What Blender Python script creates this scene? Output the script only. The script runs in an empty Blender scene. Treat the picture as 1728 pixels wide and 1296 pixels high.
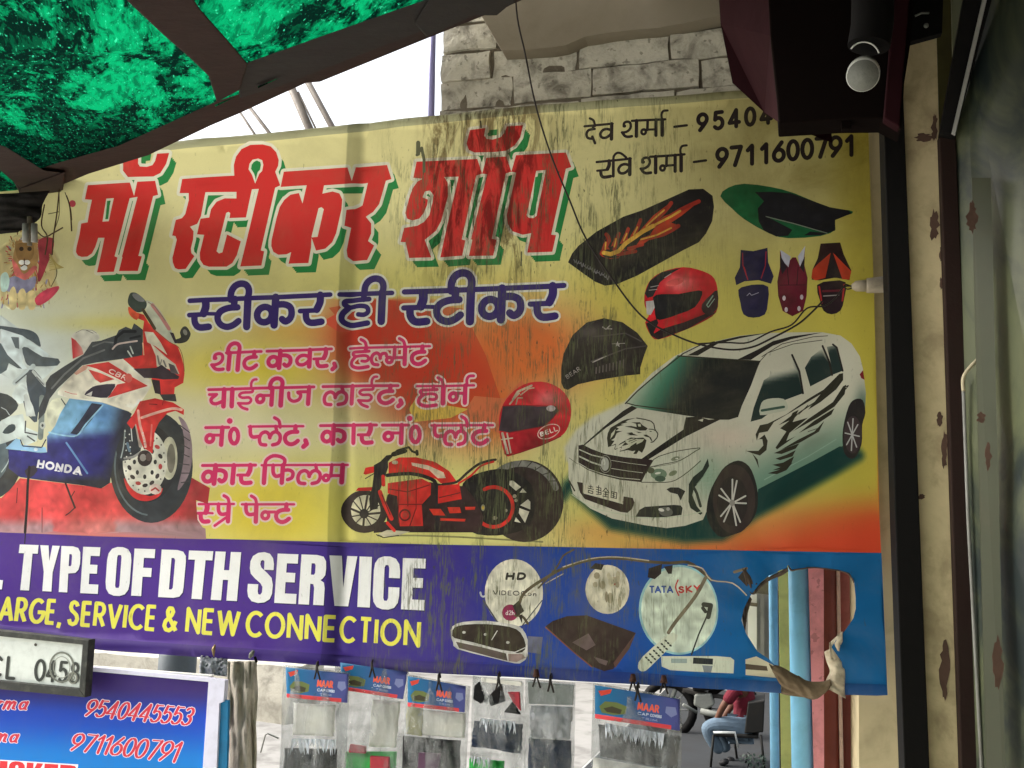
import bpy, bmesh, math, random
from mathutils import Vector, Matrix, noise
from mathutils.geometry import delaunay_2d_cdt
random.seed(7)
R = math.radians
S = bpy.context.scene
C = S.collection

# ---------------------------------------------------------------- camera
F = 1719.0
def _n(v): return Vector(v).normalized()
AX = _n((6705, -116, -1719))              # wall direction, in camera axes (right, down, forward)
AZ = Vector((248, -11138, 1719)); AZ = (AZ - AZ.dot(AX) * AX).normalized()
AY = AZ.cross(AX)
CAM = Vector((0.0, -2.8, 1.6))
def w_of(c): return Vector((c.dot(AX), c.dot(AY), c.dot(AZ)))
cam = bpy.data.cameras.new('camera'); co = bpy.data.objects.new('camera', cam); C.objects.link(co)
cx, cy, cz = w_of(Vector((1, 0, 0))), w_of(Vector((0, -1, 0))), w_of(Vector((0, 0, -1)))
m = Matrix((cx, cy, cz)).transposed().to_4x4(); m.translation = CAM
co.matrix_world = m
cam.sensor_width = 36; cam.lens = 36 * F / 1728; cam.clip_end = 500; cam.clip_start = 0.02
S.camera = co

# ---------------------------------------------------------------- sky, sun, exposure
SUN_EL, SUN_ROT = 40, 265
wd = bpy.data.worlds.new('World'); S.world = wd; wd.use_nodes = True
nt = wd.node_tree; bg_ = nt.nodes['Background']
sk = nt.nodes.new('ShaderNodeTexSky'); sk.sky_type = 'NISHITA'; sk.sun_disc = False
sk.sun_elevation = R(SUN_EL); sk.sun_rotation = R(SUN_ROT); sk.air_density = 1.6; sk.dust_density = 6.0
hs = nt.nodes.new('ShaderNodeHueSaturation'); hs.inputs['Saturation'].default_value = 0.35
nt.links.new(sk.outputs[0], hs.inputs['Color']); nt.links.new(hs.outputs[0], bg_.inputs[0])
bg_.inputs[1].default_value = 0.15
sl = bpy.data.lights.new('sun', 'SUN'); sl.energy = 1.5; sl.angle = R(22); sl.color = (1, .96, .9)
so = bpy.data.objects.new('sun', sl); C.objects.link(so)
_d = Vector((math.sin(R(SUN_ROT)) * math.cos(R(SUN_EL)), math.cos(R(SUN_ROT)) * math.cos(R(SUN_EL)), math.sin(R(SUN_EL))))
so.rotation_euler = (-_d).to_track_quat('-Z', 'Y').to_euler()
S.view_settings.view_transform = 'Standard'; S.view_settings.look = 'None'
S.view_settings.gamma = 1; S.view_settings.use_curve_mapping = False
S.view_settings.exposure = 1.55
S.cycles.max_bounces = 8; S.cycles.transparent_max_bounces = 16; S.cycles.transmission_bounces = 8
S.cycles.sample_clamp_indirect = 6

# ---------------------------------------------------------------- photograph pixel -> point in the place
def ray(px, py):
    return w_of(Vector((px - 864, py - 648, F)))
def U(px, py, Y):
    d = ray(px, py); return CAM + d * ((Y - CAM.y) / d.y)
def G(px, py, z=0.0):
    d = ray(px, py); return CAM + d * ((z - CAM.z) / d.z)
def PX(X, Z, Y=0.0):                       # the way back, for lettering laid out upright on the banner
    v = Vector((X, Y, Z)) - CAM
    c = AX * v.x + AY * v.y + AZ * v.z
    return (864 + F * c.x / c.z, 648 + F * c.y / c.z)

# ---------------------------------------------------------------- materials
def lin(c):
    o = []
    for v in c[:3]:
        v = max(0, min(255, v)) / 255
        o.append(v / 12.92 if v <= .04045 else ((v + .055) / 1.055) ** 2.4)
    return tuple(o)
def node(t, kind, **kw):
    n = t.nodes.new(kind)
    for k, v in kw.items():
        if k in n.inputs.keys(): n.inputs[k].default_value = v
        else: setattr(n, k, v)
    return n
def mixc(t, fac, a, b, mode='MIX'):
    n = t.nodes.new('ShaderNodeMix'); n.data_type = 'RGBA'; n.blend_type = mode
    for sock, v in ((n.inputs[0], fac), (n.inputs[6], a), (n.inputs[7], b)):
        if isinstance(v, (int, float)): sock.default_value = v
        elif isinstance(v, tuple): sock.default_value = (*v[:3], 1)
        else: t.links.new(v, sock)
    return n.outputs[2]
def mth(t, op, a, b=0.0, c=None, clamp=False):
    n = t.nodes.new('ShaderNodeMath'); n.operation = op; n.use_clamp = clamp
    for i, v in enumerate((a, b, c)):
        if v is None: continue
        if isinstance(v, (int, float)): n.inputs[i].default_value = v
        else: t.links.new(v, n.inputs[i])
    return n.outputs[0]
def ramp(t, v, a, b, smooth=True):
    n = t.nodes.new('ShaderNodeMapRange'); n.interpolation_type = 'SMOOTHSTEP' if smooth else 'LINEAR'
    t.links.new(v, n.inputs[0]); n.inputs[1].default_value = a; n.inputs[2].default_value = b
    return n.outputs[0]
def noi(t, vec, scale, detail=5, rough=.6, dist=0.0):
    n = t.nodes.new('ShaderNodeTexNoise'); n.inputs['Scale'].default_value = scale
    n.inputs['Detail'].default_value = detail; n.inputs['Roughness'].default_value = rough
    n.inputs['Distortion'].default_value = dist
    t.links.new(vec, n.inputs['Vector']); return n.outputs['Fac']
def scl(t, vec, s, rot=(0, 0, 0), loc=(0, 0, 0)):
    n = t.nodes.new('ShaderNodeMapping'); t.links.new(vec, n.inputs[0])
    n.inputs['Scale'].default_value = s; n.inputs['Rotation'].default_value = rot; n.inputs['Location'].default_value = loc
    return n.outputs[0]
def newmat(name):
    mt = bpy.data.materials.new(name); mt.use_nodes = True
    t = mt.node_tree; return mt, t, t.nodes['Principled BSDF'], t.nodes['Material Output']
def world_pos(t):
    return t.nodes.new('ShaderNodeNewGeometry').outputs['Position']
def simple(name, col, rough=.6, dirt=.25, scale=18, bump=.15, metal=0.0, dcol=(40, 34, 28), stretch=(1, 1, 1), spec=.22, speck=0.0):
    """a worn surface: base colour, blotches of grime, fine relief"""
    mt, t, b, o = newmat(name)
    p = world_pos(t); q = scl(t, p, stretch)
    n1 = noi(t, q, scale, 6, .65, .4); n2 = noi(t, q, scale * 5.3, 4, .6)
    c = mixc(t, mth(t, 'MULTIPLY', ramp(t, n1, .42, .72), dirt), lin(col), lin(dcol))
    v = mixc(t, mth(t, 'MULTIPLY', n2, dirt * .6), c, lin([x * .72 for x in col]))
    if speck:
        v = mixc(t, mth(t, 'MULTIPLY', ramp(t, noi(t, q, scale * 3.1, 3, .5), .62, .68), speck), v, lin(dcol))
    t.links.new(v, b.inputs['Base Color'])
    r = mth(t, 'MULTIPLY_ADD', n1, .25, rough - .12); t.links.new(r, b.inputs['Roughness'])
    b.inputs['Metallic'].default_value = metal; b.inputs['Specular IOR Level'].default_value = spec
    if bump:
        bn = node(t, 'ShaderNodeBump', Strength=bump, Distance=.004); t.links.new(n2, bn.inputs['Height'])
        t.links.new(bn.outputs[0], b.inputs['Normal'])
    return mt

# ---------------------------------------------------------------- objects
def link(o, parent=None):
    C.objects.link(o)
    if parent is not None: o.parent = parent
    return o
def thing(name, label, cat, loc=(0, 0, 0), group=None):
    o = bpy.data.objects.new(name, None); o.empty_display_size = .1; link(o); o.location = loc
    o['label'] = label; o['category'] = cat
    if group: o['group'] = group
    return o
def tag(o, label, cat, group=None):
    o['label'] = label; o['category'] = cat
    if group: o['group'] = group
    return o
def obj(name, verts, faces, mt, parent=None, smooth=False):
    me = bpy.data.meshes.new(name); me.from_pydata([tuple(v) for v in verts], [], faces); me.update()
    bm = bmesh.new(); bm.from_mesh(me); bmesh.ops.recalc_face_normals(bm, faces=bm.faces[:])
    bm.to_mesh(me); bm.free()
    if parent is not None:
        me.transform(Matrix.Translation(-Vector(parent_loc(parent))))
    if smooth:
        for p in me.polygons: p.use_smooth = True
    me.materials.append(mt)
    return link(bpy.data.objects.new(name, me), parent)
def parent_loc(p):
    v = Vector((0, 0, 0))
    while p is not None: v += Vector(p.location); p = p.parent
    return v
def bevel(o, w=.003, seg=2):
    md = o.modifiers.new('bevel', 'BEVEL'); md.width = w; md.segments = seg; md.limit_method = 'ANGLE'; md.angle_limit = R(40)
    return o
def slab(name, pts, back, mt, parent=None, bev=0.0):
    """pts: (px, py, Y) outline of the front face, pushed away from the viewer by the vector back"""
    back = Vector(back) if not isinstance(back, (int, float)) else Vector((0, back, 0))
    f = [U(*p) for p in pts]; n = len(f)
    vs = f + [v + back for v in f]
    fs = [list(range(n)), list(range(2 * n - 1, n - 1, -1))] + [[i, (i + 1) % n, n + (i + 1) % n, n + i] for i in range(n)]
    o = obj(name, vs, fs, mt, parent)
    if bev: bevel(o, bev)
    return o
def tube(name, pts, r, mt, parent=None, seg=8, closed_ends=True):
    """pts: world points; r: radius or list of radii"""
    pts = [Vector(p) for p in pts]; n = len(pts)
    rr = r if isinstance(r, (list, tuple)) else [r] * n
    vs = []; fs = []
    up = None
    for i, p in enumerate(pts):
        d = (pts[min(i + 1, n - 1)] - pts[max(i - 1, 0)]).normalized()
        if up is None: up = Vector((0, 0, 1)) if abs(d.z) < .9 else Vector((0, 1, 0))
        a = d.cross(up).normalized(); b = a.cross(d).normalized(); up = b
        for k in range(seg):
            t = 2 * math.pi * k / seg
            vs.append(p + (a * math.cos(t) + b * math.sin(t)) * rr[i])
    for i in range(n - 1):
        for k in range(seg):
            fs.append([i * seg + k, i * seg + (k + 1) % seg, (i + 1) * seg + (k + 1) % seg, (i + 1) * seg + k])
    if closed_ends:
        fs.append(list(range(seg))); fs.append([(n - 1) * seg + k for k in range(seg)])
    return obj(name, vs, fs, mt, parent, True)
def catmull(P, k=5, closed=False):
    n = len(P); out = []
    rng = range(n if closed else n - 1)
    for i in rng:
        p0 = P[(i - 1) % n] if closed or i > 0 else P[0]
        p1 = P[i]; p2 = P[(i + 1) % n]
        p3 = P[(i + 2) % n] if closed or i + 2 < n else P[-1]
        for j in range(k):
            t = j / k
            out.append(tuple(.5 * (2 * b + (c - a) * t + (2 * a - 5 * b + 4 * c - d) * t * t + (3 * b - a - 3 * c + d) * t ** 3)
                             for a, b, c, d in zip(p0, p1, p2, p3)))
    if not closed: out.append(tuple(P[-1]))
    return out
def boxm(name, c, s, mt, parent=None, bev=0.0, rot=None):
    c = Vector(c); vs = []
    for x in (-.5, .5):
        for y in (-.5, .5):
            for z in (-.5, .5):
                v = Vector((x * s[0], y * s[1], z * s[2]))
                if rot is not None: v = rot @ v
                vs.append(c + v)
    fs = [[0, 1, 3, 2], [4, 6, 7, 5], [0, 4, 5, 1], [2, 3, 7, 6], [0, 2, 6, 4], [1, 5, 7, 3]]
    o = obj(name, vs, fs, mt, parent)
    if bev: bevel(o, bev)
    return o

# ================================================================ flat print drawn as one planar mesh
def circ(x, y, r, ry=None, n=20, a0=0, a1=360, rot=0):
    ry = r if ry is None else ry
    full = abs(a1 - a0) >= 360
    m_ = n if full else n + 1
    o = []
    for i in range(m_):
        t = R(a0 + (a1 - a0) * i / n); u, v = r * math.cos(t), ry * math.sin(t)
        c, s = math.cos(R(rot)), math.sin(R(rot)); o.append((x + u * c - v * s, y + u * s + v * c))
    return o
def crossed(P):
    n = len(P)
    def o(a, b, c): return (b[0] - a[0]) * (c[1] - a[1]) - (b[1] - a[1]) * (c[0] - a[0])
    for i in range(n):
        a, b = P[i], P[(i + 1) % n]
        for j in range(i + 2, n):
            if i == 0 and j == n - 1: continue
            c, d = P[j], P[(j + 1) % n]
            if o(a, b, c) * o(a, b, d) <= 0 and o(c, d, a) * o(c, d, b) <= 0: return True
    return False
def winding(P, x, y):
    w = 0; n = len(P)
    for i in range(n):
        a, b = P[i], P[(i + 1) % n]
        if a[1] <= y:
            if b[1] > y and (b[0] - a[0]) * (y - a[1]) - (x - a[0]) * (b[1] - a[1]) > 0: w += 1
        elif b[1] <= y and (b[0] - a[0]) * (y - a[1]) - (x - a[0]) * (b[1] - a[1]) < 0: w -= 1
    return w
TONAL = {'sport_motorcycle_print', 'chopper_motorcycle_print', 'red_helmet_print', 'black_helmet_print', 'red_black_helmet_print', 'flame_seat_print', 'green_seat_print', 'visor_set_print', 'lion_print', 'set_top_box_print', 'dish_antenna_print', 'large_dish_print', 'crack_stain', 'small_dish_print'}
class Art:
    """polygons and strokes painted one over another, then split into one flat triangulation with a colour on each corner"""
    def __init__(s): s.items = []; s.V = []; s.F = []; s.owner = []; s.pts = []; s.E = []; s.cx = []
    def _face(s, poly, it, hole=False):
        a = sum(poly[i][0] * poly[(i + 1) % len(poly)][1] - poly[(i + 1) % len(poly)][0] * poly[i][1] for i in range(len(poly)))
        if abs(a) < .05: return
        if a < 0: poly = poly[::-1]
        n = len(s.V); s.V += [Vector(p) for p in poly]
        if len(poly) > 4 and crossed(poly):          # outline crosses itself: keep its edges, fill by winding number
            s.E += [(n + i, n + (i + 1) % len(poly)) for i in range(len(poly))]
            s.cx.append((poly, it, hole, min(p[0] for p in poly), max(p[0] for p in poly), min(p[1] for p in poly), max(p[1] for p in poly))); return
        s.F.append(list(range(n, n + len(poly)))); s.owner.append((it, hole))
    def _new(s, group, col): s.items.append((group, col)); return len(s.items) - 1
    def poly(s, group, pts, col, tf=None, smooth=0, holes=()):
        it = s._new(group, col)
        if smooth: pts = catmull(pts, smooth, True)
        s._face([T(tf, p) for p in pts], it)
        for h in holes: s._face([T(tf, p) for p in h], it, True)
        return it
    def polys(s, group, lst, col, tf=None):
        it = s._new(group, col)
        for pts in lst: s._face([T(tf, p) for p in pts], it)
    def _stroke(s, pts, w, it):
        P = [Vector(p) for p in pts]; h = w / 2; m_ = 10 if w > 5 else 8
        for i in range(len(P) - 1):
            d = P[i + 1] - P[i]
            if d.length < 1e-4: continue
            nn = Vector((-d.y, d.x)).normalized() * h
            s._face([tuple(P[i] + nn), tuple(P[i + 1] + nn), tuple(P[i + 1] - nn), tuple(P[i] - nn)], it)
        for i, p in enumerate(P):
            if 0 < i < len(P) - 1 and w < 2.2: continue
            s._face([(p.x + h * math.cos(2 * math.pi * (k + .37) / m_), p.y + h * math.sin(2 * math.pi * (k + .37) / m_)) for k in range(m_)], it)
    def _flat(s, pts, w, it):            # butt ends
        P = [Vector(p) for p in pts]; h = w / 2
        for i in range(len(P) - 1):
            d = P[i + 1] - P[i]; nn = Vector((-d.y, d.x)).normalized() * h
            s._face([tuple(P[i] + nn), tuple(P[i + 1] + nn), tuple(P[i + 1] - nn), tuple(P[i] - nn)], it)
            if 0 < i: s._face([(P[i].x + h * math.cos(2 * math.pi * k / 10 + .2), P[i].y + h * math.sin(2 * math.pi * k / 10 + .2)) for k in range(10)], it)
    def stroke(s, group, pts, w, col, tf=None, smooth=0, closed=False):
        if smooth: pts = catmull(pts, smooth, closed)
        if closed: pts = list(pts) + [pts[0]]
        it = s._new(group, col); s._stroke([T(tf, p) for p in pts], w / (tf[2] if tf else 1), it)
    def strokes(s, group, lst, col, tf=None, smooth=0, extra=0.0, butt=False):
        """lst of (pts, width); one colour, one union"""
        it = s._new(group, col)
        for pts, w in lst:
            if smooth and len(pts) > 2: pts = catmull(pts, smooth)
            q = [T(tf, p) for p in pts]
            (s._flat if butt and not extra else s._stroke)(q, w / (tf[2] if tf else 1) + extra, it)
    def soft(s, group, pts, col, under, tf=None, r=12, n=5, smooth=0):
        if smooth: pts = catmull(pts, smooth, True)
        q = [T(tf, p) for p in pts]
        for k in range(n, -1, -1):
            a = 1 - k / (n + 1); a = a * a * (3 - 2 * a)
            it = s._new(group, lambda x, y, a=a: mix3(under(x, y), col(x, y) if callable(col) else col, a))
            s._face(q, it)
            if k: s._stroke(q + [q[0]], 2 * r * k / n, it)
    def grid(s, x0, y0, x1, y1, st):
        ny = int((y1 - y0) / st) + 1; nx = int((x1 - x0) / st) + 1
        for j in range(ny):
            for i in range(nx):
                s.pts.append(Vector((x0 + i * st + (st * .5 if j % 2 else 0) + .013 * (i % 5), y0 + j * st + .017 * (i % 3))))
    def build(s, place, mt, root, keep=None, names=None):
        vs = s.V + s.pts
        r = delaunay_2d_cdt(vs, s.E, s.F, 0, 1e-4)
        co, tri, fo = r[0], r[2], r[5]
        groups = {}
        for t, own in zip(tri, fo):
            holes = set(s.owner[f][0] for f in own if s.owner[f][1])
            top = -1
            if s.cx:
                gx = (co[t[0]].x + co[t[1]].x + co[t[2]].x) / 3; gy = (co[t[0]].y + co[t[1]].y + co[t[2]].y) / 3
                for q, it, hl, xa_, xb_, ya_, yb_ in s.cx:
                    if xa_ < gx < xb_ and ya_ < gy < yb_ and winding(q, gx, gy):
                        if hl: holes.add(it)
                        elif it > top: top = it
            for f in own:
                it, hl = s.owner[f]
                if not hl and it > top and it not in holes: top = it
            if top < 0 or s.items[top][0] is None: continue
            groups.setdefault(s.items[top][0], []).append((t, top))
        out = {}
        for g, L in groups.items():
            idx = {}; vv = []; ff = []; cols = []
            for t, it in L:
                f = []
                for v in t:
                    if v not in idx: idx[v] = len(vv); vv.append(co[v])
                    f.append(idx[v])
                ff.append(f); c = s.items[it][1]
                for v in t:
                    q = c(co[v].x, co[v].y) if callable(c) else c
                    if g in TONAL:           # printed photographs: tones drift inside each area
                        x_, y_ = co[v].x, co[v].y
                        m_ = 1 + .17 * noise.noise(Vector((x_ / 21, y_ / 17, it * .37))) + .15 * noise.noise(Vector((x_ / 8, y_ / 8, 7 + it * .2)))
                        q = tuple(k_ * m_ + 5 * (m_ - 1) * 4 for k_ in q)
                    cols.append(lin(q))
            W = [place(p.x, p.y) for p in vv]
            off = parent_loc(root)
            me = bpy.data.meshes.new(g.split('#')[0]); me.from_pydata([tuple(Vector(w[0]) - off) for w in W], [], ff); me.update()
            ca = me.color_attributes.new('Col', 'FLOAT_COLOR', 'CORNER')
            for i, c in enumerate(cols): ca.data[i].color = (*c, 1)
            if sum(p.normal.dot(W[f[0]][1]) * p.area for p, f in zip(me.polygons, ff)) < 0: me.flip_normals()
            for p in me.polygons: p.use_smooth = True
            me.normals_split_custom_set_from_vertices([tuple(w[1]) for w in W])
            me.materials.append(mt)
            o = bpy.data.objects.new(g.split('#')[0], me); link(o, root); out[g] = o
            if 'stain' in g: o['kind'] = 'stuff'
        return out
def T(tf, p):
    if tf is None: return (p[0], p[1])
    return (tf[0] + p[0] / tf[2], tf[1] + p[1] / tf[2])
def mix3(a, b, t):
    t = max(0, min(1, t)); return tuple(x + (y - x) * t for x, y in zip(a, b))
def sst(a, b, x):
    t = max(0, min(1, (x - a) / (b - a))); return t * t * (3 - 2 * t)

# ---------------------------------------------------------------- single-line capitals and figures (unit height, y up)
def arc(cx, cy, rx, ry, a0, a1, n=8): return [(cx + rx * math.cos(R(a0 + (a1 - a0) * i / n)), cy + ry * math.sin(R(a0 + (a1 - a0) * i / n))) for i in range(n + 1)]
FONT = {
 'A': (.78, [[(0, 0), (.39, 1), (.78, 0)], [(.14, .32), (.64, .32)]]),
 'B': (.6, [[(0, 0), (0, 1), (.3, 1)] + arc(.3, .76, .26, .24, 90, -90, 6) + [(0, .52)], [(.3, .52)] + arc(.32, .26, .28, .26, 90, -90, 6) + [(0, 0)]]),
 'C': (.76, [arc(.45, .5, .45, .5, 46, 314, 14)]),
 'D': (.68, [[(0, 0), (0, 1), (.25, 1)] + arc(.25, .5, .43, .5, 90, -90, 10) + [(0, 0)]]),
 'E': (.5, [[(.5, 1), (0, 1), (0, 0), (.5, 0)], [(0, .52), (.46, .52)]]),
 'F': (.5, [[(.5, 1), (0, 1), (0, 0)], [(0, .52), (.44, .52)]]),
 'G': (.88, [arc(.48, .5, .46, .5, 48, 345, 14), [(.5, .45), (.94, .45), (.92, .36)]]),
 'H': (.66, [[(0, 0), (0, 1)], [(.66, 0), (.66, 1)], [(0, .52), (.66, .52)]]),
 'I': (.0, [[(0, 0), (0, 1)]]),
 'K': (.62, [[(0, 0), (0, 1)], [(.58, 1), (.04, .48), (.62, 0)]]),
 'L': (.46, [[(0, 1), (0, 0), (.46, 0)]]),
 'M': (.84, [[(0, 0), (.08, 1), (.42, .15), (.76, 1), (.84, 0)]]),
 'N': (.7, [[(0, 0), (0, 1), (.7, 0), (.7, 1)]]),
 'O': (.94, [arc(.47, .5, .47, .5, 0, 360, 18)]),
 'P': (.55, [[(0, 0), (0, 1), (.28, 1)] + arc(.28, .74, .26, .26, 90, -90, 6) + [(0, .48)]]),
 'R': (.58, [[(0, 0), (0, 1), (.28, 1)] + arc(.28, .74, .26, .26, 90, -90, 6) + [(0, .48)], [(.26, .48), (.58, 0)]]),
 'S': (.56, [[(.5, .82), (.42, .95), (.26, 1), (.1, .93), (.05, .76), (.13, .62), (.3, .53), (.46, .42), (.54, .25), (.45, .07), (.26, 0), (.08, .05), (0, .22)]]),
 'T': (.56, [[(0, 1), (.56, 1)], [(.28, 1), (.28, 0)]]),
 'U': (.62, [[(0, 1), (0, .28)] + arc(.31, .3, .31, .3, 180, 360, 8) + [(.62, 1)]]),
 'V': (.72, [[(0, 1), (.36, 0), (.72, 1)]]),
 'W': (1.1, [[(0, 1), (.27, 0), (.55, .95), (.83, 0), (1.1, 1)]]),
 'X': (.66, [[(0, 0), (.66, 1)], [(0, 1), (.66, 0)]]),
 'Y': (.66, [[(0, 1), (.33, .48), (.66, 1)], [(.33, .48), (.33, 0)]]),
 '&': (.74, [[(.74, .0), (.2, .66), (.17, .84), (.27, .98), (.42, .97), (.5, .83), (.42, .67), (.08, .4), (.02, .2), (.14, .03), (.34, 0), (.55, .12), (.7, .42)]]),
 ',': (.1, [[(.1, .05), (.03, -.2)]]), '-': (.4, [[(0, .45), (.4, .45)]]),
 '0': (.54, [arc(.27, .5, .27, .5, 0, 360, 16)]),
 '1': (.3, [[(0, .76), (.24, 1), (.24, 0)]]),
 '2': (.54, [arc(.27, .73, .26, .27, 160, -20, 7) + [(0, 0), (.54, 0)]]),
 '3': (.52, [arc(.25, .75, .24, .25, 150, -80, 7) + arc(.25, .27, .27, .27, 80, -150, 8)]),
 '4': (.6, [[(.6, .25), (0, .25), (.42, 1), (.42, 0)]]),
 '5': (.54, [[(.5, 1), (.1, 1), (.06, .56)] + arc(.26, .33, .28, .33, 125, -140, 10)]),
 '6': (.56, [[(.44, 1), (.14, .62)] + arc(.28, .31, .28, .31, 150, -210, 14)]),
 '7': (.54, [[(0, 1), (.54, 1), (.2, 0)]]),
 '8': (.56, [arc(.28, .76, .22, .24, 0, 360, 12), arc(.28, .26, .28, .26, 0, 360, 12)]),
 '9': (.56, [[(.12, 0), (.42, .38)] + arc(.28, .69, .28, .31, -30, 330, 14)]),
 'd': (.46, [arc(.22, .3, .21, .3, 0, 360, 10), [(.44, 0), (.44, 1)]]), 'h': (.42, [[(0, 0), (0, 1)], [(0, .4), (.2, .58), (.4, .45), (.42, 0)]]), 'o': (.5, [arc(.25, .3, .25, .3, 0, 360, 12)]),
 'a': (.5, [arc(.24, .26, .22, .26, 40, 330, 10), [(.48, .52), (.44, .05), (.56, 0)]]),
 'm': (.95, [[(.05, .5), (0, 0)], [(.02, .3), (.22, .52), (.36, .45), (.34, 0)], [(.36, .3), (.55, .52), (.7, .45), (.68, .05), (.84, 0)]]),
 'r': (.4, [[(.05, .5), (0, 0)], [(.03, .28), (.2, .5), (.38, .46)]]),
 'i': (.2, [[(.05, .5), (0, 0)]]), 'n': (.5, [[(.05, .5), (0, 0)], [(.02, .3), (.25, .52), (.44, .42), (.42, 0)]]),
}
# heavy condensed capitals: outlines in a unit box (y up), second list = counters
HEAVY = {
 'T': ([(0, 1), (1, 1), (1, .81), (.72, .81), (.72, 0), (.28, 0), (.28, .81), (0, .81)], []),
 'Y': ([(0, 1), (.42, 1), (.52, .66), (.62, 1), (1, 1), (.72, .42), (.72, 0), (.28, 0), (.28, .42)], []),
 'P': ([(0, 1), (.6, 1), (.85, .97), (.97, .88), (1, .75), (1, .62), (.94, .5), (.8, .43), (.44, .41), (.44, 0), (0, 0)], [[(.44, .83), (.44, .57), (.55, .57), (.58, .61), (.58, .79), (.55, .83)]]),
 'E': ([(0, 1), (.96, 1), (.96, .81), (.46, .81), (.46, .62), (.88, .62), (.88, .43), (.46, .43), (.46, .2), (1, .2), (1, 0), (0, 0)], []),
 'F': ([(0, 1), (1, 1), (1, .81), (.48, .81), (.48, .6), (.9, .6), (.9, .41), (.48, .41), (.48, 0), (0, 0)], []),
 'H': ([(0, 1), (.4, 1), (.4, .62), (.6, .62), (.6, 1), (1, 1), (1, 0), (.6, 0), (.6, .42), (.4, .42), (.4, 0), (0, 0)], []),
 'D': ([(0, 1), (.62, 1), (.86, .97), (.98, .88), (1, .76), (1, .24), (.98, .12), (.86, .03), (.62, 0), (0, 0)], [[(.42, .83), (.42, .17), (.52, .17), (.57, .21), (.57, .79), (.52, .83)]]),
 'O': ([(0, .74), (.04, .88), (.17, .98), (.38, 1.02), (.62, 1.02), (.83, .98), (.96, .88), (1, .74), (1, .26), (.96, .12), (.83, .02), (.62, -.02), (.38, -.02), (.17, .02), (.04, .12), (0, .26)], [[(.41, .8), (.41, .2), (.44, .15), (.56, .15), (.59, .2), (.59, .8), (.56, .85), (.44, .85)]]),
 'R': ([(0, 1), (.62, 1), (.87, .97), (.97, .88), (.99, .73), (.97, .6), (.88, .53), (.8, .5), (.94, .45), (.98, .34), (.98, 0), (.58, 0), (.58, .34), (.54, .41), (.42, .42), (.42, 0), (0, 0)], [[(.42, .83), (.42, .6), (.54, .6), (.58, .64), (.58, .79), (.54, .83)]]),
 'V': ([(0, 1), (.42, 1), (.51, .36), (.6, 1), (1, 1), (.74, 0), (.27, 0)], []),
 'I': ([(0, 1), (1, 1), (1, 0), (0, 0)], []),
 'L': ([(0, 1), (.44, 1), (.44, .2), (1, .2), (1, 0), (0, 0)], []),
 'C': ([(1, .6), (1, .74), (.96, .88), (.83, .98), (.62, 1.02), (.38, 1.02), (.17, .98), (.04, .88), (0, .74), (0, .26), (.04, .12), (.17, .02), (.38, -.02), (.62, -.02), (.83, .02), (.96, .12), (1, .26), (1, .42), (.59, .42), (.59, .2), (.55, .15), (.45, .15), (.41, .2), (.41, .8), (.45, .85), (.55, .85), (.59, .8), (.59, .6)], []),
 'S': ([(.97, .66), (.97, .78), (.92, .9), (.78, .99), (.55, 1.02), (.3, 1), (.1, .93), (.02, .82), (.02, .68), (.08, .57), (.25, .48), (.5, .38), (.58, .31), (.58, .2), (.52, .15), (.44, .16), (.41, .22), (.41, .36), (0, .36), (0, .22), (.05, .1), (.2, .01), (.45, -.02), (.7, 0), (.9, .07), (.98, .18), (.99, .36), (.92, .5), (.72, .6), (.48, .7), (.42, .77), (.44, .84), (.52, .86), (.58, .83), (.59, .66)], []),
 'K': ([(0, 1), (.42, 1), (.42, .62), (.62, 1), (1, 1), (.72, .54), (1, 0), (.6, 0), (.42, .4), (.42, 0), (0, 0)], []),
}
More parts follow.
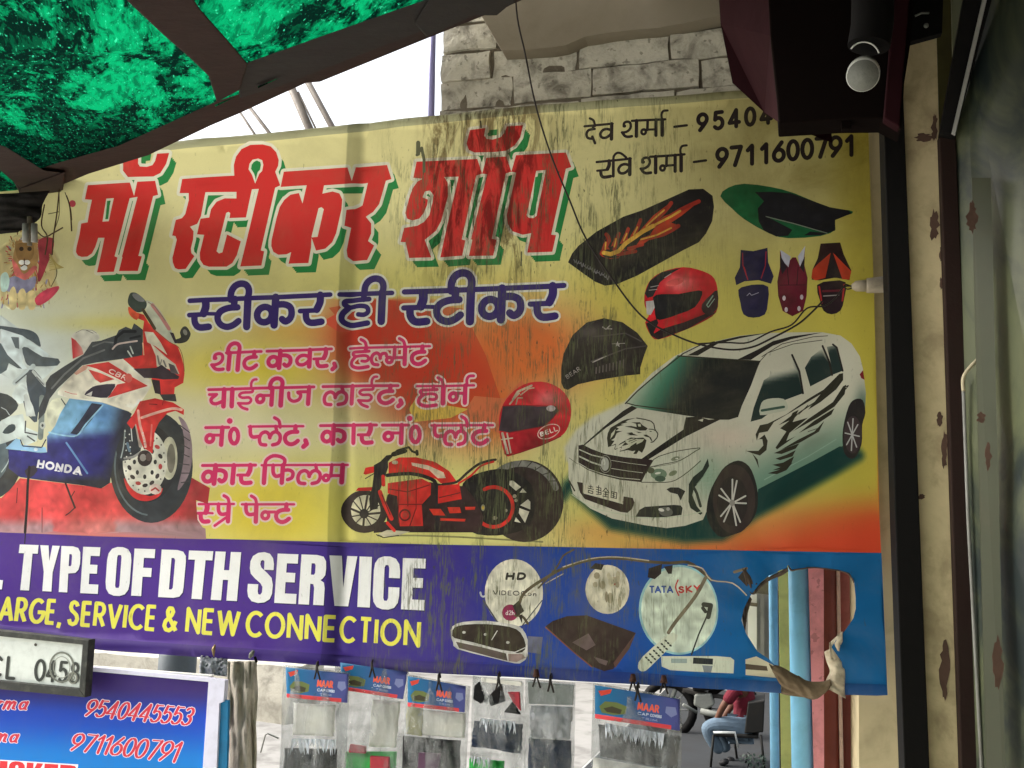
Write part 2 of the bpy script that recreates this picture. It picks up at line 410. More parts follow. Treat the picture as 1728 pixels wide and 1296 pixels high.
def lay_word(A, group, word, xl, xr, base, top, col, w=None, heavy=False, shear=0.0, halo=None, pad=.12, butt=False, flat=None):
    """upright lettering on a surface: xl..xr px limits; base, top = two px points each giving the base line and the cap line"""
    tp, bk = flat if flat else ((lambda x, y: U(x, y, 0)), (lambda v: PX(v.x, v.z)))
    def lineat(L, x): return L[0][1] + (L[1][1] - L[0][1]) * (x - L[0][0]) / (L[1][0] - L[0][0])
    BL, BR = tp(xl, lineat(base, xl)), tp(xr, lineat(base, xr)); TL = tp(xl, lineat(top, xl))
    ux = BR - BL; Wd = ux.length; ux.normalize()
    hh0 = (tp(xl, lineat(top, xl)) - BL).length; hh1 = (tp(xr, lineat(top, xr)) - BR).length
    upv = (TL - BL); upv = (upv - ux * upv.dot(ux)).normalized()
    if heavy:
        adv = {'I': .48, 'E': .86, 'F': .86, 'T': .95, 'Y': 1.05, 'V': 1.05, 'L': .8}
        ws = [adv.get(c, 1.0) for c in word]; gap = .09
        tot = sum(ws) + gap * (len(ws) - 1); k = Wd / tot; x = 0
        for c, wc in zip(word, ws):
            o, hl = HEAVY[c]
            def mp(p):
                xx = (x + p[0] * wc) * k; h = hh0 + (hh1 - hh0) * xx / Wd
                v = BL + ux * (xx + shear * p[1] * h) + upv * (p[1] * h); return bk(v)
            A.poly(group, [mp(p) for p in o], col, None, 0, [[mp(p) for p in q] for q in hl]); x += wc + gap
        return
    ws = [FONT[c][0] for c in word]; tot = sum(ws) + (len(ws) - 1) * (pad + w)
    k = (Wd) / (tot + w); x = w / 2; L = []
    for c, wc in zip(word, ws):
        for pl in FONT[c][1]:
            q = []
            for p in pl:
                xx = (x + p[0]) * k; h = hh0 + (hh1 - hh0) * xx / Wd
                yy = w / 2 + p[1] * (1 - w)
                q.append(bk(BL + ux * (xx + shear * p[1] * h) + upv * (yy * h)))
            L.append((q, None))
        x += wc + pad + w
    a, b = bk(BL), bk(BL + upv * hh0)
    pw = w * math.hypot(a[0] - b[0], a[1] - b[1])
    L = [(q, pw) for q, _ in L]
    if halo: A.strokes(group, L, halo[0], extra=halo[1])
    A.strokes(group, L, col, butt=butt)

# ---------------------------------------------------------------- Devanagari letter strokes (head line y=0, foot y=1, y down)
def ring(x, y, r, n=12): return [(x + r * math.cos(2 * math.pi * i / n), y + r * math.sin(2 * math.pi * i / n)) for i in range(n + 1)]
DEV = {
 'S_': [([(.6, .05), (.61, .25), (.54, .47)], .28), ([(0, .5), (.54, .5)], .17), ([(.2, .55), (.23, .78), (.4, .95), (.75, .94)], .24), ([(.6, .48), (1.0, .5)], .13)],
 'T': [([(.72, 0), (.70, .3)], .24), ([(.84, .3), (.5, .31), (.22, .42), (.12, .63), (.22, .86), (.46, .97), (.7, .92), (.9, .78)], .23)],
 'II': [([(-.64, .02), (-.63, -.24), (-.52, -.44), (-.32, -.53), (-.1, -.48), (.02, -.28), (0, 0)], .24), ([(0, -.05), (0, 1.0)], .27)],
 'K': [([(.75, 0), (.74, .98)], .27), (ring(.38, .6, .27), .24), ([(.88, .26), (1.1, .27), (1.31, .38), (1.37, .6), (1.31, .78), (1.15, .87), (1.02, .78)], .24)],
 'R': [([(.72, 0), (.73, .25), (.62, .5)], .27), ([(0, .53), (.6, .53)], .17), ([(.22, .57), (.25, .82), (.42, .96), (.82, .94)], .24)],
 'H': [([(.85, 0), (.85, .2)], .2), ([(1.05, .19), (.62, .21), (.22, .23), (.17, .36), (.35, .46)], .18), ([(.35, .46), (.72, .42), (.98, .47), (1.04, .64), (.9, .74), (.68, .72)], .17), ([(.33, .46), (.12, .68), (.1, .9), (.27, 1.04), (.56, 1.1), (1.04, 1.04)], .2)],
 'SH': [([(.17, .3), (.2, .1), (.42, .03), (.6, .12), (.64, .35), (.52, .55), (.28, .66), (.05, .66)], .19), ([(.2, .27), (.22, .28)], .26), ([(.1, .7), (.25, .88), (.45, .95), (.72, .93)], .21), ([(1.02, 0), (1.02, .95)], .26)],
 'V': [([(.84, .40), (.55, .3), (.28, .35), (.12, .57), (.22, .79), (.46, .84), (.68, .74), (.84, .58)], .21), ([(.85, 0), (.85, .95)], .27)],
 'CH': [([(.03, .27), (.45, .27)], .17), ([(.4, .3), (.15, .52), (.2, .72), (.42, .8), (.75, .68)], .2), ([(.85, 0), (.85, .95)], .27)],
 'AA': [([(0, 0), (0, .95)], .27)],
 'I': [([(.88, 0), (.88, .2), (.3, .22), (.1, .36), (.3, .5), (.7, .5), (.85, .66), (.7, .82), (.35, .82), (.05, .8)], .16), ([(.08, .82), (.3, 1.04), (.64, 1.16)], .17), ([(.82, 0), (.8, -.3), (.92, -.48), (1.1, -.5)], .15)],
 'N': [(ring(.3, .6, .2), .22), ([(.3, .4), (.6, .42), (.9, .42)], .17), ([(.95, 0), (.95, .95)], .25)],
 'N_': [(ring(.25, .6, .19), .2), ([(.25, .42), (.5, .42), (.8, .42)], .17)],
 'J': [([(.1, .3), (.15, .62), (.4, .78), (.7, .68), (.78, .42), (.6, .27), (1.15, .26)], .19), ([(1.22, 0), (1.22, .95)], .25)],
 'L': [([(.5, 1.0), (.2, .95), (.1, .68), (.2, .4), (.45, .3), (.65, .42), (.72, .62)], .2), ([(.7, .6), (.85, .36), (1.08, .3), (1.28, .45), (1.32, .7), (1.2, .92), (.9, 1.0)], .2), ([(1.02, 0), (1.12, .33)], .19)],
 'L_': [([(.45, .95), (.2, .9), (.08, .65), (.16, .4), (.36, .3), (.52, .42), (.56, .6)], .19), ([(.54, .56), (.64, .36), (.84, .34), (.9, .5)], .18)],
 'M': [([(.52, 0), (.5, .6)], .2), (ring(.25, .7, .15), .19), ([(.25, .58), (1.05, .58)], .17), ([(1.08, 0), (1.08, .95)], .24)],
 'P': [([(.15, 0), (.18, .38), (.35, .56), (.65, .52)], .21), ([(.72, 0), (.72, .95)], .25)],
 'P_': [([(.12, 0), (.14, .38), (.28, .56), (.6, .54)], .21)],
 'PH': [([(.15, 0), (.18, .4), (.35, .6), (.65, .52)], .21), ([(.68, 0), (.68, .95)], .25), ([(.75, .28), (1.05, .27), (1.24, .42), (1.2, .68), (.98, .78)], .2)],
 'IM': [([(.0, .95), (.0, 0), (.08, -.3), (.4, -.5), (.8, -.46), (1.05, -.28), (1.02, 0)], .2), ([(0, 0), (0, .95)], .26)],
 'IV': [([(.0, .95), (.0, 0), (.04, -.28), (.24, -.44), (.5, -.36), (.78, -.1)], .18), ([(0, 0), (0, .95)], .22)],
 'E': [([(-.32, -.46), (-.1, -.32), (-.02, -.1), (0, .05)], .18)],
 'REPH': [([(0, 0), (-.03, -.3), (.08, -.5), (.34, -.52)], .17)],
 'D': [([(.55, 0), (.5, .2)], .2), ([(.62, .22), (.25, .26), (.12, .5), (.22, .75), (.5, .82)], .2), ([(.48, .68), (.66, 1.12)], .2)],
 'RK': [([(.05, .62), (-.72, 1.18)], .16)],
}
def dev(A, group, tf, bars, glyphs, H, ink, halo, ws=1.0, dots=(), barw=.17, extra=(), hw=6.0):
    """bars: (x0,y0,x1,y1) head lines; glyphs: (name, x[, xscale]); all in the magnified coordinates tf of one crop"""
    x0, y0, x1, y1 = bars[0][0], bars[0][1], bars[-1][2], bars[-1][3]
    L = []
    for b in bars: L.append(([(b[0], b[1]), (b[2], b[3])], barw * H))
    for g in glyphs:
        nm, gx = g[0], g[1]; xs = g[2] if len(g) > 2 else 1.0
        gy = y0 + (y1 - y0) * (gx - x0) / (x1 - x0)
        for b in bars:
            if b[0] - 30 <= gx <= b[2] + 30: gy = b[1] + (b[3] - b[1]) * (gx - b[0]) / (b[2] - b[0])
        sl = (y1 - y0) / (x1 - x0)
        lean = (1112 - (tf[0] + gx / tf[2])) / 11100
        for pts, w in DEV[nm]:
            P = [(gx + p[0] * H * xs - lean * p[1] * H, gy + p[1] * H + p[0] * H * xs * sl) for p in pts]
            if len(P) > 2: P = catmull(P, 3)
            L.append((P, w * H * ws))
    for d in dots: L.append(([(d[0], d[1]), (d[0] + .5, d[1])], d[2] * 2))
    for e in extra: L.append(e)
    if halo: A.strokes(group, L, halo, tf, extra=hw)
    A.strokes(group, L, ink, tf)

# ================================================================ the print on the banner
A = Art()
NAVY = (58, 40, 112); PINK = (226, 52, 112); RED = (208, 48, 44); GRN = (38, 132, 66); CREAM = (226, 222, 196)
def gs(x, y, cx, cy, rx, ry): return math.exp(-(((x - cx) / rx) ** 2 + ((y - cy) / ry) ** 2))
def bgc(x, y):
    c = (222, 214, 152)
    c = mix3(c, (214, 226, 228), gs(x, y, 20, 610, 210, 130)); c = mix3(c, (226, 221, 196), .9 * gs(x, y, 300, 740, 170, 110))
    c = mix3(c, (232, 212, 74), .95 * gs(x, y, 430, 620, 150, 45)); c = mix3(c, (236, 212, 66), min(1, 1.2 * gs(x, y, 470, 860, 140, 75)))
    c = mix3(c, (226, 182, 92), .9 * gs(x, y, 500, 560, 90, 22)); c = mix3(c, (228, 222, 180), gs(x, y, 440, 735, 120, 38))
    c = mix3(c, (226, 216, 112), .7 * gs(x, y, 760, 480, 330, 60)); c = mix3(c, (228, 226, 132), .9 * gs(x, y, 760, 850, 240, 90))
    c = mix3(c, (212, 199, 88), sst(900, 1050, x) * sst(330, 520, y) * .8 + sst(1300, 1440, x) * .3)
    c = mix3(c, (198, 184, 72), sst(1380, 1460, x) * .8)
    # red burst behind the words
    r = max(gs(x, y, 650, 575, 85, 75), gs(x, y, 745, 640, 95, 75)) ; c = mix3(c, (206, 60, 36), min(1, 1.8 * r) if y > 505 else 0)
    o = max(gs(x, y, 880, 590, 110, 70), gs(x, y, 820, 690, 70, 60)); c = mix3(c, (232, 118, 54), min(1, 1.3 * o) * (1 - .55 * r))
    c = mix3(c, (214, 74, 44), sst(0, 1, ((x - 1130) / 330 + (y - 850) / 90) * .62 - .05) * sst(800, 880, y))
    c = mix3(c, (222, 150, 84), .6 * gs(x, y, 1010, 900, 70, 26))
    c = mix3(c, (220, 208, 96), .6 * gs(x, y, 200, 545, 120, 14))
    return c
def bandc(x, y):
    c = mix3((78, 46, 138), (58, 44, 136), sst(350, 760, x)); c = mix3(c, (30, 70, 156), sst(740, 960, x)); c = mix3(c, (14, 98, 156), sst(960, 1300, x))
    return c
def topy(x):
    P = [(-220, 285), (0, 268), (150, 253), (340, 233), (480, 222), (590, 208), (730, 194), (850, 182), (916, 176), (1000, 169), (1100, 163), (1240, 152), (1350, 147), (1463, 140)]
    for a, b in zip(P, P[1:]):
        if x <= b[0]: return a[1] + (b[1] - a[1]) * (x - a[0]) / (b[0] - a[0])
    return 140
def boty(x):
    P = [(-220, 1043), (150, 1096), (478, 1118), (687, 1134), (880, 1143), (1000, 1151), (1150, 1159), (1318, 1169), (1500, 1174)]
    for a, b in zip(P, P[1:]):
        if x <= b[0]: return a[1] + (b[1] - a[1]) * (x - a[0]) / (b[0] - a[0])
    return 1174
xs_top = list(range(-220, 1463, 60)) + [1463]
outline = [(x, topy(x)) for x in xs_top] + [(1465, 200), (1475, 500), (1484, 880), (1497, 1172)] + [(x, boty(x)) for x in range(1480, -221, -50)] + [(-220, boty(-220))]
A.poly('banner_sheet', outline, bgc)
bandtop = [(-220, 893), (0, 898), (150, 902), (350, 909), (740, 919), (1000, 924), (1260, 929), (1487, 933)]
A.poly('blue_band_print', bandtop + [(1497, 1172)] + [(x, boty(x)) for x in range(1480, -221, -50)], bandc)
A.poly('blue_band_print', [(x, boty(x) - 20) for x in range(-200, 1500, 50)] + [(1494, boty(1494) - 20), (1496.5, 1172)] + [(x, boty(x) + .0) for x in range(1480, -201, -50)], lambda x, y: mix3(bandc(x, y), (40, 34, 88), .35))  # hem strip painted darker for the shade under its roll
A.poly('rolled_hem', [(x, topy(x)) for x in xs_top] + [(1464, 154)] + [(x, topy(x) + 15) for x in xs_top[::-1]], lambda x, y: mix3((150, 152, 122), bgc(x, y), .25))
# straight-edged colour panels of the poster
A.poly('burst_print', [(556, 520), (640, 505), (780, 520), (820, 600), (850, 690), (800, 700), (720, 660), (640, 640), (600, 600), (590, 560)], lambda x, y: mix3(bgc(x, y), (200, 60, 40), .5))
A.poly('burst_print', [(545, 543), (572, 528), (590, 560), (571, 560)], (224, 92, 66))
A.poly('burst_print', [(780, 700), (800, 668), (850, 672), (880, 640), (905, 700), (860, 740), (810, 716)], (222, 120, 78))
A.poly('burst_print', [(690, 690), (700, 675), (790, 690), (760, 705), (700, 712)], (226, 188, 84))

# ---- headline
ZA = (110, 230, 5.183); ZB = (380, 230, 5.184); ZC = (660, 200, 5.185)
HL = [
 (ZA, [(505, 60), (505, 300), (550, 357), (770, 350), (830, 320), (880, 240), (907, 145), (800, 150), (782, 215), (760, 250), (710, 265), (650, 262), (633, 235), (640, 60)], []),
 (ZA, [(203, 430), (568, 405), (604, 522), (630, 397), (785, 388), (812, 512), (768, 522), (640, 1045), (670, 1050), (640, 1180), (478, 1182), (505, 1058), (500, 1054), (633, 530), (568, 543), (436, 1050), (462, 1063), (434, 1188), (280, 1191), (345, 888), (288, 888), (262, 965), (232, 1022), (190, 1050), (140, 1053), (105, 1040), (88, 1010), (92, 970), (120, 860), (138, 762), (195, 752), (215, 655), (238, 558), (176, 553)], [[(365, 548), (431, 544), (385, 745), (329, 748)]]),
 (ZA, [(1025, 375), (1500, 343), (1500, 488), (1235, 494), (1190, 700), (1155, 765), (1090, 790), (1120, 830), (1115, 900), (1095, 980), (1100, 1020), (1128, 1047), (1050, 1158), (985, 1162), (955, 1150), (935, 1100), (932, 1060), (970, 900), (958, 870), (930, 865), (965, 730), (1020, 715), (1050, 680), (1085, 560), (1085, 500), (1003, 498)], []),
 (ZA, [(1185, 722), (1262, 712), (1280, 640), (1330, 575), (1400, 545), (1500, 545), (1500, 470), (1636, 466), (1582, 710), (1437, 716), (1445, 672), (1428, 662), (1410, 672), (1325, 1005), (1345, 1025), (1375, 1015), (1415, 858), (1535, 918), (1500, 1040), (1460, 1108), (1410, 1140), (1260, 1142), (1210, 1125), (1180, 1080), (1176, 1020), (1215, 862), (1150, 856)], []),
 (ZB, [(80, 345), (74, 250), (92, 175), (140, 110), (220, 75), (330, 72), (400, 90), (448, 140), (470, 210), (465, 260), (440, 312), (485, 432), (440, 452), (310, 998), (340, 1005), (315, 1130), (130, 1138), (297, 462), (235, 466), (100, 488)], [[(205, 290), (213, 240), (240, 205), (290, 195), (325, 210), (335, 250), (325, 305), (300, 330), (265, 415), (235, 335)]]),
 (ZB, [(515, 312), (1068, 270), (1105, 388), (1138, 265), (1415, 250), (1455, 375), (1405, 387), (1345, 590), (1290, 660), (1225, 700), (1275, 760), (1275, 850), (1248, 915), (1302, 955), (1240, 1082), (1110, 1086), (1070, 1055), (1063, 1000), (1100, 800), (1045, 785), (1062, 645), (1130, 632), (1190, 595), (1240, 400), (865, 430), (852, 503), (940, 483), (1000, 500), (1026, 555), (1020, 640), (975, 850), (940, 930), (880, 985), (797, 1002), (765, 905), (757, 888), (812, 882), (865, 640), (845, 622), (820, 632), (760, 880), (755, 975), (730, 1110), (555, 1115), (580, 1015), (540, 1033), (465, 1036), (420, 1010), (402, 960), (405, 910), (450, 720), (480, 620), (520, 560), (575, 515), (650, 500), (682, 592), (717, 432), (488, 446)], [[(622, 632), (645, 618), (670, 632), (610, 885), (585, 900), (563, 885)]]),
 (ZC, [(225, 380), (755, 355), (796, 482), (745, 500), (620, 1060), (652, 1068), (622, 1200), (430, 1215), (590, 508), (465, 512), (495, 560), (498, 680), (440, 900), (395, 985), (298, 1065), (352, 1215), (160, 1222), (130, 1085), (86, 1082), (118, 960), (232, 942), (292, 908), (337, 850), (364, 740), (373, 672), (342, 633), (300, 640), (277, 692), (325, 712), (318, 760), (290, 830), (250, 880), (190, 896), (145, 880), (127, 830), (160, 700), (190, 615), (232, 555), (275, 530), (197, 521)], []),
 (ZC, [(796, 482), (835, 345), (1010, 335), (1053, 467), (1005, 482), (880, 1050), (922, 1060), (892, 1197), (680, 1203), (712, 1062), (700, 1058), (840, 488)], []),
 (ZC, [(1053, 467), (1095, 325), (1530, 298), (1577, 425), (1530, 440), (1400, 1015), (1442, 1020), (1410, 1165), (1190, 1172), (1225, 1002), (1150, 1016), (1060, 985), (1020, 920), (1010, 850), (1030, 760), (1095, 475)], [[(1272, 461), (1356, 455), (1272, 850), (1245, 870), (1205, 868), (1185, 845)]]),
 (ZC, [(690, 100), (827, 84), (815, 150), (837, 180), (890, 186), (960, 165), (990, 130), (1015, 70), (1157, 62), (1132, 170), (1082, 240), (1010, 285), (900, 296), (730, 299), (680, 275), (660, 220)], []),
]
for k in range(6):
    d = (k + 1) / 6
    for tf, pts, hl in HL:
        q = [T(tf, p) for p in pts]; A.poly('headline_drop_shadow', [(p[0] + 12.5 * d, p[1] + 15.5 * d) for p in q], GRN)
for tf, pts, hl in HL:                # inside the narrow counters only the drop shade shows
    q = [T(tf, p) for p in pts]
    A.strokes('headline_outline', [(q + [q[0]], 10.5)] + [([T(tf, p) for p in h] + [T(tf, h[0])], 8) for h in hl], CREAM)
for tf, pts, hl in HL:
    for h in hl:
        q = [T(tf, p) for p in h]; cx_ = sum(p[0] for p in q) / len(q); cy_ = sum(p[1] for p in q) / len(q)
        A.poly('headline_drop_shadow', [(cx_ + (p[0] - cx_) * .42, cy_ + (p[1] - cy_) * .8) for p in q], GRN)
for tf, pts, hl in HL:
    A.poly('headline_lettering', [T(tf, p) for p in pts], RED, None, 0, [[T(tf, p) for p in h] for h in hl])
A.poly('headline_drop_shadow', [(862, 103), (930, 96), (925, 148), (852, 152)], GRN, ZC)
A.poly('headline_drop_shadow', [(685, 150), (745, 150), (740, 210), (685, 215)], GRN, ZA)

# ---- second line, navy
ZE = (310, 460, 5.236); ZF = (630, 455, 5.236)
WH = (232, 230, 214)
def sticker(tf, x0, y0, x1, y1):
    k = (x1 - x0) / 1250.0; H = 258 * k * .97
    X = lambda x: x0 + (x - 50) * k
    dev(A, 'navy_lettering', tf, [(x0, y0, x1, y1)], [('S_', X(50), .97), ('T', X(275), .97), ('II', X(568), .97), ('K', X(630), .97), ('R', X(1035), .97)], H, NAVY, WH, hw=7)
sticker(ZE, 50, 248, 1300, 197)
dev(A, 'navy_lettering', ZE, [(1382, 196, 1842, 180)], [('H', 1385, .98), ('II', 1758)], 250, NAVY, WH, hw=7)
sticker(ZF, 275, 198, 1685, 140)

# ---- service list, pink
ZG = (340, 565, 6.912); Z4 = (570, 565, 6.646); Z5 = (330, 695, 6.323); Z6 = (530, 695, 5.574)
PH_ = (244, 214, 206)
def pk(tf, bars, gl, H, **k): dev(A, 'service_list_lettering', tf, bars, gl, H, PINK, PH_, hw=6, **k)
comma = lambda x, y, r: ([(x, y), (x + r * .4, y + r * 1.1), (x - r * .7, y + r * 2.1)], r * 1.6)
pk(ZG, [(280, 207, 695, 193)], [('SH', 112), ('II', 430), ('T', 480, .92)], 205)
pk(ZG, [(760, 190, 1520, 165)], [('K', 765, .98), ('V', 1088), ('R', 1310, .95)], 205, extra=[comma(1548, 335, 32)])
pk(ZG, [(80, 640, 1310, 607)], [('CH', 85), ('AA', 357), ('I', 422, .95), ('N', 635), ('II', 938), ('J', 1000)], 208)
pk(Z4, [(-168, 581, 675, 570)], [('L', -165), ('AA', 168), ('I', 238, .9), ('T', 450, .98)], 204, extra=[comma(705, 735, 32)])
pk(Z4, [(130, 152, 1030, 125)], [('H', 140), ('E', 325), ('L_', 368), ('M', 532), ('E', 752), ('T', 808, .95)], 205, barw=.14)
pk(Z4, [(885, 575, 1525, 565)], [('H', 893), ('AA', 1178), ('E', 1178), ('N', 1232), ('REPH', 1448)], 205, barw=.14)
pk(Z5, [(100, 167, 345, 163)], [('N', 95, .98)], 195, dots=[(355, 95, 32)], extra=[(ring(402, 255, 1), 4), (arc(402, 257, 45, 80, 0, 360, 14), 46)])
pk(Z5, [(565, 157, 1150, 153)], [('P_', 560), ('L', 672, .92), ('E', 905), ('T', 940, .9)], 198, extra=[comma(1172, 305, 32)], barw=.14)
pk(Z6, [(60, 130, 595, 126)], [('K', 65, .95), ('AA', 378), ('R', 425, .92)], 172)
pk(Z6, [(650, 127, 890, 125)], [('N', 652, 1.05)], 176, dots=[(900, 62, 27)], extra=[(arc(952, 212, 41, 74, 0, 360, 14), 40)])
pk(Z6, [(1100, 127, 1680, 125)], [('P_', 1108), ('L', 1212, .92), ('E', 1440), ('T', 1478, .95)], 180, barw=.14)
pk(Z5, [(70, 572, 640, 568)], [('K', 68, .95), ('AA', 402), ('R', 450, .92)], 198)
pk(Z5, [(705, 570, 1615, 565)], [('IM', 742), ('PH', 800), ('L', 1082, .98), ('M', 1352)], 198, barw=.14)
pk(Z5, [(35, 985, 410, 983)], [('S_', 32, .8), ('P', 215, 1.0), ('E', 358), ('RK', 355)], 195, barw=.14)
pk(Z5, [(495, 987, 1055, 987)], [('P', 510), ('E', 652), ('N_', 702), ('T', 846, .92)], 195, barw=.14)

# ---- names and telephone numbers, black
ZH = (970, 170, 6.912); ZI = (1150, 160, 5.574); INK = (40, 28, 32)
def bk_(bars, gl, H, **k): dev(A, 'contact_lettering', ZH, bars, gl, H, INK, None, ws=.82, barw=.15, **k)
bk_([(110, 292, 440, 263)], [('D', 112, 1.0), ('E', 232), ('V', 275, .95)], 190)
bk_([(665, 232, 1055, 210)], [('SH', 540, .9), ('M', 760, .88), ('AA', 1018), ('REPH', 1015)], 195, extra=[([(1160, 298), (1305, 282)], 30)])
bk_([(255, 716, 655, 678)], [('R', 262), ('IV', 450), ('V', 488, .95)], 192)
bk_([(880, 656, 1280, 626)], [('SH', 760, .9), ('M', 980, .88), ('AA', 1240), ('REPH', 1237)], 200, extra=[([(1390, 718), (1530, 697)], 30)])
def digits(tf, word, x0, y0, x1, y1, h0, h1, wd):
    n = len(word); adv = (x1 - x0) / n; L = []
    for i, c in enumerate(word):
        bx = x0 + adv * i; by = y0 + (y1 - y0) * (i + .5) / n; h = h0 + (h1 - h0) * i / n
        for pl in FONT[c][1]:
            gw = FONT[c][0]; off = (adv - gw * h * .98) / 2
            L.append(([(bx + off + p[0] * h * .98, by - p[1] * h - (p[0] * h) * (y0 - y1) / (x1 - x0)) for p in pl], wd))
    A.strokes('contact_lettering', L, INK, tf)
digits(ZI, '9540445553', 122, 340, 1620, 190, 150, 165, 38)
digits(ZI, '9711600791', 315, 685, 1650, 560, 168, 180, 40)

# ---- white and yellow English lines on the blue band
bs = [(27, 995.5), (713, 1030)]; tp_ = [(25, 919), (716, 943)]
bl = lambda x: (x, 994.2 + (x - 27) * (1030 - 995.5) / 686)
DK = (44, 30, 88)
for wd_, a, b in (('TYPE', 25, 164), ('OF', 176, 255), ('DTH', 266, 400), ('SERVICE', 416, 716), ('AL', -62, 5)):
    if wd_ == 'AL': wd_, a = 'L', -26
    for dx, dy, cc in ((1.6, 1.8, DK), (0, 0, (240, 240, 238))):
        lay_word(A, 'band_title_lettering', wd_, a + dx, b + dx, [(27, 995.5 + dy), (713, 1030 + dy)], [(25, 919 + dy), (716, 943 + dy)], cc, heavy=True)
yb = [(0, 1049.5), (707, 1093.5)]; yt = [(0, 1006), (709, 1046.5)]
for wd_, a, b in (('RECH', -108, -12), ('ARGE,', 0, 100), ('SERVICE', 112, 261), ('&', 273, 298), ('NEW', 313, 403), ('CONNECTION', 414, 708)):
    lay_word(A, 'band_subtitle_lettering', wd_, a, b, yb, yt, (238, 232, 92), w=.15, pad=.17, butt=True)

# ---- lion and cloth figure at the far left
ZL = (0, 320, 5.894)
g = 'lion_print'
A.soft(g, [(0, 620), (60, 560), (160, 480), (360, 480), (500, 560), (560, 700), (520, 900), (560, 970), (380, 1130), (90, 1160), (0, 1100)], (198, 182, 130), bgc, ZL, r=5, n=3)
random.seed(12)
for k in range(150):
    a = random.uniform(0, 6.28); rr = random.uniform(.75, 1.55); x0, y0 = 250 + 120 * rr * math.cos(a), 690 + 190 * rr * math.sin(a)
    A.stroke(g, [(x0, y0), (x0 + 30 * math.cos(a + .5), y0 + 50 * math.sin(a + .5) + 22)], random.uniform(7, 14), random.choice([(170, 128, 70), (196, 160, 96), (128, 88, 52), (206, 184, 130), (150, 96, 60), (184, 70, 74), (140, 140, 170)]), ZL)
for k in range(60):
    x0, y0 = random.uniform(10, 480), random.uniform(880, 1130); A.stroke(g, [(x0, y0), (x0 + random.uniform(-20, 20), y0 + random.uniform(20, 60))], random.uniform(8, 18), random.choice([(206, 190, 140), (228, 214, 160), (150, 150, 182), (196, 110, 104), (176, 146, 90)]), ZL)
A.poly(g, [(150, 580), (165, 510), (335, 505), (372, 570), (380, 700), (335, 800), (240, 850), (165, 800), (130, 700)], (166, 130, 80), ZL, 4)
A.poly(g, [(380, 500), (520, 480), (525, 600), (470, 740), (400, 900), (370, 890), (390, 700)], (160, 52, 66), ZL, 3)
A.poly(g, [(120, 690), (170, 740), (240, 840), (330, 760), (370, 780), (280, 880), (220, 900), (150, 850)], (214, 110, 104), ZL, 3)
A.poly(g, [(170, 540), (310, 530), (340, 600), (320, 690), (240, 720), (180, 690), (160, 610)], (146, 112, 66), ZL, 4)
for x in (215, 295): A.poly(g, circ(x, 590, 22), (60, 44, 30), ZL)
A.poly(g, circ(218, 725, 30, 24), (232, 232, 226), ZL); A.poly(g, circ(272, 725, 30, 24), (232, 232, 226), ZL); A.poly(g, circ(240, 778, 34, 26), (228, 230, 226), ZL)
A.stroke(g, [(245, 690), (245, 745), (215, 765)], 8, (60, 44, 40), ZL); A.stroke(g, [(245, 745), (280, 760)], 8, (60, 44, 40), ZL)
A.poly(g, [(60, 900), (150, 860), (250, 900), (350, 860), (340, 960), (250, 1030), (110, 1020), (50, 990)], (140, 140, 172), ZL, 3)
A.poly(g, [(0, 860), (60, 820), (90, 900), (60, 1000), (0, 1000)], (190, 222, 214), ZL, 3)
for i, x in enumerate((110, 205, 300)): A.poly(g, [(x - 30, 1030), (x + 20, 960 + 20 * i), (x + 50, 1040), (x + 40, 1180), (x - 20, 1180)], (226, 208, 150), ZL, 3)
A.poly(g, [(340, 1080), (430, 1000), (570, 955), (560, 1010), (470, 1100), (370, 1150)], (206, 66, 92), ZL, 3)
for q in ([(590, 20), (585, 250), (530, 420), (530, 520)], [(650, 30), (700, 180), (710, 300)], [(480, 240), (580, 220)], [(500, 640), (560, 820), (500, 960)]): A.stroke(g, q, 9, (84, 78, 48), ZL, 4)
A.poly(g, circ(722, 140, 34), (196, 70, 84), ZL)
for k in range(9): A.stroke(g, [(490, 640 + 20 * k), (560 + 8 * k, 740 + 4 * k)], 8, (168, 152, 84), ZL)

# ---- sport motorcycle
Z1 = (0, 520, 5.082); Z2 = (0, 690, 4.8); Z3 = (150, 480, 8.64)
g = 'sport_motorcycle_print'
def floorc(x, y):
    c = mix3((222, 74, 74), (176, 52, 58), sst(250, 330, x)); c = mix3(c, (236, 132, 122), gs(x, y, 190, 895, 70, 22))
    return mix3(c, (164, 144, 150), sst(868, 890, y) * (.85 if x < 90 or x > 195 else .25))
A.poly(g, [(-900, 700), (0, 720), (150, 560), (330, 580), (830, 640), (890, 600), (1540, 550), (1700, 640), (1685, 770), (1590, 740), (1600, 900), (1640, 960), (1662, 970), (1665, 1056), (1500, 1052), (800, 1032), (300, 1012), (-100, 995), (-900, 960)], floorc, Z2)
DT = (52, 56, 60)
A.poly(g, circ(-150, 400, 320, 350, 30), DT, Z2)
A.poly(g, circ(-150, 380, 210, 240, 24), (96, 112, 118), Z2)
A.stroke(g, [(70, 375), (50, 440), (0, 510)], 8, (190, 205, 205), Z2, 4)
A.poly(g, circ(1225, 468, 334, 456, 40), DT, Z2)                                         # front tyre
A.poly(g, [(1440, 60), (1500, 110), (1545, 250), (1552, 420), (1515, 560), (1440, 660), (1475, 480), (1490, 300), (1470, 150)], (142, 124, 132), Z2, 4)
for k in range(7): A.stroke(g, [(1450 + 8 * k % 30, 130 + 78 * k), (1530, 190 + 66 * k)], 8, (70, 66, 70), Z2)
A.stroke(g, arc(1215, 460, 285, 400, 95, 265, 20), 14, (92, 104, 108), Z2)
A.poly(g, circ(1190, 440, 236, 318, 30), (40, 42, 46), Z2)
